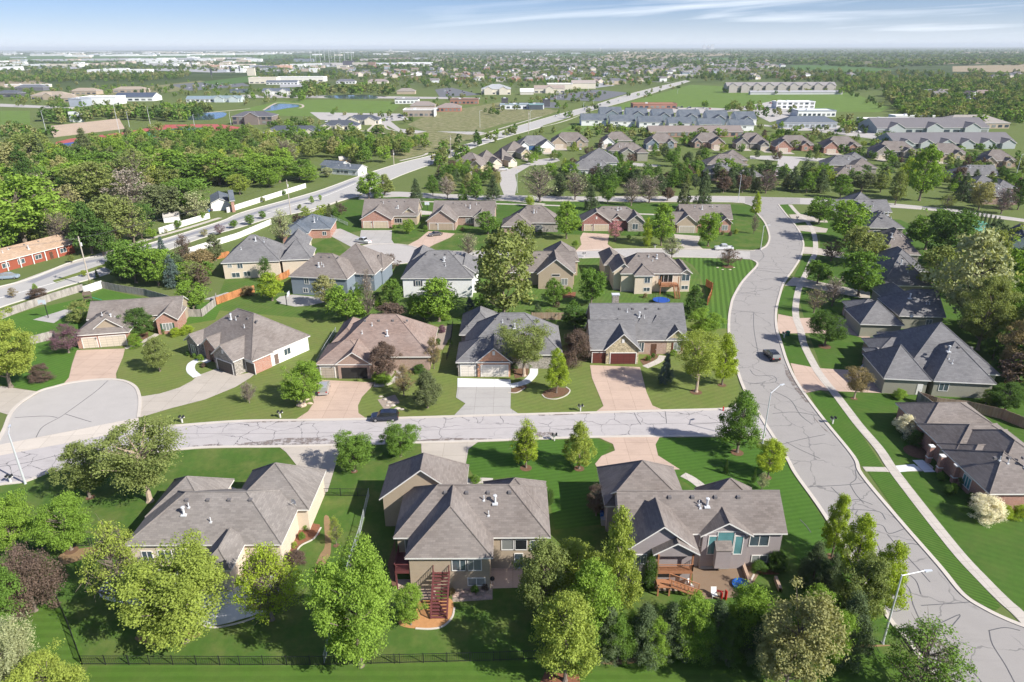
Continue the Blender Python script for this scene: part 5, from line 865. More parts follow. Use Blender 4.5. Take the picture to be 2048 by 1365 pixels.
T = [
 (32,1108,990,88,'round','bright','bright green round tree at the west edge, directly above the dark purple shrub'),
 (143,1100,1003,98,'round','bright','bright green round tree standing at the corner of the iron fence'),
 (72,1222,1103,108,'bush','purple','large dark purple shrub beside the iron fence'),
 (180,995,888,92,'oval','olive','thin olive tree on the lawn by the white lamp post in the south-west'),
 (300,1003,846,180,'vase','olive','large multi-stemmed river birch with pale bark beside the beige house'),
 (0,1275,1148,110,'round','green','green tree cut by the west edge below the purple shrub'),
 (30,1400,1252,140,'willow','pale','pale weeping willow in the bottom south-west corner'),
 (115,1425,1316,120,'round','yellow','yellow-green treetop beside the willow at the bottom edge'),
 (253,1216,1050,120,'sparse','yellow','thinly leaved tree with bare grey top against the beige house wall'),
 (372,1282,1100,200,'round','yellow','widest yellow-green round tree shading the white patio'),
 (545,1240,1098,130,'sparse','lime','sparse lime tree over the east end of the white patio'),
 (545,1238,1090,110,'sparse','lime','second stem of lime leaves by the east end of the white patio'),
 (722,1332,1098,168,'round','bright','big dense bright green tree in front of the maroon deck'),
 (822,1250,1168,64,'oval','bright','small green tree touching the sand pit below the maroon deck'),
 (673,1090,1033,30,'sparse','yellow','tiny sapling in the worn strip beside the beige house'),
 (709,943,862,76,'round','green','round green tree between two driveways south of the side street'),
 (801,913,846,74,'round','green','round green tree with low crown against the south kerb of the side street'),
 (1052,936,836,62,'sparse','lime','young tree with lime lower crown and bare brown top on a red mulch ring'),
 (1052,934,850,56,'pyr','lime','lime underleaves of the young tree on the red mulch ring'),
 (1158,938,840,72,'pyr','yellow','young pyramidal yellow-green tree east of the red mulch ring tree'),
 (1474,905,780,96,'pyr','green','tall feathery green tree at the street corner with mulch ring'),
 (1536,955,878,62,'oval','lime','small lime tree by the lamp post at the corner'),
 (1228,1245,1018,104,'pyr','yellow','tallest yellow-green tree between the taupe and mauve houses'),
 (1150,1205,1076,120,'oval','yellow','middle yellow-green tree in the clump behind the taupe house patio'),
 (1085,1240,1080,110,'oval','olive','olive birch nearest the taupe house patio'),
 (1130,1362,1190,136,'oval','yellow','yellow-green tree standing over red mulch at the back fence'),
 (1185,1285,1120,110,'oval','bright','bright tree wedged behind the back fence evergreens'),
 (1215,1312,1212,98,'cone','dark','westmost dark evergreen in the back fence row'),
 (1285,1316,1208,112,'cone','dark','second dark evergreen in the back fence row'),
 (1338,1306,1204,100,'cone','dark','third dark evergreen in the back fence row'),
 (1380,1306,1192,84,'bush','bright','bright green bush between evergreens of the back fence row'),
 (1258,1300,1225,40,'column','bright','narrow bright shrub between the first two evergreens'),
 (1428,1308,1200,104,'cone','dark','fourth dark evergreen in the back fence row'),
 (1485,1290,1172,100,'bush','bright','large bright bush in front of the red slide and patio'),
 (1525,1335,1225,110,'cone','dark','fifth dark evergreen below the large bright bush'),
 (1568,1385,1188,150,'round','tan','tall buff budding tree in the back fence row'),
 (1622,1295,1180,84,'bush','bright','bright green bush between the buff tree and the last evergreen'),
 (1688,1315,1190,116,'cone','dark','last evergreen of the back fence row beside the street light'),
 (1700,1262,1115,100,'round','olive','olive rounded tree north of the last fence evergreen'),
 (1663,1114,988,66,'pyr','lime','northmost feathery lime street tree along the main street'),
 (1704,1160,1030,92,'pyr','lime','second feathery lime street tree along the main street'),
 (1762,1222,1088,92,'pyr','lime','third feathery lime street tree overhanging the main street'),
 (1835,1400,1252,165,'sparse','green','sparse reddish-green tree at the bottom edge by the main street'),
 (1625,1165,1085,80,'cone','dark','dark shaded evergreen east of the round clipped shrub'),
 (1655,1195,1110,70,'cone','dark','dark shaded evergreen nearest the lime street trees'),
 (1553,1140,1103,38,'bush','deep','clipped round shrub at the mauve house corner'),
 (1518,1142,1122,34,'bush','deep','low shrub beside the clipped round one'),
 (1298,1178,1114,30,'column','deep','dark narrow shrub beside the cedar deck'),
 (1192,1032,968,50,'sparse','purple','dark flowering shrub by the blue bins'),
 (1100,1010,978,20,'column','deep','slim shrub at the east wall of the taupe house'),
 (950,965,950,22,'bush','green','small shrub by the taupe house front walk'),
 (1303+148,948,918,12,'cone','deep','small upright conifer by the mauve house front'),
 (1507,966,935,12,'cone','deep','second small upright conifer by the mauve house front'),
 (1523,980,945,26,'sparse','pale','pale wispy shrub by the mauve house front corner'),
 (592,1128,1100,40,'bush','purple','brown shrub by the worn path'),
 (22,775,630,120,'round','yellow','large yellow-green tree at the west edge above the cul-de-sac'),
 (320,743,676,54,'oval','olive','olive tree on the lawn between the curving drive and the brick house'),
 (85,762,730,42,'bush','purple','small round purple shrub on the cul-de-sac lawn'),
 (138,706,648,62,'sparse','plum','purple-pink flowering tree at the brick house garage corner'),
 (281,676,620,62,'round','deep','dense green tree in front of the brick house door'),
 (272,694,668,30,'bush','bright','bright shrub at the brick house garage corner'),
 (352,673,656,24,'bush','lime','lime hedge shrub under the brick house window'),
 (373,668,650,26,'bush','lime','yellow shrub at the east corner of the brick house'),
 (165,643,603,48,'bush','olive','olive bush behind the brick house garage'),
 (388,624,563,54,'round','bright','bright tree at the fence corner behind the diagonal house'),
 (609,809,725,80,'round','bright','bright tree on boulders west of the brown house drive'),
 (499,806,765,34,'bare','grey','small leafless tree on the lawn below the diagonal house'),
 (770,760,682,60,'oval','purple','dark bronze tree by the brown house entry'),
 (768,768,742,34,'bush','bright','bright shrubs under the bronze tree'),
 (808,792,728,46,'sparse','brown','budding pinkish tree beside the pine of the brown house'),
 (855,816,738,70,'pyr','cedar','dark pine on the brown house lawn'),
 (868,738,672,34,'sparse','brown','thin budding tree at the east corner of the brown house'),
 (840,745,728,26,'bush','deep','green shrubs under the white gable'),
 (1048,752,636,114,'vase','olive','large pale birch in front of the orange brick gable'),
 (1113,786,694,56,'pyr','lime','young tree in the curved mulch island'),
 (1152,729,658,62,'bush','purple','big dark bronze shrub between the two dark-roofed houses'),
 (1330,768,706,36,'cone','blue','blue spruce beside the stone house steps'),
 (1392,784,660,104,'vase','yellow','large yellow-green tree on the stone house lawn'),
 (1444,770,664,62,'pyr','lime','narrower lime tree just east of the large yellow-green one'),
 (1405,672,617,62,'round','bright','bright low tree at the east corner of the stone house'),
 (1385,640,570,52,'pyr','deep','dark upright tree behind the stone house'),
 (1150,658,610,58,'round','deep','dark green bush by the back fence between houses'),
 (1008,642,460,132,'oval','olive','giant pale birch behind the white walkout house'),
 (1042,560,440,70,'oval','olive','upper crown of a tall birch by the north street'),
 (1182,610,534,56,'round','green','round green tree west of the cream walkout house'),
 (1107,614,556,42,'oval','green','small green tree behind the tan house'),
 (878,643,552,86,'oval','bright','vivid green tree hiding the white house deck'),
 (848,640,590,54,'round','bright','vivid green tree just west of the one hiding the deck'),
 (940,628,594,24,'pyr','blue','small grey-green sapling under the giant birch'),
 (788,614,556,44,'oval','green','green tree by the white house west corner'),
 (822,632,590,18,'column','bright','slim green tree beside the purple bush'),
 (783,642,604,66,'bush','purple','purple-brown bush behind the brown roof'),
 (696,642,568,74,'round','bright','bright green tree behind the brown house'),
 (652,612,550,54,'oval','tan','yellowish tree at the court of the slate blue house'),
 (737,638,538,34,'bare','grey','thin leafless tree behind the brown roof'),
 (545,602,544,54,'oval','lime','lime tree in the yard north of the diagonal house'),
 (533,562,516,26,'column','deep','dark columnar tree at the solar roof house'),
 (497,590,572,30,'bush','brown','rusty shrub by the orange wood fence'),
 (567,490,420,46,'sparse','pale','tall pale budding tree beside the low brick house'),
 (592,500,470,40,'bush','green','green bushes at the low brick house'),
 (937,512,466,44,'bare','pale','bare pale tree at the north cul-de-sac'),
 (780,547,507,42,'sparse','purple','dark purple tree by the north cul-de-sac'),
 (432,522,468,44,'pyr','cedar','cedar at the north-west corner of the solar roof yard'),
 (660,434,408,22,'cone','cedar','westernmost of two cedars by the arterial sidewalk'),
 (676,430,403,22,'cone','cedar','eastern one of two cedars by the arterial sidewalk'),
 (272,566,480,78,'round','green','large green tree inside the wooden fence corner'),
 (318,572,500,62,'round','bright','bright half of the tree clump at the wooden fence corner'),
 (350,575,512,46,'cone','blue','blue spruce in the clump at the wooden fence corner'),
 (390,572,520,56,'sparse','olive','mixed budding tree east of the blue spruce'),
 (242,560,520,38,'round','deep','dark tree at the west of the fence corner clump'),
 (372,528,470,36,'sparse','purple','purple tree beside the arterial wall'),
 (326,510,474,24,'cone','blue','small spruce beside the arterial road'),
 (405,545,500,60,'bush','brown','brown hedge by the solar roof house'),
 (976,468,423,46,'round','green','dense round green tree by the brown brick north house'),
 (818,468,438,24,'round','bright','small bright tree in front of the cul-de-sac head house'),
 (851,464,450,10,'column','green','tiny columnar shrub by the pink drive'),
 (1133,478,402,54,'oval','bright','bright twin-topped tree west of the deep red house'),
 (1230,482,440,32,'sparse','pink','pink flowering redbud at the deep red brick house'),
 (1293,493,436,22,'column','lime','narrow lime tree by the north street mailbox'),
 (1322,492,406,52,'oval','bright','tall bright tree in front of the stone wing'),
 (1416,492,424,48,'round','bright','bright round tree on the striped lawn by the tan garage'),
 (1343,517,471,40,'sparse','pale','pale budding tree on the north street kerb'),
 (1150,496,480,14,'round','bright','tiny bright round tree by the pink drive'),
 (1456,532,496,48,'sparse','purple','purple plum tree in a stone ring on the striped corner lawn'),
 (1510,434,386,26,'pyr','lime','lime sapling at the north-west street corner'),
 (1507,468,430,20,'bare','pale','thin bare sapling on the lawn by the main street bend'),
 (1060,414,390,24,'willow','lime','vivid lime willow shrub behind the grey brick house'),
 (833,407,358,36,'cone','dark','dark spruce behind the cul-de-sac head house'),
 (738,398,343,48,'round','bright','bright tree at the junction of the arterial'),
 (770,392,348,46,'pyr','olive','olive tree beside the junction'),
 (755,398,375,28,'bush','green','green bush behind the cul-de-sac head house'),
 (866,392,350,26,'oval','green','green oval tree on the cross street verge'),
 (895,398,352,36,'sparse','grey','grey budding tree on the cross street verge'),
 (926,404,368,26,'cone','green','green conifer south of the cross street'),
 (952,404,346,38,'pyr','green','large green tree south of the cross street'),
 (986,400,350,38,'cone','dark','dark conifer south of the cross street'),
 (1079,404,334,76,'bare','pale','broad pale bare tree on the cross street'),
 (1150,400,343,56,'bare','pale','second broad bare tree on the cross street'),
 (1120,392,345,34,'pyr','dark','dark tree between the two broad bare trees'),
 (1182,420,370,38,'cone','dark','dark spruce behind the deep red house'),
 (1215,408,360,32,'oval','green','green tree on the cross street verge'),
 (1262,412,356,44,'bare','grey','western one of the pair of grey bare trees'),
 (1298,406,350,60,'bare','grey','eastern one of the pair of grey bare trees'),
 (1335,402,374,28,'round','purple','purple tree on the cross street'),
 (1367,418,366,32,'pyr','cedar','grey-green pine behind the tan garage house'),
 (1404,420,344,42,'cone','dark','tallest dark spruce behind the tan garage house'),
 (1446,386,352,30,'round','purple','westmost purple tree in the row north of the cross street'),
 (1484,386,350,30,'round','purple','middle purple tree in the row north of the cross street'),
 (1531,387,341,44,'bare','plum','bare pinkish tree north of the cross street corner'),
 (1460,380,335,30,'cone','dark','dark spruce among the purple trees'),
 (1500,378,330,30,'cone','dark','dark spruce above the street light'),
 (1584,382,335,36,'cone','dark','dark spruce at the street end north of the corner'),
 (1612,386,345,38,'pyr','green','green tree east of the street end'),
 (1680,397,350,40,'oval','green','rounded green tree above the east sidewalk'),
 (1640,385,340,44,'cone','dark','dark spruce behind the east corner'),
 (1722,385,345,46,'round','cedar','wide juniper behind the tan gabled house'),
 (1760,385,350,36,'oval','olive','olive tree behind the tan gabled house'),
 (1790,410,345,36,'oval','olive','tall olive tree beside the cross street east part'),
 (1838,402,296,64,'oval','bright','tall vivid green poplar east of the cross street'),
 (1812,380,320,38,'oval','lime','lime companion of the vivid green poplar'),
 (1893,418,388,30,'sparse','olive','pale round tree by the east path'),
 (1922,402,350,40,'cone','dark','dark spruce near the east houses'),
 (1957,420,366,46,'round','tan','buff tree on the east path'),
 (2002,428,380,48,'bare','plum','bare purple tree on the east path'),
 (2035,420,360,40,'oval','deep','dark tree at the east edge by the houses'),
 (1637,448,396,54,'round','green','green tree at the first east driveway'),
 (1688,482,404,76,'round','bright','large bright tree before the dark hipped house'),
 (1726,530,454,86,'round','olive','olive tree filling the gap between east houses'),
 (1662,522,478,46,'sparse','purple','thin dark tree on the east sidewalk'),
 (1716,592,508,86,'round','green','large green tree north of the bare pair'),
 (1634,568,520,54,'round','green','round green tree at the third east driveway'),
 (1627,626,574,44,'bare','tan','bare tree on the east sidewalk lawn, south one of the pair'),
 (1664,612,554,46,'bare','grey','bare purple-grey tree, north one of the pair'),
 (1649,692,620,72,'round','deep','round green tree in a mulch ring at the sage houses'),
 (1708,797,736,62,'vase','brown','small brownish budding tree by the pink east drive'),
 (1735,618,600,30,'bush','purple','red barberry at the satellite dish house'),
 (1850,500,420,84,'round','green','green tree behind the hipped east houses, north one'),
 (1895,528,425,90,'round','deep','dark green tree west of the green court'),
 (1870,600,498,96,'oval','olive','olive tree against the shaded dark roof'),
 (1925,655,468,130,'oval','pale','largest pale silvery tree behind the east houses'),
 (1955,700,560,100,'oval','olive','lower olive tree east of the satellite dish house'),
 (1975,570,470,80,'round','olive','olive tree south of the green court'),
 (2030,610,480,90,'round','bright','bright green tree at the east edge below the white house'),
 (2010,680,560,80,'round','green','green tree at the east edge behind the big hipped house'),
 (2040,720,600,70,'oval','olive','olive tree cut by the east edge'),
 (2035,760,650,92,'round','brown','brown budding tree behind the big hipped house'),
 (1985,720,660,40,'pyr','deep','dark pine by the big hipped house back corner'),
 (2010,820,770,60,'round','deep','dark tree behind the tall east fence'),
 (1812,870,832,46,'bush','white','white flowering bush at the brick porch house north corner'),
 (1830,890,862,30,'bush','deep','dark clipped shrub beside the northern white bush'),
 (1968,1040,994,70,'bush','white','white flowering bush at the brick porch house south corner'),
 (2008,1038,1012,30,'bush','lime','lime shrub beside the southern white bush'),
 (2036,1038,1012,32,'bush','lime','lime shrub nearest the east edge'),
 (1922,975,955,20,'bush','deep','dark shrub at the porch column'),
 (1797,797,778,28,'bush','bright','lime mound shrub at the big hipped house corner'),
 (1971,808,780,24,'bush','yellow','yellow-green upright shrub at the big hipped house'),
 (1990,812,795,24,'bush','deep','dark shrub beside the yellow-green upright one'),
 (1860,725+18,718,22,'bush','deep','shrub in the white concrete turning of the big hipped house')[:0],
 (1235,1318,1235,60,'bush','green','green shrub filling the gap after the westmost evergreen'),
 (1310,1322,1240,56,'bush','bright','bright shrub low between the second and third evergreens'),
 (1402,1318,1232,56,'bush','green','green shrub low between bright bush and fourth evergreen'),
 (1452,1325,1240,60,'bush','deep','dark shrub low beside the fourth evergreen'),
 (1500,1300,1215,70,'round','deep','dark rounded tree behind the fifth evergreen'),
 (1655,1330,1225,80,'round','bright','bright rounded tree just west of the last evergreen'),
 (1600,1340,1245,70,'bush','deep','dark shrub at the foot of the buff tree'),
 (1730,1240,1140,70,'pyr','bright','bright feathery tree between the third lime street tree and the street light'),
 (1160,1310,1220,80,'round','green','green rounded tree at the west end of the back fence row'),
]
T = [t for t in T if t]
for t in T: tree(*t, bark=t[4] == 'vase')
ST = [(468,457,440,17,'round','green'),(501,450,430,19,'round','green'),(526,438,423,15,'round','green'),(527,405,394,9,'round','olive'),(624,409,392,10,'oval','bright'),(641,403,390,8,'oval','bright'),(599,420,409,9,'round','olive'),(569,391,381,8,'round','green'),(220,541,523,16,'round','bright'),(144,526,510,12,'round','olive'),(169,554,541,10,'round','yellow'),(195,556,540,9,'cone','deep'),(71,582,568,13,'pyr','bright'),(27,596,576,20,'sparse','brown'),(77,598,578,38,'bush','purple'),(306,478,455,20,'round','bright'),(333,468,456,9,'sparse','pale'),(357,458,441,15,'round','green'),(403,441,425,16,'round','bright'),(409,474,458,18,'sparse','tan'),(440,470,448,22,'sparse','plum'),(182,575,560,10,'pyr','olive'),(897,310,300,10,'round','bright'),(913,308,300,10,'round','bright')]
for i, s in enumerate(ST): tree(*s, label='small young tree planted along the arterial road verge', group='young trees along the arterial road', lod='mid')
# arborvitae beside the court
for i in range(9): tree(1926 + i * 8.5, 437 + i * 2.6 - (i > 4) * 2, 418 + i * 2.2, 6, 'column', 'dark', 'slim dark arborvitae in the row beside the green court', 'arborvitae beside the green court')
for i in range(6): tree(1932 + i * 5, 462 + i * 8, 440 + i * 9, 7, 'column', 'green', 'slim green columnar tree west of the green court', 'columnar trees west of the court')
# front of the woods beyond the arterial road: individual trees
def inpoly(x, y, P):
    r = False; j = len(P) - 1
    for i in range(len(P)):
        if (P[i][1] > y) != (P[j][1] > y) and x < (P[j][0] - P[i][0]) * (y - P[i][1]) / (P[j][1] - P[i][1]) + P[i][0]: r = not r
        j = i
    return r
WD = [(52,492,362,150,'round','bright'),(10,505,420,80,'round','bright'),(185,508,410,80,'pyr','deep'),(150,455,375,70,'sparse','tan'),(208,512,440,60,'oval','deep'),(235,495,395,90,'oval','olive'),(270,490,400,70,'sparse','olive'),(225,500,440,50,'bare','plum'),(285,478,410,56,'round','deep'),(130,500,425,60,'bare','tan'),(330,440,370,80,'round','cedar'),(375,430,360,90,'round','green'),(395,440,385,60,'sparse','pale'),(100,455,350,60,'bare','grey'),
      (200,410,330,100,'round','olive'),(270,420,340,90,'sparse','grey'),(160,395,325,90,'round','bright'),(215,380,310,90,'round','green'),(60,390,300,80,'cone','deep'),(90,345,275,40,'cone','dark'),(175,320,262,50,'cone','cedar'),(30,370,290,90,'round','tan'),(70,345,270,70,'round','olive'),(280,380,300,90,'sparse','olive'),(330,370,300,90,'round','bright'),(390,370,310,90,'round','green'),(440,370,310,80,'round','bright'),(485,370,320,80,'round','green'),(520,365,310,70,'round','bright'),(560,365,315,60,'round','bright'),(600,360,320,60,'round','green'),(575,330,280,60,'bare','pale'),(480,390,350,40,'round','yellow'),(540,375,340,46,'oval','bright'),(620,365,335,40,'round','bright'),(655,355,335,26,'oval','pale')]
NM = {'round': 'rounded', 'pyr': 'feathery', 'oval': 'oval', 'sparse': 'thin-leaved', 'bare': 'leafless', 'cone': 'conical'}
for x, y, yt, w_, k, c in WD: tree(x, y, yt, w_, k, c, f'{NM[k]} {c} woodland tree beyond the arterial road', 'woodland trees beyond the arterial road', lod='mid' if w_ > 50 else 'mid')
def scatter(P, n, hr, wr, kinds, cols, label, group, seed, lod='far', cat='tree', things=True, mind=0):
    rs = random.Random(seed); x0, x1 = min(p[0] for p in P), max(p[0] for p in P); y0, y1 = min(p[1] for p in P), max(p[1] for p in P); out = []; k = 0
    while len(out) < n and k < n * 60:
        k += 1; x, y = rs.uniform(x0, x1), rs.uniform(y0, y1)
        if not inpoly(x, y, P): continue
        b = g(x, y)
        if mind and any((b.x - q[0]) ** 2 + (b.y - q[1]) ** 2 < mind ** 2 for q in out): continue
        h = rs.uniform(*hr); out.append((b.x, b.y, h, h * rs.uniform(*wr), rs.choice(kinds), rs.choice(cols)))
    if not things: return out
    for x, y, h, w_, kd, c in out:
        lb = label.replace('#', f'{NM.get(kd, kd)} {c}'); cm, tm, tp = proto(kd, lod, rs.randint(0, 1))
        e = empty('tree', (x, y, 0), rs.uniform(0, 6.28), lb, cat, group); e.scale = (w_ / PW, w_ / PW, h / PH)
        o = bpy.data.objects.new('crown', cm); link(o, e); o.material_slots[0].link = 'OBJECT'; o.material_slots[0].material = FOL[c]
        o = bpy.data.objects.new('trunk', tm); link(o, e)
    return out
GC = ['green', 'bright', 'olive', 'deep', 'olive', 'tan', 'cedar', 'green']
scatter([(1340,345),(1330,318),(1400,312),(1440,320),(1400,350),(1390,385),(1340,385)], 14, (6, 9), (.7, .9), ['round', 'oval', 'cone'], ['green', 'bright', 'dark', 'olive'], '# tree among the houses north of the cross street', 'trees among the north houses', 3, 'mid', mind=5)
scatter([(1100,395),(1340,395),(1340,375),(1230,365),(1120,380)], 12, (6, 9), (.7, .9), ['cone', 'round', 'oval'], ['dark', 'green', 'dark', 'deep'], '# tree along the north side of the cross street', 'trees along the cross street', 4, 'mid', mind=5)
scatter([(1400,385),(1560,385),(1650,375),(1780,380),(1780,362),(1600,362),(1400,368)], 16, (5, 8), (.7, .9), ['cone', 'round', 'cone'], ['dark', 'cedar', 'deep', 'purple'], '# tree in the belt north of the cross street', 'trees in the belt north of the cross street', 5, 'mid', mind=6)
scatter([(1850,385),(2050,420),(2050,390),(1900,360)], 10, (5, 8), (.7, .9), ['cone', 'round'], ['dark', 'deep', 'purple'], '# tree in the east belt by the cross street', 'trees in the east belt', 6, 'mid', mind=6)
scatter([(905,345),(960,352),(1000,362),(990,395),(900,390),(860,370)], 12, (6, 9), (.6, .8), ['round', 'oval', 'pyr', 'sparse'], ['green', 'bright', 'purple', 'deep', 'tan'], '# tree east of the arterial junction', 'trees east of the arterial junction', 7, 'mid', mind=5)
scatter([(1960,540),(2060,560),(2060,780),(2010,730),(1990,640)], 10, (7, 10), (.8, 1.0), ['round', 'oval'], ['green', 'bright', 'olive'], '# tree behind the houses at the east edge', 'trees at the east edge', 8, 'mid', mind=5)
# stuff: woods that read as one mass
def mass(name, items, lod, label, group=None, tints=None):
    pr = {}
    if lod == 'tiny':
        for k in ('round', 'oval', 'cone', 'pyr'): pr[k] = crown_arrays('round' if k == 'round' else k, 46, 2.6, 5 + len(k))
    elif lod == 'small':
        for k in ('round', 'oval', 'cone', 'pyr', 'sparse', 'bare'): pr[k] = crown_arrays('round' if k == 'bare' else 'oval' if k == 'sparse' else k, 220, 1.35, 5 + len(k))
    else:
        for k in ('round', 'oval', 'cone', 'pyr', 'sparse', 'bare'): pr[k] = crown_arrays('round' if k == 'bare' else 'oval' if k == 'sparse' else k, 2300, 0.43, 5 + len(k))
    by = {}
    for it in items: by.setdefault(it[5], []).append(it)
    mats, Q, Tn, MI = [], [], [], []
    for mi, (c, its) in enumerate(by.items()):
        mats.append(FOL[c])
        for x, y, h, w_, kd, _ in its:
            q, t, _c = pr.get(kd, pr['round']); a = npr.uniform(0, 6.28); ca, sa = math.cos(a), math.sin(a); s = w_ / PW
            p = np.empty_like(q); p[..., 0] = (q[..., 0] * ca - q[..., 1] * sa) * s + x; p[..., 1] = (q[..., 0] * sa + q[..., 1] * ca) * s + y; p[..., 2] = q[..., 2] * h / PH * (1.0)
            Q.append(p); Tn.append(np.clip(t + npr.uniform(-0.25, 0.25), 0, 1)); MI.append(np.full(len(q), mi, dtype=np.int32))
    me = quads_mesh(name, np.concatenate(Q), np.concatenate(Tn), mats[0])
    for m in mats[1:]: me.materials.append(m)
    me.polygons.foreach_set('material_index', np.concatenate(MI)); o = bpy.data.objects.new(name, me); link(o); tag(o, label, 'woodland', None, 'stuff'); return o
NK = ['round', 'round', 'oval', 'sparse', 'pyr']
items = []
for P, n, hr in [([(0,330),(60,300),(130,320),(190,295),(420,268),(520,285),(640,282),(720,285),(790,300),(850,312),(740,330),(690,325),(640,318),(600,330),(560,350),(420,375),(300,390),(160,400),(60,430),(0,440)], 330, (8, 13)),
                 ([(0,440),(120,450),(220,470),(200,490),(110,480),(0,500)], 26, (7, 11)), ([(560,285),(840,290),(820,305),(560,300)], 50, (5, 8))]:
    items += scatter(P, n, hr, (.8, 1.05), NK, ['green', 'olive', 'bright', 'deep', 'tan', 'olive', 'green', 'bright', 'cedar', 'olive', 'green', 'yellow', 'bright'], '', '', 20 + n, things=False, mind=4)
mass('woodland', items, 'med', 'mixed green and budding woodland between the track and the arterial road')
items = []
for i, (P, n, hr) in enumerate([([(1110,300),(1290,292),(1480,300),(1560,310),(1640,300),(1760,320),(1860,325),(1850,350),(1780,350),(1640,345),(1560,330),(1400,310),(1290,345),(1130,360)], 60, (4, 7)), ([(1850,300),(2048,330),(2060,395),(1960,400),(1850,375)], 34, (4, 8)), ([(1040,310),(1130,300),(1140,350),(1100,380),(1040,350)], 16, (4, 7)), ([(870,350),(900,335),(1000,345),(1000,365),(870,380)], 22, (5, 8)),
    ([(1380,350),(1560,352),(1780,358),(1790,378),(1600,372),(1400,372)], 40, (5, 9)), ([(1100,360),(1380,352),(1380,382),(1100,384)], 34, (5, 9)), ([(1180,255),(1300,262),(1540,270),(1780,282),(1990,300),(1990,306),(1500,290),(1180,270)], 50, (4, 6)), ([(1985,480),(2060,470),(2070,800),(2030,800),(1990,700)], 22, (6, 9)), ([(560,455),(600,440),(640,432),(700,425),(650,445),(600,470),(560,490)], 16, (2, 5)), ([(230,525),(420,545),(440,575),(370,580),(240,560)], 18, (4, 7)), ([(930,600),(1150,600),(1150,630),(940,645)], 14, (2, 4)), ([(700,590),(800,590),(800,625),(700,635)], 10, (2, 4))]):
    items += scatter(P, n, hr, (.8, 1.1), ['round', 'oval', 'cone', 'sparse', 'round'], ['green', 'bright', 'deep', 'olive', 'dark', 'yellow', 'purple', 'green'], '', '', 300 + i, things=False, mind=3)
mass('garden_greenery', items, 'med', 'mixed garden trees and shrubs growing between the houses')
items = []
RG = [([(40,205),(240,198),(300,205),(140,222),(40,216)], 26, (5, 8)), ([(430,190),(600,182),(640,200),(560,206),(470,215)], 30, (5, 8)), ([(640,222),(800,220),(830,248),(740,250),(640,238)], 16, (4, 6)), ([(640,268),(850,266),(870,300),(760,310),(600,296)], 60, (4, 7)), ([(1100,205),(1260,186),(1370,168),(1380,172),(1200,225),(1120,245)], 40, (4, 7)), ([(860,196),(1000,190),(1010,205),(860,215)], 20, (4, 7)), ([(960,225),(1120,190),(1200,168),(1210,172),(1000,235)], 24, (4, 7)), ([(1440,178),(1700,182),(1770,215),(1760,222),(1690,190),(1440,190)], 40, (5, 8)), ([(760,165),(1000,160),(1180,165),(1180,175),(1000,178),(780,182)], 110, (6, 9)), ([(0,178),(420,170),(470,178),(300,186),(0,190)], 36, (5, 8)), ([(560,118),(860,114),(870,128),(560,132)], 180, (6, 9)), ([(0,268),(60,262),(120,278),(60,300),(0,310)], 30, (6, 10)), ([(1480,245),(1560,240),(1740,262),(1990,300),(1980,306),(1700,282),(1480,262)], 36, (4, 6)), ([(640,140),(900,125),(1200,132),(1500,142),(1500,155),(1340,165),(1200,176),(1000,168),(760,165),(660,155)], 700, (6, 9)), ([(0,150),(60,165),(200,168),(420,165),(560,178),(560,200),(300,195),(0,200)], 90, (5, 8)), ([(0,118),(560,116),(700,122),(640,142),(420,140),(0,148)], 420, (6, 10)), ([(1540,140),(2060,146),(2060,250),(1960,255),(1800,235),(1790,200),(1700,165)], 420, (8, 12)), ([(65,245),(150,232),(300,225),(400,215),(430,225),(400,245),(250,242),(120,250)], 110, (8, 12)), ([(0,150),(130,142),(330,150),(390,143),(380,155),(330,163),(150,166),(0,168)], 420, (8, 13)), ([(585,185),(620,172),(640,180),(725,178),(765,175),(790,185),(785,195),(740,192),(650,193),(600,205),(590,200)], 90, (9, 14)),
      ([(1830,250),(1790,225),(1760,190),(1800,170),(1900,175),(2048,190),(2048,250),(1950,262),(1900,232)], 300, (8, 12)), ([(1400,165),(1560,155),(1800,160),(2048,165),(2048,195),(1800,185),(1750,182),(1680,190),(1690,165),(1450,160)], 380, (7, 11)), ([(1400,150),(1560,140),(1700,148),(1900,150),(2048,150),(2048,170),(1800,170),(1400,165)], 330, (7, 11)),
      ([(500,152),(640,140),(680,148),(740,165),(660,160),(520,165)], 90, (7, 11)), ([(700,150),(1000,130),(1400,128),(1500,150),(1400,158),(1280,175),(1190,172),(1000,165),(900,168),(760,165)], 520, (5, 9)),
      ([(1000,290),(1110,260),(1180,262),(1340,262),(1500,268),(1540,290),(1400,300),(1280,300),(1150,295),(1060,300)], 50, (5, 8)), ([(1620,250),(1700,245),(1730,262),(1700,272)], 10, (7, 10)), ([(870,300),(1000,270),(1040,262),(1010,285),(900,330),(870,340)], 26, (5, 8)),
      ([(1500,260),(1560,270),(1880,300),(2048,330),(2048,360),(1850,330),(1520,310)], 26, (5, 8)), ([(540,250),(640,245),(640,256),(540,262)], 24, (4, 7)), ([(0,185),(120,195),(150,212),(0,215)], 24, (5, 8)), ([(1560,215),(1600,225),(1540,240),(1390,222),(1400,212)], 26, (6, 9)), ([(200,160),(520,185),(500,190),(180,185)], 20, (5, 8)), ([(980,215),(1140,180),(1240,186),(1180,200),(1000,215)], 26, (4, 7))]
for i, (P, n, hr) in enumerate(RG): items += scatter(P, n, hr, (.8, 1.1), NK, ['green', 'olive', 'bright', 'deep', 'olive', 'tan', 'deep'], '', '', 50 + i, things=False)
mass('distant_woods', items, 'small', 'distant tree belts and garden trees scattered between the far buildings')
items = []
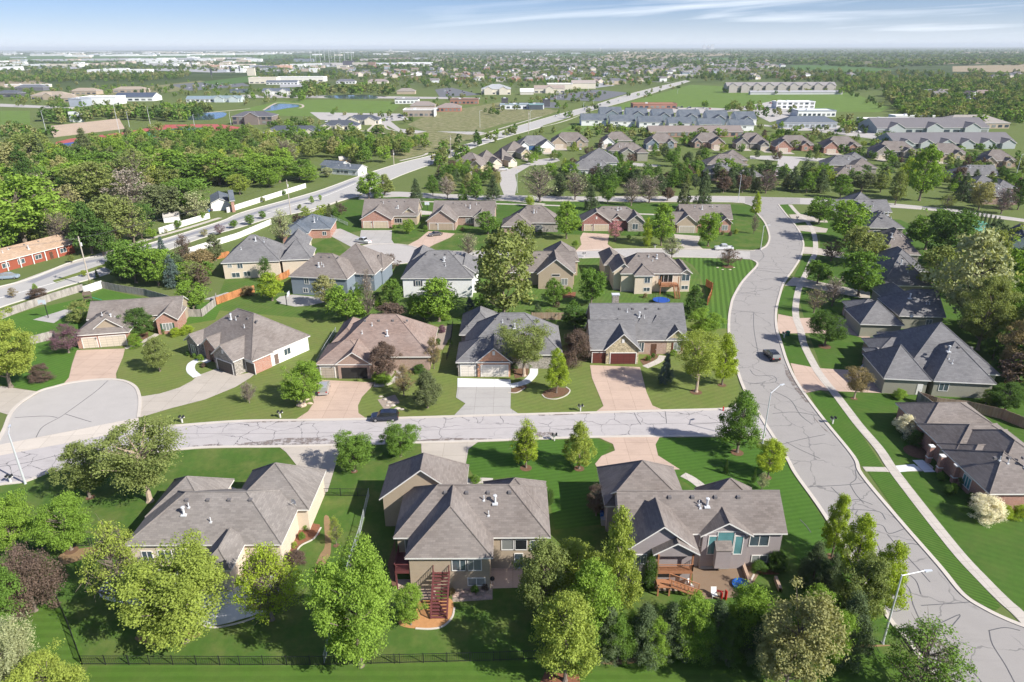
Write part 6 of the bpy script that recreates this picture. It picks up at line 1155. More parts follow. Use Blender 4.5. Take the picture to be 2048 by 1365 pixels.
RH = [([(0,104),(2048,97),(2048,118),(1500,112),(1000,112),(400,108),(0,112)], 3600, (9, 15)), ([(400,112),(1000,110),(1500,112),(2048,116),(2048,132),(1900,131),(1790,138),(1560,130),(1240,135),(1000,128),(850,130),(600,120)], 2300, (8, 12)), ([(0,124),(560,122),(640,140),(500,150),(380,142),(0,148)], 500, (6, 10)), ([(700,125),(1500,128),(1560,142),(1000,140),(700,140)], 700, (7, 10))]
for i, (P, n, hr) in enumerate(RH): items += scatter(P, n, hr, (1.1, 2.2), ['round', 'oval'], ['deep', 'green', 'olive', 'deep', 'dark'], '', '', 90 + i, things=False)
mass('horizon_woods', items, 'tiny', 'blue-green bands of woods running to the horizon')
# ------------------------------------------------------------ houses beyond the cross street
def nh(x0, x1, ye, roof, wall, gw_, label, side='l', ang=0, ends='hh', two=True, ze=3.2, group='houses north of the cross street'):
    w_ = x1 - x0; gl = (x0 - 2, x0 + w_ * 0.42) if side == 'l' else (x1 - w_ * 0.42, x1 + 2)
    wg = [('x', (x0, ye), (x1, ye), 13, ze, ends, wall, 0.74), ('y', (gl[0], ye + 4), (gl[1], ye + 4), 11, ze, 'gh', gw_, 0.8)]
    if two: a = x0 + w_ * (0.66 if side == 'l' else 0.08); wg.append(('y', (a, ye + 1.5), (a + w_ * 0.24, ye + 1.5), 8, ze + 0.1, 'gg', gw_, 0.75))
    ft = [('g', 1, 'f', 0.5, 4.8, 2.3)] + ([('w', 2, 'f', 0.5, 1.5, 1.5, 0.9)] if two else []) + [('w', 0, 'f', 0.56, 1.8, 1.5, 0.8), ('w', 0, 'r', 0.5, 1.3, 1.2, 1)]
    hs = house(label, roof, wall, wg, ft, ang=ang, group=group, vents=False); r = hs[3][1][0]; mb = MB()
    c = [hs[1] @ Vector(q) for q in ((r[0] + 0.6, r[2] - 8, 0), (r[1] - 0.6, r[2] - 8, 0), (r[1] - 0.6, r[2] + 0.3, 0), (r[0] + 0.6, r[2] + 0.3, 0))]
    mb.face([(q.x, q.y, 0.075) for q in c]); tag(mb.build('driveway', M_DRV), kind='structure'); return hs
nh(902, 962, 328, 'mid', 'navy', 'stone', 'dark blue sided house backing onto the arterial road', 'r', -20, two=False)
nh(958, 1004, 322, 'mid', 'brick', 'cream', 'brick and cream gabled house next to the dark blue sided one', 'r', 20)
nh(1000, 1032, 318, 'mid', 'cream', 'cream', 'tall cream gabled house with a white car on its drive', 'r', 30, two=False)
nh(1010, 1062, 303, 'mid', 'stoneg', 'stone', 'stone gabled house at the north lane bend', 'r', 20, two=False)
nh(1036, 1110, 290, 'dgrey', 'navy', 'white', 'navy blue house with white gable trim', 'r', 12)
nh(1104, 1178, 283, 'mid', 'stoneg', 'tan', 'tan stone house with twin gables at the north lane head', 'l', 0)
nh(1205, 1266, 282, 'mid', 'sage', 'white', 'pale blue-grey gabled house east of the lane head', 'l', 0, two=False)
nh(1294, 1356, 285, 'mid', 'brickb', 'blue', 'grey-blue house with two white gables', 'l', 0)
nh(1384, 1450, 284, 'mid', 'brickb', 'brickb', 'brown brick house with twin round dormers', 'r', -3)
nh(1474, 1537, 284, 'mid', 'stoneg', 'stoneg', 'dark stone gabled house west of the street end', 'l', -4)
nh(1553, 1630, 290, 'mid', 'brickr', 'brick', 'red brick house facing down the street end', 'l', -3)
nh(1650, 1724, 292, 'mid', 'brickb', 'brick', 'brown house with brick gables by the green verge', 'l', -4)
nh(1752, 1836, 303, 'mid', 'stoneg', 'stoneg', 'stone house with white curved front walk east of the street end', 'l', -5)
nh(1858, 1936, 308, 'mid', 'tan', 'stone', 'tan stone house beside the vivid green poplar', 'l', -6)
nh(1968, 2036, 322, 'mid', 'brickb', 'tan', 'brown gabled house at the east edge of the north rows', 'l', -6)
nh(1500, 1538, 287, 'mid', 'stoneg', 'stoneg', 'small dark stone house hugging its neighbour west of the street end', 'r', -4, two=False)
def bh(label, roof, wall, wg, ang=0): return house(label, roof, wall, wg, [], ang=ang, group='houses north of the cross street', vents=True, auto=True)
bh('large grey house with many hips among the bare trees', 'dgrey', 'white', [('x', (1138, 340), (1228, 340), 13, 4.8, 'hh'), ('y', (1160, 325), (1238, 325), 16, 4.6, 'hh')], -4)
bh('pale blue house with a red covered deck', 'mid', 'sage', [('x', (1217, 302), (1292, 302), 12, 4.6, 'hh'), ('y', (1243, 306), (1270, 306), 9, 4.6, 'gh'), ('y', (1274, 306), (1298, 306), 8, 4.6, 'hh')], 0)
bh('long hipped house west of the yellow tree', 'mid', 'tan', [('x', (1412, 328), (1500, 332), 14, 3.4, 'hh'), ('y', (1440, 318), (1500, 322), 14, 3.4, 'hh')], -4)
bh('dark hipped house behind the spruce belt', 'dgrey', 'brickb', [('x', (1410, 346), (1480, 350), 13, 3.4, 'hh'), ('x', (1470, 352), (1530, 355), 9, 3.1, 'hh')], -4)
bh('grey hipped house with pale skylight east of the street end', 'dgrey', 'tan', [('x', (1648, 328), (1742, 334), 13, 3.6, 'hh'), ('y', (1690, 318), (1740, 322), 12, 3.6, 'hh')], -5)
bh('sprawling hipped house above the spruce belt, east one', 'mid', 'stoneg', [('x', (1662, 348), (1764, 358), 13, 3.4, 'hh'), ('y', (1700, 334), (1760, 338), 12, 3.5, 'hh')], -6)
bh('dark grey gabled house east of the vivid poplar', 'dgrey', 'tan', [('x', (1916, 350), (2002, 352), 12, 3.6, 'hg'), ('x', (1944, 372), (2010, 374), 12, 3.4, 'hh')], -4)
bh('low dark hipped house at the east edge above the path', 'dgrey', 'brickb', [('x', (1960, 390), (2050, 396), 13, 3.4, 'hh'), ('y', (1990, 375), (2040, 378), 12, 3.5, 'hh')], -4)
# slate-roofed duplex rows
for i, (a, b) in enumerate([(1161, 1219), (1219, 1276), (1277, 1333), (1336, 1391), (1397, 1450), (1460, 1515)]):
    house('slate roofed house, ' + ['westmost', 'second from the west', 'third from the west', 'third from the east', 'second from the east', 'eastmost'][i] + ' of the front slate row', 'slate', 'white', [('x', (a + 1, 241 + i * 2), (b - 5, 241 + i * 2), ('R', 227.5 + i * 2.3), 4.2, 'gg', None, 0.5)], [('w', 0, 'f', t, 2.2, 1.3, 2.2) for t in (0.25, 0.6)], ang=0, group='slate roofed row houses', vents=False)
for i, (a, b) in enumerate([(1200, 1250), (1253, 1302), (1306, 1354), (1360, 1408), (1415, 1464), (1473, 1520)]):
    house('slate roofed house with front gable, ' + ['westmost', 'second from the west', 'third from the west', 'third from the east', 'second from the east', 'eastmost'][i] + ' of the rear slate row', 'slate', 'white', [('x', (a, 227 + i * 2.4), (b - 5, 227 + i * 2.4), ('R', 214 + i * 1.8), 4.6, 'gg', None, 0.5), ('y', (a + 12, 229 + i * 2.4), (b - 12, 229 + i * 2.4), 8, 4.7, 'gg', 'blue', 0.6)], [], ang=0, group='slate roofed row houses', vents=False)
# ------------------------------------------------------------ large buildings
bmats = {}
def bm_(c, rough=0.7):
    k = tuple(round(x, 3) for x in c)
    if k not in bmats: bmats[k] = plain('building_paint_%d' % len(bmats), c, rough, 0.3, 0, 0.1, 0.2)
    return bmats[k]
WINM = glassmat('building_window', (0.05, 0.065, 0.085))
def block(x0, x1, yb, h, d, wall, label, roof=None, style='flat', cat='building', wins=0, ang=0, group=None, rows=1, gables=0, name='building'):
    p, q = g(x0, yb), g(x1, yb); w_ = (q - p).length; root = empty(name, (p.x, p.y, 0), ang and R(ang) or math.atan2(q.y - p.y, q.x - p.x) * 0, label, cat, group or 'large buildings beyond the houses')
    wm = bm_(wall); rm = bm_(roof) if roof else bm_(sc3(wall, 0.9)); mb = MB()
    if style == 'flat':
        mb.box(0, w_, 0, d, 0, h); mb.build('wall', wm, root); mb = MB()
        for a, b, c, e in ((-0.2, w_ + 0.2, -0.2, 0.25), (-0.2, w_ + 0.2, d - 0.25, d + 0.2), (-0.2, 0.25, 0.25, d - 0.25), (w_ - 0.25, w_ + 0.2, 0.25, d - 0.25)): mb.box(a, b, c, e, h - 0.4, h + 0.5)
        ro = mb.build('parapet', rm, root)
        mb = MB(); mb.box(w_ * .3, w_ * .3 + 2.5, d * .4, d * .4 + 2, h, h + 1.3); mb.build('roof_unit', VENT, root)
    else:
        rf, wl = MB(), MB(); add_wing(rf, wl, (0, w_, 0, d), h, 'x', 'hh' if style == 'hip' else 'gg', 0.38 if d > 16 else 0.5, 0, 0)
        for k in range(gables):
            c = w_ * (k + 0.5) / gables; s = min(6, w_ / gables * 0.35); add_wing(rf, wl, (c - s, c + s, -2.5, d * 0.5), h + 0.1, 'y', 'gg', 0.55, 0, k + 1)
        rf.build('roof', [rm, TRIM], root); wl.build('wall', [wm], root)
    for rr_ in range(rows):
        for k in range(wins):
            mb = MB(); c = w_ * (k + 0.5) / wins; s = w_ / wins * 0.3; z = 0.9 + rr_ * 3.1; mb.box(c - s, c + s, -0.12 if style == 'flat' else 0.25, 0.5, z, min(h - 0.5, z + 1.8)); mb.build('window', WINM, root)
    return root
W_, CR_, TN, BR, SL, DK = (0.78, 0.78, 0.77), (0.66, 0.60, 0.50), (0.44, 0.36, 0.27), (0.34, 0.17, 0.12), (0.11, 0.13, 0.16), (0.09, 0.09, 0.10)
block(1298, 1488, 275, 3.4, 18, (0.35, 0.22, 0.17), 'long low brown building behind the front slate row', (0.23, 0.19, 0.17), 'gable', wins=14, gables=0)
block(1266, 1354, 218, 4.5, 16, BR, 'flat red brick shop strip north of the slate rows', (0.33, 0.17, 0.12), wins=8)
block(1788, 2036, 298, 3.2, 26, (0.38, 0.41, 0.40), 'front wing of the long grey-green care home with porch gables', (0.16, 0.15, 0.155), 'gable', wins=18, gables=6)
block(1752, 1982, 268, 4, 30, (0.38, 0.41, 0.40), 'rear wing of the long grey-green care home', (0.16, 0.15, 0.155), 'gable', wins=12, gables=3)
block(1565, 1676, 257, 4.2, 16, (0.42, 0.45, 0.48), 'pale office building with slate roof and a row of parked cars', SL, 'hip', wins=10)
block(1595, 1672, 234, 5, 18, W_, 'white pavilion with a curved white canopy', (0.3, 0.34, 0.38), wins=8)
block(1552, 1630, 218, 6.5, 14, W_, 'white modern building with tall dark windows', W_, wins=7, rows=2)
block(1728, 1838, 250, 4, 14, (0.72, 0.68, 0.6), 'cream storage units row', W_, wins=0)
block(1790, 1870, 241, 3.4, 12, W_, 'white storage units with small hipped tops', W_, wins=0)
block(1890, 2022, 258, 4, 26, TN, 'wide tan roofed building at the edge of the east woods', (0.30, 0.27, 0.24), 'hip', wins=10)
block(1452, 1676, 186, 9, 16, (0.42, 0.38, 0.35), 'long three-storey apartment block facing the green field', (0.27, 0.25, 0.25), 'gable', wins=22, rows=2, gables=9)
block(1500, 1690, 190, 3, 8, (0.5, 0.5, 0.5), 'long low garage row before the apartment block', (0.33, 0.33, 0.34), 'gable')
block(1000, 1088, 219, 4.5, 10, (0.75, 0.77, 0.8), 'white car wash with black end towers', (0.25, 0.32, 0.36), wins=8)
block(1003, 1016, 214, 8, 9, DK, 'black west tower of the car wash'); block(1086, 1100, 214, 7, 8, DK, 'black east tower of the car wash')
block(1058, 1086, 220, 5, 9, (0.08, 0.10, 0.12), 'dark square building with teal roof beside the car wash', (0.25, 0.40, 0.42))
block(962, 1022, 190, 7, 30, CR_, 'big pale church with broad pyramid roof', (0.36, 0.37, 0.38), 'hip', wins=6, gables=2)
block(1068, 1130, 187, 6, 20, CR_, 'cream church hall with gabled entrance', (0.33, 0.27, 0.23), 'gable', wins=6, gables=1)
block(1095, 1145, 180, 8, 22, CR_, 'flat cream school building behind the church hall', W_)
block(1143, 1192, 178, 8, 20, CR_, 'cream building with grey gabled top by the car park', (0.36, 0.31, 0.28), 'gable')
block(1040, 1068, 190, 4, 14, (0.6, 0.56, 0.5), 'small pale entrance building by the church', W_, 'gable')
block(807, 868, 234, 6, 16, (0.36, 0.30, 0.25), 'grey-brown office with white east wall', W_, wins=6)
block(868, 870, 234, 6.2, 14, W_, 'white end wall of the grey-brown office')
block(872, 922, 224, 4, 18, (0.40, 0.18, 0.13), 'low red brick building with brown hipped roof', (0.27, 0.22, 0.2), 'hip', wins=6)
block(820, 870, 222, 5, 14, (0.34, 0.27, 0.22), 'brown roofed building behind the grey-brown office', (0.26, 0.22, 0.2), 'hip')
block(900, 956, 209, 5, 16, BR, 'brick restaurant with wide dark awning', (0.2, 0.15, 0.13), wins=7)
block(790, 836, 208, 5, 14, W_, 'white clinic with black flat roof', DK, wins=6)
block(793, 830, 189, 4, 14, TN, 'tan bungalow office beside the long pond', (0.27, 0.24, 0.21), 'hip')
block(672, 710, 168, 4, 14, W_, 'white office with slate roof east of the church', (0.15, 0.15, 0.17), 'hip', wins=6)
block(735, 775, 168, 4, 14, CR_, 'long pale office with brown roof', (0.28, 0.23, 0.22), 'hip')
block(498, 552, 168, 10, 24, (0.72, 0.66, 0.55), 'cream church with arched windows and twin towers', CR_, wins=5)
block(552, 646, 164, 8, 26, (0.76, 0.73, 0.66), 'long flat cream hall joined to the church', W_, wins=7)
block(532, 594, 170, 4, 12, W_, 'white classroom row with slate roof', SL, 'gable', wins=9)
block(495, 510, 152, 16, 6, CR_, 'slender cream bell tower of the church')
block(524, 582, 190, 4.5, 18, (0.68, 0.67, 0.64), 'white bank with dark slate gables', SL, 'gable', wins=5, gables=2)
block(460, 492, 186, 4, 12, (0.14, 0.18, 0.22), 'dark blue building with awning by the white bank', SL, wins=4)
block(465, 545, 250, 6.5, 18, (0.22, 0.18, 0.16), 'two-storey stone clubhouse with dark roof by the pond', (0.11, 0.11, 0.125), 'hip', wins=7, rows=2, gables=1)
block(527, 640, 275, 3.4, 15, CR_, 'dark roofed clinic with two stone gables, west one', (0.075, 0.085, 0.105), 'hip', wins=7, gables=3)
block(642, 716, 262, 3.6, 14, CR_, 'dark roofed clinic with many gables, east one', (0.075, 0.085, 0.105), 'hip', wins=5, gables=3)
block(690, 758, 250, 3.6, 14, CR_, 'rear dark roofed clinic with white end wall', (0.075, 0.085, 0.105), 'hip', wins=5, gables=2)
block(163, 232, 210, 8, 22, (0.80, 0.80, 0.79), 'big plain white gymnasium wall beside the solar roof', (0.8, 0.8, 0.8))
block(140, 164, 214, 8, 20, (0.34, 0.37, 0.42), 'grey end wall of the white gymnasium')
block(228, 305, 203, 4.5, 24, W_, 'school building with dark solar roof', (0.07, 0.09, 0.13), 'gable', wins=6)
block(372, 428, 205, 3.6, 12, W_, 'long white building with blue-grey roof by the buses', (0.2, 0.26, 0.30), 'gable', wins=6)
block(425, 482, 205, 4, 12, (0.5, 0.56, 0.56), 'blue-grey roofed school wing', (0.2, 0.26, 0.28), 'gable', wins=4, gables=2)
block(62, 130, 200, 5, 22, (0.42, 0.34, 0.26), 'tan roofed shopping building with arched front, west one', (0.34, 0.28, 0.22), 'hip', wins=6, gables=1)
block(118, 150, 205, 5, 14, (0.42, 0.34, 0.26), 'tan roofed shop with corner gable', (0.34, 0.28, 0.22), 'hip', wins=3)
block(140, 192, 190, 5, 18, (0.42, 0.34, 0.26), 'tan hipped shop with cupola', (0.34, 0.28, 0.22), 'hip', wins=5)
block(226, 288, 186, 4.5, 18, (0.42, 0.34, 0.26), 'tan hipped shop east of the cupola', (0.34, 0.28, 0.22), 'hip', wins=5)
block(-10, 35, 195, 5, 18, DK, 'dark roofed shop at the west edge', (0.1, 0.11, 0.13), 'hip', wins=4)
block(30, 85, 182, 5, 18, (0.15, 0.15, 0.17), 'dark roofed building behind the tan shops', (0.13, 0.14, 0.16), 'hip')
block(10, 95, 175, 4, 8, CR_, 'low pale wall of shops by the tree belt', W_)
for x0, x1, yb, h, d, c, s in [(0,92,134,7,40,W_,'westmost'),(92,156,134,8,40,CR_,'cream'),(155,160,134,8,30,W_,'narrow'),(175,288,148,9,40,W_,'broad white'),(205,250,142,6,20,W_,'raised white'),(252,318,124,10,60,W_,'white dome-roofed'),(298,345,132,8,26,(0.5,0.5,0.5),'grey'),(345,372,130,8,20,W_,'small white'),(372,420,134,7,24,CR_,'beige shop'),(420,460,136,8,20,(0.55,0.36,0.26),'terracotta'),(455,505,134,8,24,CR_,'cream shop'),(488,520,124,12,26,W_,'tall white'),
    (510,548,140,10,24,(0.16,0.17,0.2),'dark grey'),(548,580,138,9,20,(0.6,0.38,0.28),'orange fronted'),(580,608,134,8,20,W_,'white shop'),(588,624,124,12,24,(0.25,0.28,0.32),'dark glass'),(608,640,133,9,20,(0.7,0.7,0.68),'pale'),(640,662,132,9,20,(0.35,0.35,0.36),'grey two-storey'),(662,690,132,9,20,(0.5,0.48,0.46),'grey and tan'),(686,706,133,16,18,(0.10,0.10,0.12),'black glass tower'),(705,738,134,13,18,(0.55,0.50,0.44),'tan hotel'),(737,750,134,14,18,(0.30,0.20,0.16),'brown end hotel'),
    (750,798,131,7,40,(0.66,0.67,0.7),'pale warehouse'),(796,862,131,9,40,W_,'long white warehouse'),(720,745,122,8,30,(0.5,0.46,0.44),'apartment'),(745,770,121,8,30,(0.56,0.52,0.5),'pale apartment'),(775,822,120,9,30,(0.36,0.28,0.25),'brown apartment'),(822,858,120,9,30,(0.5,0.5,0.53),'grey apartment'),(0,28,142,10,40,W_,'white edge'),(1350,1388,157,6,20,(0.62,0.58,0.52),'cream end of the avenue')]:
    block(x0, x1, yb, h, d, c, s + ' commercial building in the distant shopping district', sc3(c, 0.95), wins=0 if x1 - x0 < 20 or yb < 130 else 5, group='distant shopping district')
rs = random.Random(5)
for i in range(70):
    yb = rs.uniform(104, 112); x = rs.choice([rs.uniform(-20, 700), rs.uniform(50, 500)]) if i < 56 else rs.uniform(700, 1250)
    wv = rs.uniform(8, 30); block(x, x + wv, yb, rs.uniform(7, 13), 50, rs.choice([W_, W_, W_, CR_, (0.55, 0.57, 0.6)]), 'pale warehouse on the western horizon' if x < 700 else 'pale warehouse on the northern horizon', group='warehouses on the horizon' if x < 700 else 'warehouses on the northern horizon')
for x0, x1, yb in [(200,235,113),(235,262,113),(268,300,113),(320,350,112),(350,370,112),(378,400,111),(410,440,111),(445,510,110),(60,120,112),(130,170,114),(525,560,108),(560,610,106),(500,540,106)]: block(x0, x1, yb, 11, 60, W_, 'large white warehouse in the belt before the horizon', group='white warehouse belt')
rs = random.Random(15)
for i in range(80):
    yb = rs.uniform(116, 134) if i < 55 else rs.uniform(134, 146); x = rs.uniform(-10, 480) if yb < 134 else rs.uniform(420, 700); wv = rs.uniform(8, 26)
    block(x, x + wv, yb, rs.uniform(5, 9), rs.uniform(14, 40), rs.choice([W_, W_, CR_, (0.5, 0.42, 0.35), (0.4, 0.42, 0.45), W_]), 'small pale business building scattered in the north-west commercial strip', group='north-west commercial strip')
# driving range poles, water tower, grain elevator
for i, (x, yt, yb) in enumerate([(622,98,124),(632,97,124),(641,96,125),(650,96,125),(659,96,126),(663,96,122),(670,96,126),(680,96,126),(682,96,120),(690,97,127),(697,96,121),(704,96,127),(707,98,116)]):
    b = g(x, yb); h = hgt(x, yb, yt); mb = MB(); mb.bar((0, 0, 0), (0, 0, h), 0.85, 0.6, 6); tag(mb.build('net_pole', VENT, loc=(b.x, b.y, 0)), 'tall pale net pole of the driving range', 'pole', 'driving range net poles')
b = g(1200, 103); mb = MB(); mb.lathe([(3, 0), (2.4, 22), (10, 30), (11, 34), (7, 40), (0.1, 42)], 14); tag(mb.build('water_tower', plain('tower_white', (0.8, 0.8, 0.8)), loc=(b.x, b.y, 0)), 'white water tower standing on the northern horizon', 'tower')
b = g(781, 103); mb = MB(); mb.box(-9, 9, -9, 9, 0, 48); mb.box(-30, 30, -8, 8, 0, 18); tag(mb.build('grain_elevator', plain('elevator_concrete', (0.6, 0.6, 0.58)), loc=(b.x, b.y, 0)), 'tall pale concrete elevator on the horizon', 'tower')
for x in (1408, 1416, 1424): b = g(x, 99); mb = MB(); mb.box(-40, 40, -20, 20, 0, 60 + (x % 3) * 25); mb.box(-20, 10, -15, 15, 60, 100); tag(mb.build('distant_tower_block', bm_((0.6, 0.6, 0.6)), loc=(b.x, b.y, 0)), 'tiny tower block on the far northern skyline', 'building', 'far skyline blocks')
# signs of the shopping district
for x, yt, yb in ((424, 137, 157), (462, 132, 150), (480, 132, 148), (384, 124, 138)):
    b = g(x, yb); h = hgt(x, yb, yt); root = empty('pylon_sign', (b.x, b.y, 0), 0, 'tall dark pylon sign in the distant shopping district', 'sign', 'tall pylon signs'); mb = MB(); mb.bar((0, 0, 0), (0, 0, h), 0.5, 0.5, 6); mb.build('pole', VENTD, root); mb = MB(); mb.box(-1.6, 1.6, -0.4, 0.4, h * 0.35, h); mb.build('sign_board', plain('sign_dark', (0.06, 0.07, 0.10)), root)
# ------------------------------------------------------------ far housing: simple houses copied
def farhouse(v):
    rs = random.Random(v); rf, wl = MB(), MB(); w_, d = rs.uniform(14, 19), rs.uniform(10, 12); ze = (3.2, 5.4, 4.4)[v % 3]
    add_wing(rf, wl, (-w_ / 2, w_ / 2, -d / 2, d / 2), ze, 'x', ('gg', 'hh')[v % 2], 0.62, 0, 0); a = rs.uniform(-w_ * 0.3, w_ * 0.1)
    add_wing(rf, wl, (a - 3.6, a + 3.6, -d / 2 - 3, d / 3), ze + 0.1, 'y', 'gh', 0.75, 0, 1); add_wing(rf, wl, (w_ * 0.1, w_ * 0.1 + 4.6, -d / 2 - 1.2, 1), ze + 0.15, 'y', 'gg', 0.8, 0, 2)
    mb = MB(); mb.v = list(rf.v); mb.f = list(rf.f); mb.m = [0 if m == 0 else 2 for m in rf.m]; mb.uv = list(rf.uv); n = len(mb.v)
    mb.v += wl.v; mb.f += [tuple(i + n for i in f) for f in wl.f]; mb.m += [1] * len(wl.f); mb.uv += wl.uv
    for s in range(3): x = -w_ / 2 + w_ * (s + 0.5) / 3; mb.box(x - 0.8, x + 0.8, -d / 2 + 0.33, -d / 2 + 0.6, ze - 2.3, ze - 1.0, 3)
    mb.box(a - 2.3, a + 2.3, -d / 2 - 2.67, -d / 2 - 2.3, 0.1, 2.4, 2)
    o = mb.build('house', [bm_((0.2, 0.18, 0.175)), bm_(TN), TRIM, WINM], uv=False); me = o.data; bpy.data.objects.remove(o); return me
FH = [farhouse(v) for v in range(6)]
RC = [('grey', (0.19, 0.175, 0.17)), ('brown', (0.24, 0.19, 0.165)), ('dark', (0.13, 0.13, 0.14)), ('grey', (0.22, 0.21, 0.21))]
WC = [('tan', TN), ('white', W_), ('cream', CR_), ('blue-grey', (0.3, 0.35, 0.4)), ('brick', BR), ('beige', (0.55, 0.48, 0.4))]
def fhouses(P, n, seed, label, group, mind, things=True, size=1.0, grid=0):
    rs = random.Random(seed); pts = scatter(P, n, (1, 1), (1, 1), ['x'], ['y'], '', '', seed, things=False, mind=mind); out = []
    for x, y, *_ in pts:
        rc, wc = rs.choice(RC), rs.choice(WC); a = rs.choice([0, math.pi / 2, math.pi, -math.pi / 2]) * 1.0 + rs.gauss(0, 0.2) + 0.1; s = size * rs.uniform(0.85, 1.15)
        o = bpy.data.objects.new('house', rs.choice(FH)); o.location = (x, y, 0); o.rotation_euler = (0, 0, a); o.scale = (s, s, s); link(o)
        for i, m in ((0, bm_(rc[1])), (1, bm_(wc[1]))): o.material_slots[i].link = 'OBJECT'; o.material_slots[i].material = m
        tag(o, f'small {wc[0]} house with {rc[0]} roof {label}', 'house', group)
fhouses([(660, 140), (860, 128), (1000, 140), (1180, 150), (1340, 155), (1320, 166), (1200, 172), (1040, 163), (900, 168), (780, 158), (680, 152)], 95, 1, 'in the housing north of the churches', 'houses north of the churches', 17)
fhouses([(870, 116), (1000, 114), (1400, 122), (1560, 134), (1480, 150), (1400, 153), (1180, 146), (1000, 136), (860, 127)], 95, 2, 'in the farthest housing estate', 'houses of the farthest estate', 20)
fhouses([(1500, 150), (1720, 148), (1700, 157), (1500, 162)], 9, 3, 'among trees behind the apartment block', 'houses behind the apartment block', 20)
fhouses([(1850, 185), (1985, 195), (1990, 218), (1870, 205)], 8, 4, 'hidden in the east woods', 'houses in the east woods', 18)
fhouses([(1990, 150), (2048, 150), (2048, 158), (1960, 160)], 4, 5, 'at the far east edge of the woods', 'houses at the far east edge', 20)
fhouses([(1300, 103), (2040, 101), (2040, 108), (1300, 112)], 14, 6, 'scattered on the northern plain', 'houses on the northern plain', 60)
# the rest of the farthest estate is one mass
mbq = MB(); rs = random.Random(9)
for x, y, *_ in scatter([(860, 114), (1000, 112), (1400, 119), (1580, 132), (1500, 146), (1200, 142), (1000, 134), (860, 126)], 300, (1, 1), (1, 1), ['x'], ['y'], '', '', 77, things=False, mind=12):
    w_, d, h, zr = rs.uniform(6, 9), rs.uniform(5, 6), rs.uniform(4, 6), rs.uniform(3, 4.5); m = rs.randint(1, 3)
    if rs.random() < 0.5: w_, d = d, w_
    mbq.box(x - w_, x + w_, y - d, y + d, 0, h, m); mbq.face([(x - w_ - .5, y - d - .5, h), (x + w_ + .5, y - d - .5, h), (x + w_ * .5, y, h + zr), (x - w_ * .5, y, h + zr)], 0); mbq.face([(x + w_ + .5, y + d + .5, h), (x - w_ - .5, y + d + .5, h), (x - w_ * .5, y, h + zr), (x + w_ * .5, y, h + zr)], 0)
    mbq.face([(x - w_ - .5, y + d + .5, h), (x - w_ - .5, y - d - .5, h), (x - w_ * .5, y, h + zr)], m); mbq.face([(x + w_ + .5, y - d - .5, h), (x + w_ + .5, y + d + .5, h), (x + w_ * .5, y, h + zr)], m)
tag(mbq.build('housing_mass', [bm_(RC[0][1]), bm_(TN), bm_(W_), bm_(CR_)]), 'countless tiny houses of the farthest estate', 'houses', None, 'stuff')
# ------------------------------------------------------------ fences and walls
FG = fencewood('weathered_fence', (0.36, 0.33, 0.30), (0.46, 0.42, 0.38)); FO = fencewood('orange_cedar_fence', (0.48, 0.20, 0.08), (0.56, 0.26, 0.12)); FR = fencewood('stained_fence', (0.42, 0.33, 0.25), (0.30, 0.19, 0.12))
WALLM = plain('perimeter_wall_paint', (0.74, 0.72, 0.68), 0.8); IRON = plain('black_iron', (0.018, 0.02, 0.02), 0.5, 0.4)
def fence(pts, h, style, label, group='garden fences', name='fence', mat=None):
    P = [g(*p) for p in pts]; root = empty(name, P[0], 0, label, 'wall' if style == 'wall' else 'fence', group); P = [p - P[0] for p in P]; pan = MB(); k = 0
    for a, b in zip(P, P[1:]):
        L_ = (b - a).length; d = (b - a) / L_; n = Vector((-d.y, d.x, 0)); mmat = mat
        if style in ('wood', 'wall'):
            t = 0.03 if style == 'wood' else 0.1
            nb = max(1, int(L_ / 0.15)) if style == 'wood' else 1
            for i in range(nb):
                s0, s1 = L_ * i / nb, L_ * (i + (0.93 if style == 'wood' else 1)) / nb; z1 = h + (rnd.uniform(-0.04, 0.03) if style == 'wood' else 0); c = [a + d * s0 - n * t, a + d * s1 - n * t, a + d * s1 + n * t, a + d * s0 + n * t]
                for u, v in ((0, 1), (1, 2), (2, 3), (3, 0)): pan.face([c[u], c[v], c[v] + Vector((0, 0, z1)), c[u] + Vector((0, 0, z1))])
                pan.face([q + Vector((0, 0, z1)) for q in c])
        else:
            nb = max(1, int(L_ / 0.22))
            for i in range(nb): q = a + d * L_ * i / nb; pan.bar(q + Vector((0, 0, 0.05)), q + Vector((0, 0, h)), 0.016, n=3, cap=False)
            for z in (0.15, h - 0.08): pan.bar(a + Vector((0, 0, z)), b + Vector((0, 0, z)), 0.03, n=4)
        sp = 2.4 if style != 'wall' else 3.5
        for i in range(int(L_ / sp) + 1):
            if k >= 95: break
            q = a + d * min(L_, i * sp); mb = MB(); r = 0.035 if style == 'iron' else 0.07 if style == 'wood' else 0.16; off = n * (0.1 if style == 'wood' else 0); q = q + off
            mb.box(q.x - r, q.x + r, q.y - r, q.y + r, 0, h + (0.06 if style != 'wood' else 0.02)); mb.build('post', mmat, root); k += 1
    pan.build('panel' if style != 'iron' else 'pickets', mat, root, uv=True); return root
fence([(-20, 648), (30, 628), (110, 600), (168, 582)], 1.9, 'wood', 'weathered wooden fence between the arterial and the westmost lawn', mat=FG)
fence([(170, 588), (206, 576)], 2.0, 'wall', 'short white wall piece at the base of the utility pole', 'white perimeter walls', 'wall', WALLM)
fence([(206, 577), (240, 584), (290, 592), (356, 611), (362, 618)], 1.9, 'wood', 'weathered fence behind the brick house', mat=FG)
fence([(368, 634), (405, 634), (432, 612), (434, 600)], 1.9, 'wood', 'weathered fence stepping up to the orange section', mat=FG)
fence([(434, 610), (482, 592), (510, 585)], 1.9, 'wood', 'orange cedar fence beside the rusty shrub', mat=FO)
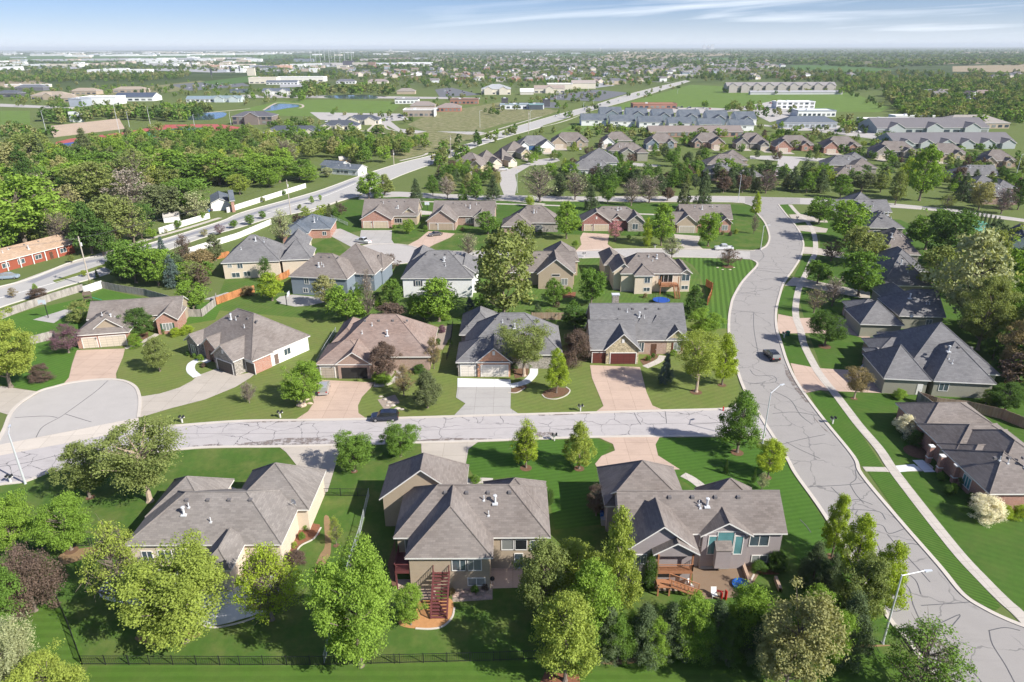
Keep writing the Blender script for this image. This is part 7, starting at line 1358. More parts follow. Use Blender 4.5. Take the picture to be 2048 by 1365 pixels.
fence([(553, 566), (574, 556), (580, 552)], 1.9, 'wood', 'short orange cedar fence at the slate blue house corner', mat=FO)
fence([(418, 522), (460, 514)], 1.8, 'wood', 'orange cedar fence behind the solar roof house', mat=FO)
fence([(62, 690), (110, 678), (122, 690)], 1.9, 'wood', 'weathered fence at the purple-pink tree', mat=FG)
fence([(380, 508), (430, 492), (478, 477), (543, 449)], 1.9, 'wall', 'long white perimeter wall on the near side of the arterial', 'white perimeter walls', 'wall', WALLM)
fence([(320, 468), (370, 452), (420, 437)], 2.0, 'wall', 'white perimeter wall west of the white garage', 'white perimeter walls', 'wall', WALLM)
fence([(455, 426), (530, 402), (612, 376)], 2.0, 'wall', 'white perimeter wall east of the white garage', 'white perimeter walls', 'wall', WALLM)
fence([(1063, 640), (1128, 640), (1140, 644)], 1.8, 'wood', 'brown wooden fence behind the orange brick gable house', mat=FR)
fence([(1411, 572), (1424, 580), (1422, 592), (1414, 612)], 1.9, 'wood', 'curved orange cedar fence on the striped corner lawn', mat=FO)
fence([(1832, 802), (1870, 815), (1930, 822), (2000, 838), (2060, 862)], 1.9, 'wood', 'stained wooden fence between the east houses', mat=FR)
fence([(1832, 802), (1866, 828)], 1.9, 'wood', 'short grey return of the stained east fence', mat=FG)
fence([(165, 1330), (300, 1330), (480, 1331), (648, 1331)], 1.3, 'iron', 'black iron fence along the back of the beige house yard', mat=IRON)
fence([(648, 1331), (800, 1327), (1000, 1322), (1200, 1314)], 1.3, 'iron', 'black iron fence along the back of the taupe house yard', mat=IRON)
fence([(165, 1330), (140, 1260), (112, 1195)], 1.3, 'iron', 'black iron fence running up from the south-west corner', mat=IRON)
fence([(648, 992), (738, 993)], 1.3, 'iron', 'short black iron fence beside the beige house drive', mat=IRON)
fence([(738, 993), (720, 1070), (700, 1130), (672, 1240), (648, 1331)], 1.3, 'iron', 'pale chain fence between the beige and taupe yards', mat=plain('galvanised', (0.42, 0.46, 0.46), 0.5, 0.4))
fence([(60, 1100), (185, 1092), (240, 1082)], 1.2, 'iron', 'thin iron fence behind the two western round trees', mat=IRON)
fence([(1722, 1278), (1742, 1300), (1755, 1325)], 1.3, 'iron', 'iron fence end by the bottom street light', mat=IRON)
fence([(672, 665), (650, 700), (634, 730)], 1.2, 'iron', 'grey fence west of the brown house', mat=plain('grey_steel', (0.35, 0.38, 0.38)))
fence([(906, 650), (900, 700), (893, 722)], 1.3, 'iron', 'black iron fence between brown and orange brick houses', mat=IRON)
fence([(1150, 340), (1330, 344)], 1.2, 'iron', 'thin fence around the backyard court north of the cross street', mat=IRON)
fence([(648, 430), (696, 452)], 1.2, 'iron', 'grey curved fence at the cul-de-sac head house', mat=plain('grey_steel', (0.35, 0.38, 0.38)))
fence([(1080, 228), (1090, 228)][:2], 1.0, 'iron', 'tiny rail beside the car wash', mat=IRON)
fence([(1775, 322), (1820, 326)], 1.6, 'wood', 'grey fence beside the vivid poplar', mat=FG)
# ------------------------------------------------------------ street lights and poles
LAMPM = plain('lamp_aluminium', (0.66, 0.68, 0.70), 0.4, 0.5, 0.3, 0.05); WOODP = plain('utility_pole_wood', (0.46, 0.40, 0.34), 0.9)
def street_light(x, y, yt, arm, label, w_=0.10):
    b = g(x, y); h = hgt(x, y, yt); root = empty('street_lamp', b, 0, label, 'street lamp', 'street lamps'); a = Vector(arm)
    mb = MB(); mb.lathe([(0.2, 0), (0.2, 0.15)], 10); mb.bar((0, 0, 0), (0, 0, h), w_ * 1.25, w_ * 0.75, 8); mb.build('pole', LAMPM, root)
    mb = MB(); e = Vector((a.x, a.y, h + a.z)); mb.bar((0, 0, h - 0.1), e, 0.055, 0.045, 6); mb.build('arm', LAMPM, root)
    d = a.copy(); d.z = 0; d.normalize(); mb = MB(); p = e; q = e + d * 0.8; n = Vector((-d.y, d.x, 0)) * 0.17
    mb.face([p - n, q - n * 0.6, q + n * 0.6, p + n]); mb.face([p + n - Vector((0, 0, .14)), q + n * .6 - Vector((0, 0, .1)), q - n * .6 - Vector((0, 0, .1)), p - n - Vector((0, 0, .14))])
    for s in (-1, 1): mb.face([p + n * s, q + n * s * .6, q + n * s * .6 - Vector((0, 0, .1)), p + n * s - Vector((0, 0, .14))])
    mb.build('lamp_head', LAMPM, root)
street_light(1765, 1287, 1150, (2.4, 0.3, 0.25), 'street lamp at the bottom of the main street, arm over the road')
street_light(1525, 887, 786, (1.7, 0.9, 0.9), 'street lamp at the corner of the side street, beside the small lime tree')
street_light(51, 968, 868, (-0.6, 1.2, 0.4), 'leaning white street lamp pole on the south-west kerb', 0.13)
street_light(1521, 500, 452, (1.2, 0.2, 0.2), 'white street lamp at the bend of the main street beside the striped lawn')
street_light(1476, 404, 352, (0.2, 1.2, 0.3), 'street lamp on the cross street south of the purple trees')
street_light(1034, 386, 343, (0.2, 1.2, 0.3), 'street lamp at the mouth of the north lane')
street_light(1553, 322, 286, (0.3, 1.0, 0.2), 'street lamp at the north street end')
street_light(2033, 348, 310, (0.8, 0.4, 0.2), 'street lamp near the east edge among the north houses')
for x, y, yt in ((240, 270, 205), (92, 262, 222), (302, 256, 215), (259, 254, 224), (390, 258, 230), (462, 250, 225)): street_light(x, y, yt, (0.1, 1.0, 0.2), 'tall floodlight mast beside the running track', 0.14)
for i, (x, y, yt) in enumerate([(960, 256, 222), (1176, 195, 165), (1355, 188, 178), (1187, 212, 186), (1060, 258, 222), (1113, 202, 183), (1167, 222, 205)]): street_light(x, y, yt, (1.0, 0.2, 0.2), 'thin street lamp far along the arterial road', 0.12)
def utility_pole(x, y, yt, label, cross=True):
    b = g(x, y); h = hgt(x, y, yt); root = empty('utility_pole', b, R(25), label, 'utility pole', 'utility poles along the arterial'); mb = MB(); mb.bar((0, 0, 0), (0, 0, h), 0.2, 0.13, 8); mb.build('pole', WOODP, root)
    mb = MB(); mb.box(-0.07, 0.07, -1.2, 1.2, h - 0.9, h - 0.75); mb.build('crossarm', WOODP, root); mb = MB(); mb.bar((0.25, 0, h - 2.6), (0.25, 0, h - 1.7), 0.2, n=8); mb.build('transformer', VENT, root)
    return Vector((b.x, b.y, h))
up = [utility_pole(182, 573, 473, 'tall utility pole by the white wall piece'), utility_pole(582, 430, 360, 'utility pole behind the low brick house'), utility_pole(788, 330, 300, 'utility pole at the wood edge by the arterial bend'), utility_pole(902, 316, 270, 'utility pole beside the dark blue house'), utility_pole(1057, 268, 222, 'utility pole north of the lane head')]
for a, b_ in [(up[0], up[1]), (up[1], up[2]), (up[2], up[3]), (up[3], up[4]), (up[0], Vector((-230, 110, 12)))]:
    mb = MB()
    for off in (-1.0, 0, 1.0):
        pr = None
        for k in range(13):
            t = k / 12; p = a.lerp(b_, t) + Vector((off * 0.3, off, -0.5 - 3.0 * 4 * t * (1 - t) * 0.4))
            if pr is not None: mb.bar(pr, p, 0.018, n=3, cap=False)
            pr = p
    tag(mb.build('power_line', plain('wire', (0.09, 0.09, 0.1))), 'thin power cables strung between the utility poles', 'cable', 'power cables')
# ------------------------------------------------------------ vehicles
TYRE = plain('tyre', (0.02, 0.02, 0.02), 0.9); RIM = plain('wheel_rim', (0.45, 0.45, 0.46), 0.3, 0.5, 0.6)
def paint(n, c):
    m, t, b = nodes('car_paint_' + n, 0.25, 0.5); b.inputs['Base Color'].default_value = c4(c); b.inputs['Metallic'].default_value = 0.25; b.inputs['Coat Weight'].default_value = 0.6; return m
CP_ = {k: paint(k, v) for k, v in {'white': (0.75, 0.75, 0.75), 'silver': (0.42, 0.42, 0.42), 'black': (0.015, 0.017, 0.02), 'navy': (0.02, 0.028, 0.05), 'grey': (0.14, 0.13, 0.13), 'red': (0.35, 0.03, 0.02), 'blue': (0.04, 0.11, 0.3), 'sky': (0.35, 0.42, 0.52), 'tan': (0.42, 0.38, 0.32)}.items()}
TL = plain('tail_lamp', (0.35, 0.01, 0.01), 0.2, 0.5); HL = plain('head_lamp', (0.75, 0.77, 0.8), 0.15, 0.6)
# stations along the length: x, lower-body top z, half width, roof z (0 = no cabin)
CAR = {'saloon': (4.7, [(-2.35, .62, .78, 0), (-2.2, .85, .86, 0), (-1.75, .95, .9, .96), (-1.1, .96, .91, 1.36), (0.0, .95, .92, 1.44), (0.45, .94, .92, 1.38), (1.15, .92, .9, .95), (1.9, .84, .88, 0), (2.25, .72, .82, 0), (2.35, .5, .74, 0)]),
       'suv': (4.7, [(-2.35, .8, .84, 0), (-2.3, 1.0, .9, 1.05), (-2.05, 1.05, .93, 1.55), (-1.0, 1.06, .94, 1.68), (0.2, 1.04, .94, 1.68), (0.6, 1.03, .94, 1.58), (1.2, 1.02, .92, 1.06), (1.95, .96, .9, 0), (2.25, .84, .86, 0), (2.35, .55, .8, 0)]),
       'pickup': (5.7, [(-2.85, .95, .9, 0), (-2.8, 1.0, .95, 0), (-0.95, 1.0, .96, 0), (-0.9, 1.05, .96, 1.7), (-0.3, 1.05, .96, 1.8), (0.5, 1.05, .96, 1.78), (0.75, 1.05, .96, 1.68), (1.3, 1.08, .95, 1.12), (2.4, 1.0, .94, 0), (2.78, .9, .9, 0), (2.85, .55, .85, 0)])}
CARM = {}
def car_mesh(kind):
    if kind in CARM: return CARM[kind]
    L_, S = CAR[kind]; body, glass = MB(), MB()
    for (x0, z0, w0, r0), (x1, z1, w1, r1) in zip(S, S[1:]):
        for s in (-1, 1):
            for (a0, b0, c0, d0) in (((0.28, 0.55), 0, 0, 0),):
                f = [(x0, s * w0 * .96, .28), (x1, s * w1 * .96, .28), (x1, s * w1, .55), (x0, s * w0, .55)]; body.face(f if s < 0 else f[::-1])
                f = [(x0, s * w0, .55), (x1, s * w1, .55), (x1, s * w1 * .95, z1), (x0, s * w0 * .95, z0)]; body.face(f if s < 0 else f[::-1])
        tw = 0.78; zz0, zz1 = (r0 or z0), (r1 or z1)
        if r0 or r1:
            for s in (-1, 1):
                f = [(x0, s * w0 * .95, z0), (x1, s * w1 * .95, z1), (x1, s * (w1 * tw if r1 and r1 > z1 + .1 else w1 * .93), zz1), (x0, s * (w0 * tw if r0 and r0 > z0 + .1 else w0 * .93), zz0)]; glass.face(f if s < 0 else f[::-1])
            A = w0 * tw if r0 and r0 > z0 + .1 else w0 * .93; B = w1 * tw if r1 and r1 > z1 + .1 else w1 * .93
            tgt = glass if abs(zz1 - zz0) > 0.22 else body; tgt.face([(x0, -A, zz0), (x1, -B, zz1), (x1, B, zz1), (x0, A, zz0)])
        else:
            zb = 0.62 if kind == 'pickup' and x1 <= -0.9 and x0 >= -2.81 else None
            if zb: body.face([(x0, -w0 * .85, zb), (x1, -w1 * .85, zb), (x1, w1 * .85, zb), (x0, w0 * .85, zb)]); [body.face([(x0, s * w0 * .85, zb), (x1, s * w1 * .85, zb), (x1, s * w1 * .95, z1), (x0, s * w0 * .95, z0)]) for s in (-1, 1)]
            else: body.face([(x0, -w0 * .95, z0), (x1, -w1 * .95, z1), (x1, w1 * .95, z1), (x0, w0 * .95, z0)])
    for x, z, w_, _ in (S[0], S[-1]): body.face([(x, -w_ * .95, .28), (x, w_ * .95, .28), (x, w_ * .95, z), (x, -w_ * .95, z)])
    if kind == 'pickup': body.face([(-.93, -.8, .62), (-.93, .8, .62), (-.93, .8, 1.05), (-.93, -.8, 1.05)])
    def fin(mb, nm, m, sm=False):
        o = mb.build(nm, m, smooth=sm); me = o.data; bpy.data.objects.remove(o); return me
    # roof pillars
    pil = MB()
    for x0, x1 in zip(S, S[1:]):
        if x0[3] > x0[1] + .1 and x1[3] > x1[1] + .1:
            for s in (-1, 1): pil.bar((x0[0], s * x0[2] * .955, x0[1]), (x0[0], s * x0[2] * .79, x0[3]), .035, n=4)
    wh, rm, lt, hl = MB(), MB(), MB(), MB()
    wh.bar((0, -.11, 0), (0, .11, 0), .34, n=16); wh.face([(math.cos(a) * .34, -.11, math.sin(a) * .34) for a in [2 * math.pi * k / 16 for k in range(16)]])
    rm.bar((0, -.125, 0), (0, .125, 0), .2, n=10); rm.face([(math.cos(a) * .2, -.125, math.sin(a) * .2) for a in [2 * math.pi * k / 10 for k in range(10)]])
    lt.box(-.03, .03, -.16, .16, -.1, .1); hl.box(-.06, .06, -.18, .18, -.08, .08)
    CARM[kind] = dict(L=L_, body=fin(body, 'body', CP_['white']), glass=fin(glass, 'windows', GLD), pil=fin(pil, 'pillars', CP_['white']), wheel=fin(wh, 'wheel', TYRE), rim=fin(rm, 'rim', RIM), tail=fin(lt, 'tail_light', TL), head=fin(hl, 'headlight', HL), S=S); return CARM[kind]
def car(x, y, ang, kind, col, label, group='parked and driving cars', name=None, cat='car', small=False):
    m = car_mesh(kind); b = g(x, y); root = empty(name or {'saloon': 'car', 'suv': 'car', 'pickup': 'pickup_truck'}[kind], (b.x, b.y, 0.06), R(ang), label, cat if kind != 'pickup' else 'pickup truck', group)
    def put(me, nm, p, loc=(0, 0, 0), mat=None):
        o = bpy.data.objects.new(nm, me); link(o, p); o.location = loc
        if mat: o.material_slots[0].link = 'OBJECT'; o.material_slots[0].material = mat
        return o
    bd = put(m['body'], 'body', root, mat=CP_[col]); put(m['glass'], 'windows', root); put(m['pil'], 'pillars', bd, mat=CP_[col])
    hw = m['L'] / 2
    for sx in (-1, 1):
        for sy in (-1, 1):
            w_ = put(m['wheel'], 'wheel', root, (sx * hw * .62, sy * .8, .34))
            if not small: put(m['rim'], 'rim', w_)
    if not small:
        for sy in (-1, 1): put(m['tail'], 'tail_light', root, (-hw + .01, sy * .66, .8)); put(m['head'], 'headlight', root, (hw - .08, sy * .6, .66))
car(649, 782, 98, 'suv', 'silver', 'silver-grey people carrier standing on the brown house drive')
car(770, 840, 183, 'suv', 'navy', 'dark navy hatchback parked at the side street kerb')
car(1542, 716, 95, 'suv', 'black', 'black car driving down the main street beside the sidewalk')
car(1447, 500, 180, 'pickup', 'white', 'white pickup parked on the north street below the striped lawn')
car(727, 486, 150, 'pickup', 'white', 'white pickup parked on the north cul-de-sac drive')
car(871, 472, 208, 'saloon', 'grey', 'grey saloon on the pink drive of the brown brick house')
car(20, 558, 14, 'suv', 'sky', 'pale blue estate car in front of the red ranch house')
car(427, 421, 80, 'saloon', 'grey', 'grey car before the white garage across the arterial')
car(908, 300, 25, 'suv', 'black', 'black van driving on the far arterial'); car(1007, 341, 10, 'suv', 'white', 'white car on the drive of the tall cream gabled house')
car(1160, 300, 90, 'saloon', 'white', 'white car near the lane head'); car(1618, 355, 10, 'suv', 'white', 'white car at the spruce belt driveway'); car(1640, 353, 10, 'suv', 'blue', 'blue car at the spruce belt driveway')
car(1902, 339, 5, 'pickup', 'black', 'black pickup on the drive east of the poplar'); car(1594, 258, 0, 'suv', 'tan', 'tan van on the lane before the slate roofed office'); car(1674, 264, 0, 'saloon', 'black', 'black car on the lane bend east of the office')
car(723, 741, 90, 'saloon', 'white', 'white car inside the open garage of the brown house')
rs = random.Random(21)
for P, n, gname in [([(1555, 252), (1640, 254), (1640, 259), (1555, 257)], 10, 'cars parked at the slate roofed office'), ([(1700, 264), (1780, 268), (1780, 275), (1705, 272)], 8, 'cars parked at the care home'), ([(1105, 186), (1200, 182), (1195, 198), (1105, 198)], 26, 'cars parked by the church hall'), ([(1350, 214), (1420, 216), (1420, 222), (1350, 220)], 10, 'cars parked by the brick shop strip'),
                    ([(740, 236), (800, 232), (815, 238), (745, 244)], 8, 'cars parked by the grey-brown office'), ([(620, 240), (700, 238), (690, 248), (620, 246)], 6, 'cars parked by the clinics'), ([(890, 180), (950, 184), (930, 192), (885, 190)], 12, 'cars parked by the big church'), ([(975, 212), (1000, 210), (1040, 216), (980, 217)], 6, 'cars parked by the car wash'), ([(1488, 222), (1548, 205), (1560, 232), (1500, 240)], 14, 'cars parked by the white pavilion'),
                    ([(360, 172), (470, 164), (480, 170), (380, 178)], 12, 'cars parked in the west car park'), ([(1090, 238), (1250, 196), (1252, 199), (1095, 241)], 7, 'cars driving on the far arterial'), ([(130, 232), (400, 222), (400, 226), (140, 238)], 10, 'cars under the trees behind the track')]:
    for x, y, *_ in scatter(P, n, (1, 1), (1, 1), ['x'], ['y'], '', '', rs.randint(0, 999), things=False, mind=3):
        c = rs.choice(['white', 'white', 'silver', 'black', 'grey', 'red', 'navy']); px, py = proj((x, y, 0)); car(px, py, rs.choice([90, 88, 270]), rs.choice(['suv', 'saloon']), c, f'{c} car, one of the ' + gname, gname, small=True)
# ------------------------------------------------------------ small things
def mailbox(x, y, label, n=2):
    b = g(x, y); root = empty('mailbox', b, 0, label, 'mailbox', 'kerbside mailboxes'); mb = MB(); mb.box(-.09, .09, -.09, .09, 0, 1.1); mb.face([(-.5, .05, .85), (-.1, .05, .5), (-.1, .05, .75)]); mb.box(-.55, .55, -.1, .1, .98, 1.08); mb.build('post', TRIM, root)
    for k in range(n):
        c = -0.3 + 0.6 * k; mb = MB(); P = [(-.14, 0), (.14, 0), (.14, .18), (.09, .27), (-.09, .27), (-.14, .18)]
        for i in range(6): p, q = P[i], P[(i + 1) % 6]; mb.face([(c + p[0], -.28, 1.08 + p[1]), (c + q[0], -.28, 1.08 + q[1]), (c + q[0], .28, 1.08 + q[1]), (c + p[0], .28, 1.08 + p[1])])
        for yy in (-.28, .28): mb.face([(c + p[0], yy, 1.08 + p[1]) for p in P])
        mb.build('letter_box', IRON, root)
for x, y, lb in [(365, 846, 'mailbox on the kerb below the curving drive'), (561, 836, 'mailbox on the kerb west of the boulder tree'), (1161, 823, 'mailbox on the kerb before the curved mulch island'), (1109, 882, 'mailbox on the south kerb between two young trees'), (1665, 848, 'mailbox on the east verge opposite the side street'), (22, 966, 'mailbox at the south-west kerb beside the leaning lamp'), (1168, 514, 'mailbox on the north street south kerb'), (1310, 497, 'mailbox on the north street by the narrow lime tree'), (1568, 676, 'mailbox on the verge beside the green bins'), (1594, 441, 'mailbox at the first east driveway')]: mailbox(x, y, lb)
def hoop(x, y, yt, rz, label):
    b = g(x, y); h = hgt(x, y, yt); root = empty('basketball_hoop', b, R(rz), label, 'basketball hoop', 'garden basketball hoops'); mb = MB(); mb.bar((0, 0, 0), (0, 0, h * 0.85), .1, n=6); mb.bar((0, 0, h * .8), (0, -.7, h * .85), .07, n=6); mb.build('pole', IRON, root)
    mb = MB(); mb.box(-.9, .9, -.75, -.7, h - 1.1, h); mb.build('backboard', plain('backboard', (0.6, 0.65, 0.7), 0.2), root); mb = MB(); mb.lathe([(.23, h - .85), (.25, h - .8)], 10, c=(0, -1.0)); mb.build('rim', plain('orange_rim', (0.5, 0.1, 0.02)), root)
hoop(97, 636, 598, 0, 'basketball hoop beside the small concrete court'); hoop(574, 612, 584, 90, 'basketball hoop on the half-round court'); hoop(855, 420, 404, 0, 'basketball hoop between the two northern houses')
def bench_like(root, u, v, z, w_, d, mat): pass
def lounge_chair(x, y, rz, mat, label, group):
    b = g(x, y); root = empty('patio_chair', b, R(rz), label, 'chair', group); mb = MB(); mb.box(-.32, .32, -.3, .3, .38, .44, bottom=True); mb.build('seat', mat, root); mb = MB(); mb.face([(-.32, .3, .42), (.32, .3, .42), (.32, .55, 1.05), (-.32, .55, 1.05)]); mb.face([(.32, .33, .42), (-.32, .33, .42), (-.32, .58, 1.05), (.32, .58, 1.05)]); mb.build('backrest', mat, root)
    for sx in (-.29, .29):
        for sy in (-.27, .27): mb = MB(); mb.bar((sx, sy, 0), (sx, sy, .6 if sy < 0 else .42), .025, n=4); mb.build('leg', VENT, root)
BLU = plain('blue_fabric', (0.03, 0.09, 0.28)); WPL = plain('white_plastic', (0.72, 0.72, 0.7)); REDP = plain('red_plastic', (0.45, 0.02, 0.02), 0.4); GREP = plain('grey_plastic', (0.35, 0.36, 0.37)); BLUP = plain('blue_plastic', (0.02, 0.12, 0.45), 0.4)
lounge_chair(990, 1132, 0, BLU, 'west one of two blue patio chairs behind the taupe house', 'blue patio chairs'); lounge_chair(1003, 1132, 0, BLU, 'east one of two blue patio chairs behind the taupe house', 'blue patio chairs')
lounge_chair(1381, 1178, 30, WPL, 'white garden chair at the foot of the cedar stairs', 'garden chairs'); lounge_chair(1428, 1195, 0, WPL, 'white garden chair beside the red slide', 'garden chairs')
def grill(x, y, label):
    b = g(x, y); root = empty('grill', b, 0, label, 'grill'); mb = MB(); mb.lathe([(.05, .7), (.27, .82), (.29, .95), (.2, 1.12), (.01, 1.18)], 12); mb.build('kettle', IRON, root)
    for k in range(3): mb = MB(); a = k * 2.1; mb.bar((math.cos(a) * .3, math.sin(a) * .3, 0), (math.cos(a) * .12, math.sin(a) * .12, .78), .02, n=4); mb.build('leg', VENT, root)
grill(985, 1170, 'black kettle grill at the corner of the taupe house patio')
def bin_(x, y, mat, label, group='wheeled bins'):
    b = g(x, y); root = empty('wheeled_bin', b, R(rnd.uniform(-20, 20)), label, 'bin', group); mb = MB(); P = [(-.25, -.28), (.25, -.28), (.25, .28), (-.25, .28)]
    for i in range(4): p, q = P[i], P[(i + 1) % 4]; mb.face([(p[0], p[1], .05), (q[0], q[1], .05), (q[0] * 1.2, q[1] * 1.2, 1.0), (p[0] * 1.2, p[1] * 1.2, 1.0)])
    mb.build('body', mat, root); mb = MB(); mb.box(-.33, .33, -.36, .36, 1.0, 1.07); mb.build('lid', mat, root)
for x, y, m, lb in ((1204, 1035, BLUP, 'dark blue bin beside the mauve house wall'), (1206, 1050, GREP, 'grey bin below the dark blue one at the mauve house'), (1575, 672, plain('green_plastic', (0.02, 0.14, 0.09)), 'green bin lying by the east verge mailbox'), (1218, 552, BLUP, 'blue bin at the cream walkout house side'), (418, 424, BLUP, 'blue bin beside the white garage across the arterial')): bin_(x, y, m, lb)
# paddling pool, slide, covers on the paver patio
b = g(1481, 1172); mb = MB(); mb.lathe([(0.95, 0), (1.0, .3), (.9, .3), (.88, .12), (.01, .12)], 20); tag(mb.build('paddling_pool', BLUP, loc=b), 'round blue paddling pool on the paver patio', 'pool')
b = g(1444, 1198); root = empty('toy_slide', b, R(20), 'red plastic slide by the bright bush', 'slide'); mb = MB(); mb.face([(-.3, 0, 1.0), (.3, 0, 1.0), (.3, 1.3, .1), (-.3, 1.3, .1)]); mb.build('chute', REDP, root)
for s in (-.32, .32): mb = MB(); mb.box(s - .05, s + .05, -.35, 0, 0, 1.25); mb.build('side_panel', REDP, root)
for k in (0, 1): b = g(1413 + k * 27, 1132, 0.1); mb = MB(); mb.box(-.85, .85, -.55, .55, 0, .22); mb.box(-.8, .8, -.5, .5, .22, .27); tag(mb.build('window_well_cover', GREP, loc=b), ('west' if k == 0 else 'east') + ' one of two flat grey covers at the mauve house wall', 'cover', 'flat grey covers')
def ac(x, y, label):
    b = g(x, y); root = empty('air_conditioner', b, 0, label, 'air conditioner', 'air conditioning units'); mb = MB(); mb.box(-.45, .45, -.45, .45, 0.05, .85); mb.build('casing', GREP, root); mb = MB(); mb.lathe([(.36, .86), (.3, .9), (.01, .9)], 12); mb.build('fan_grille', IRON, root)
ac(575, 715, 'air conditioner at the white side wall of the diagonal house'); ac(1916, 822, 'air conditioner behind the stained east fence'); ac(1466, 1118, 'air conditioner at the mauve house rear wall')
def dish(x, y, z, label):
    b = g(x, y, z); root = empty('satellite_dish', b, R(-30), label, 'satellite dish', 'satellite dishes'); mb = MB(); n = 12
    for k in range(n):
        a0, a1 = 2 * math.pi * k / n, 2 * math.pi * (k + 1) / n; mb.face([(0, .12, .5), (math.cos(a0) * .42, 0, .5 + math.sin(a0) * .42), (math.cos(a1) * .42, 0, .5 + math.sin(a1) * .42)])
    mb.build('dish', LAMPM, root); mb = MB(); mb.bar((0, .12, .5), (0, .3, -.3), .04, n=5); mb.bar((0, .1, .4), (0, -.5, .45), .02, n=4); mb.build('mount', LAMPM, root)
dish(588, 1010, 4.6, 'satellite dish on the east wing roof of the beige house'); dish(1822, 636, 3.0, 'satellite dish on the sage house wall'); dish(934, 659, 3.8, 'satellite dish on the orange brick gable house roof')
# swing set and trampoline
b = g(178, 606); root = empty('play_set', b, R(30), 'wooden playset with green slide behind the brick house', 'playset'); 
for sx in (-.8, .8):
    for sy in (-.8, .8): mb = MB(); mb.bar((sx, sy, 0), (sx, sy, 2.4), .07, n=4); mb.build('post', FR, root)
mb = MB(); mb.box(-.9, .9, -.9, .9, 1.3, 1.4); mb.build('platform', FR, root); mb = MB(); mb.face([(-1, -1, 2.3), (1, -1, 2.3), (0.8, 0, 3.0), (-.8, 0, 3.0)]); mb.face([(1, 1, 2.3), (-1, 1, 2.3), (-.8, 0, 3.0), (.8, 0, 3.0)]); mb.build('canopy', FR, root); mb = MB(); mb.face([(.9, -.3, 1.3), (.9, .3, 1.3), (2.8, .3, .2), (2.8, -.3, .2)]); mb.build('slide', plain('green_slide', (0.02, 0.2, 0.12)), root)
b = g(1322, 606); root = empty('trampoline', b, 0, 'round blue trampoline with net behind the stone house', 'trampoline'); mb = MB(); mb.lathe([(2.1, .8), (1.7, .85), (1.69, .83), (.01, .8)], 20); mb.build('mat', plain('trampoline_blue', (0.02, 0.08, 0.35)), root)
for k in range(6): mb = MB(); a = k * math.pi / 3; mb.bar((2.1 * math.cos(a), 2.1 * math.sin(a), 0), (2.1 * math.cos(a), 2.1 * math.sin(a), 2.5), .04, n=4); mb.build('pole', IRON, root)
def shed(x, y, w_, d, h, wall, label, rz=20):
    b = g(x, y); root = empty('shed', b, R(rz), label, 'shed', 'sheds'); mb = MB(); mb.box(-w_, w_, -d, d, 0, h); mb.build('wall', bm_(wall), root); mb = MB(); n = 8
    for k in range(n):
        a0, a1 = math.pi * k / n, math.pi * (k + 1) / n; mb.face([(-w_ - .1, -math.cos(a0) * d * 1.05, h + math.sin(a0) * d * .8), (w_ + .1, -math.cos(a0) * d * 1.05, h + math.sin(a0) * d * .8), (w_ + .1, -math.cos(a1) * d * 1.05, h + math.sin(a1) * d * .8), (-w_ - .1, -math.cos(a1) * d * 1.05, h + math.sin(a1) * d * .8)])
    for s in (-1, 1): mb.face([(s * w_, -math.cos(math.pi * k / n) * d, h + math.sin(math.pi * k / n) * d * .78) for k in range(n + 1)])
    mb.build('roof', bm_((0.45, 0.42, 0.38)), root)
shed(345, 443, 2.6, 1.8, 1.9, W_, 'round-roofed white shed behind the far perimeter wall'); shed(690, 325, 3.2, 2.2, 1.6, (0.6, 0.42, 0.26), 'round-roofed tan shed behind the small white house'); shed(1257, 343, 0.9, 0.8, 2.0, (0.4, 0.1, 0.06), 'small red playhouse in the garden north of the cross street')
# stands of the sports ground
a, b_, c, d = g(108, 275), g(250, 258), g(240, 246), g(100, 262)
M_TANSEAT = concrete('tan_seating', (0.40, 0.32, 0.25), joint=9, stain=0.2, jr=12); root = empty('grandstand', a, 0, 'long tan grandstand beside the running track', 'grandstand'); mb = MB(); n = 16
for k in range(n):
    t0, t1 = k / n, (k + 1) / n; p0, p1 = a.lerp(d, t0) - a, b_.lerp(c, t0) - a; q0, q1 = a.lerp(d, t1) - a, b_.lerp(c, t1) - a; z = Vector((0, 0, 0.22 * k + 0.22)); zp = Vector((0, 0, 0.22 * k))
    mb.face([p0 + z, p1 + z, q1 + z, q0 + z]); mb.face([p0 + zp, p1 + zp, p1 + z, p0 + z])
mb.build('seating', M_TANSEAT, root); p = g(152, 245) - a; mb = MB(); mb.box(p.x - 5, p.x + 5, p.y, p.y + 3, 0, 8.5); mb.build('press_box', bm_(W_), root)
# red brick utility, hydrant, boulders
b = g(1446, 822); root = empty('fire_hydrant', b, 0, 'orange fire hydrant near the street corner', 'hydrant'); mb = MB(); mb.lathe([(.16, 0), (.12, .1), (.12, .6), (.15, .62), (.1, .78), (.01, .82)], 10); mb.build('barrel', REDP, root)
def rock(x, y, s, c, label, group):
    b = g(x, y); mb = MB(); rr = random.Random(int(x * 7 + y)); n = 9; rings = [(0.0, 1.0), (.35, 1.05), (.7, .75), (.9, .3)]; pr = [rr.uniform(.75, 1.2) for _ in range(n)]
    for (z0, k0), (z1, k1) in zip(rings, rings[1:]):
        for i in range(n):
            A = lambda i, z, k: (math.cos(2 * math.pi * i / n) * k * s * pr[i % n], math.sin(2 * math.pi * i / n) * k * s * .7 * pr[i % n], z * s * .6)
            mb.face([A(i, z0, k0), A(i + 1, z0, k0), A(i + 1, z1, k1), A(i, z1, k1)])
    mb.face([(math.cos(2 * math.pi * i / n) * .3 * s * pr[i], math.sin(2 * math.pi * i / n) * .3 * s * .7 * pr[i], .9 * s * .6) for i in range(n)]); tag(mb.build('boulder', bm_(c), loc=b), label, 'boulder', group)
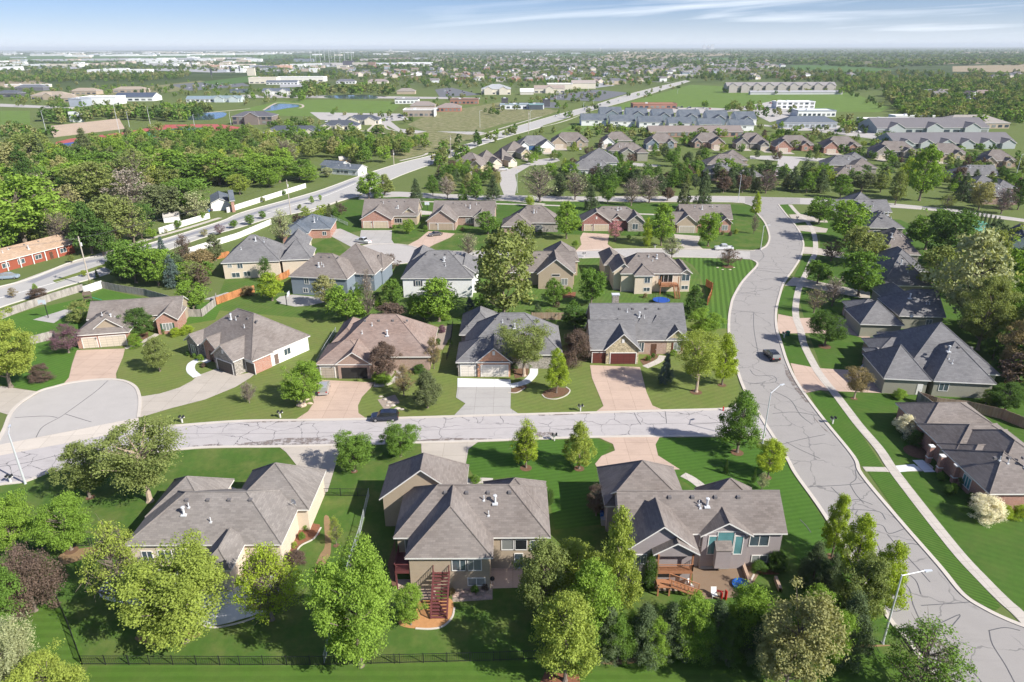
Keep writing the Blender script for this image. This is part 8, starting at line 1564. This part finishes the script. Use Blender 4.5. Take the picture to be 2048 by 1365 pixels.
for x, y, s in ((603, 812, .9), (612, 800, .6), (620, 808, .5), (598, 803, .5)): rock(x, y, s, (0.55, 0.42, 0.33), 'tan boulder at the foot of the tree west of the brown house drive', 'boulders at the boulder tree')
for x, y, s in ((770, 800, .5), (778, 806, .45), (786, 812, .5), (795, 818, .55), (805, 820, .45), (762, 794, .4), (775, 812, .4), (790, 820, .4)): rock(x, y, s, (0.45, 0.40, 0.34), 'grey-tan boulder of the dry stream bed on the brown house lawn', 'dry stream boulders')
rr = random.Random(3)
for k in range(26): rock(rr.uniform(908, 980), rr.uniform(1168, 1198), rr.uniform(.2, .45), (0.42, 0.30, 0.24), 'reddish boulder piled below the taupe house wall', 'boulders below the taupe house')
for x, y in ((1435, 536), (1445, 540), (1460, 540), (1468, 536)): rock(x, y, .35, (0.6, 0.5, 0.42), 'pale boulder ringing the purple plum tree', 'boulders round the plum tree')
# garden edging and mulch rings
mb = MB()
for x, y, r_ in ((1052, 937, .9), (1158, 938, .8), (1474, 906, 1.0), (1535, 956, .6), (1392, 785, 1.1), (1444, 771, .8), (1649, 694, 1.3), (1663, 1115, .7), (709, 944, .5), (143, 1102, .8), (181, 996, .6), (1230, 483, .6), (1416, 493, .6), (1456, 534, 1.6), (1708, 798, .6), (673, 1092, .4), (1835, 905, 2.0)):
    c = g(x, y); mb.face([(c.x + math.cos(a) * r_, c.y + math.sin(a) * r_, 0.055) for a in [2 * math.pi * k / 16 for k in range(16)]])
tag(mb.build('mulch_ring', M_BED), kind='structure')
strips('bed_edging', [[(1084, 790), (1092, 797), (1112, 799), (1132, 792), (1140, 782), (1132, 775)], [(1016, 786), (1034, 786), (1050, 777)], [(831, 1258), (860, 1259), (885, 1254), (904, 1236), (909, 1216)], [(642, 1056), (628, 1078), (600, 1094), (588, 1120)], [(285, 694), (294, 684)], [(1495, 1176), (1508, 1150)], [(545, 1216), (500, 1240), (430, 1256), (390, 1246)]], 0.2, 0, 0.1, M_CURB)
strips('retaining_wall', [[(1502, 1180), (1484, 1130)], [(1550, 1160), (1560, 1185)]], 0.35, 0, 0.6, plain('block_wall', (0.42, 0.30, 0.22)), 1)

for i, (x, y, w_, c) in enumerate([(1030, 738, 14, 'deep'), (1060, 735, 16, 'green'), (1075, 728, 14, 'bright'), (1092, 722, 14, 'deep'), (1296, 722, 12, 'green'), (1306, 716, 10, 'deep'), (1346, 712, 14, 'bright'), (640, 766, 10, 'green'), (752, 762, 16, 'bright'), (825, 735, 16, 'green'), (846, 730, 14, 'deep'), (858, 726, 16, 'brown'), (377, 712, 10, 'deep'), (390, 716, 10, 'green'), (402, 722, 14, 'bright'), (408, 735, 10, 'purple'), (320, 665, 12, 'deep'), (329, 668, 12, 'green'), (800, 456, 8, 'green'), (826, 452, 9, 'deep'), (788, 458, 9, 'bright'), (925, 462, 8, 'brown'), (1080, 470, 12, 'deep'), (1100, 462, 12, 'green'), (1258, 478, 9, 'deep'), (1280, 472, 9, 'green'), (1445, 470, 8, 'brown'), (1460, 472, 9, 'purple'), (1472, 468, 10, 'yellow'), (1895, 990, 20, 'deep'), (1880, 960, 16, 'green'), (1905, 985, 18, 'bright'), (1940, 1005, 20, 'deep'), (990, 590, 20, 'green'), (1136, 588, 16, 'bright'), (1126, 590, 14, 'bright'), (1235, 562, 8, 'deep'), (1290, 596, 10, 'brown'), (830, 598, 12, 'deep'), (470, 548, 10, 'brown'), (450, 552, 12, 'green'), (905, 1190, 14, 'brown'), (950, 1185, 16, 'green'), (970, 1180, 14, 'purple'), (612, 1060, 12, 'bright'), (604, 1078, 14, 'green'), (590, 1095, 12, 'yellow'), (632, 1010, 8, 'yellow'), (1110, 605, 12, 'green'), (884, 665, 16, 'plum'), (876, 690, 14, 'deep'), (900, 690, 12, 'green'), (892, 640, 22, 'bright')]):
    tree(x, y, y - w_ * 0.95, w_, 'bush', c, f'low {c} foundation shrub planted against a house wall or bed', 'foundation shrubs at the house walls', lod='mid')
# ------------------------------------------------------------ haze
hm = bpy.data.materials.new('haze'); hm.use_nodes = True; t = hm.node_tree; t.nodes.clear(); o_ = t.nodes.new('ShaderNodeOutputMaterial'); pv = t.nodes.new('ShaderNodeVolumePrincipled')
pv.inputs['Color'].default_value = (0.86, 0.94, 1.0, 1); pv.inputs['Density'].default_value = 0.00006; pv.inputs['Anisotropy'].default_value = 0.0; t.links.new(pv.outputs[0], o_.inputs['Volume'])
mb = MB(); mb.box(-50000, 50000, -2500, 85000, -1.0, 130.0, bottom=True); hz = mb.build('haze', hm); tag(hz, 'pale blue haze over the far plain', 'haze', None, 'stuff')
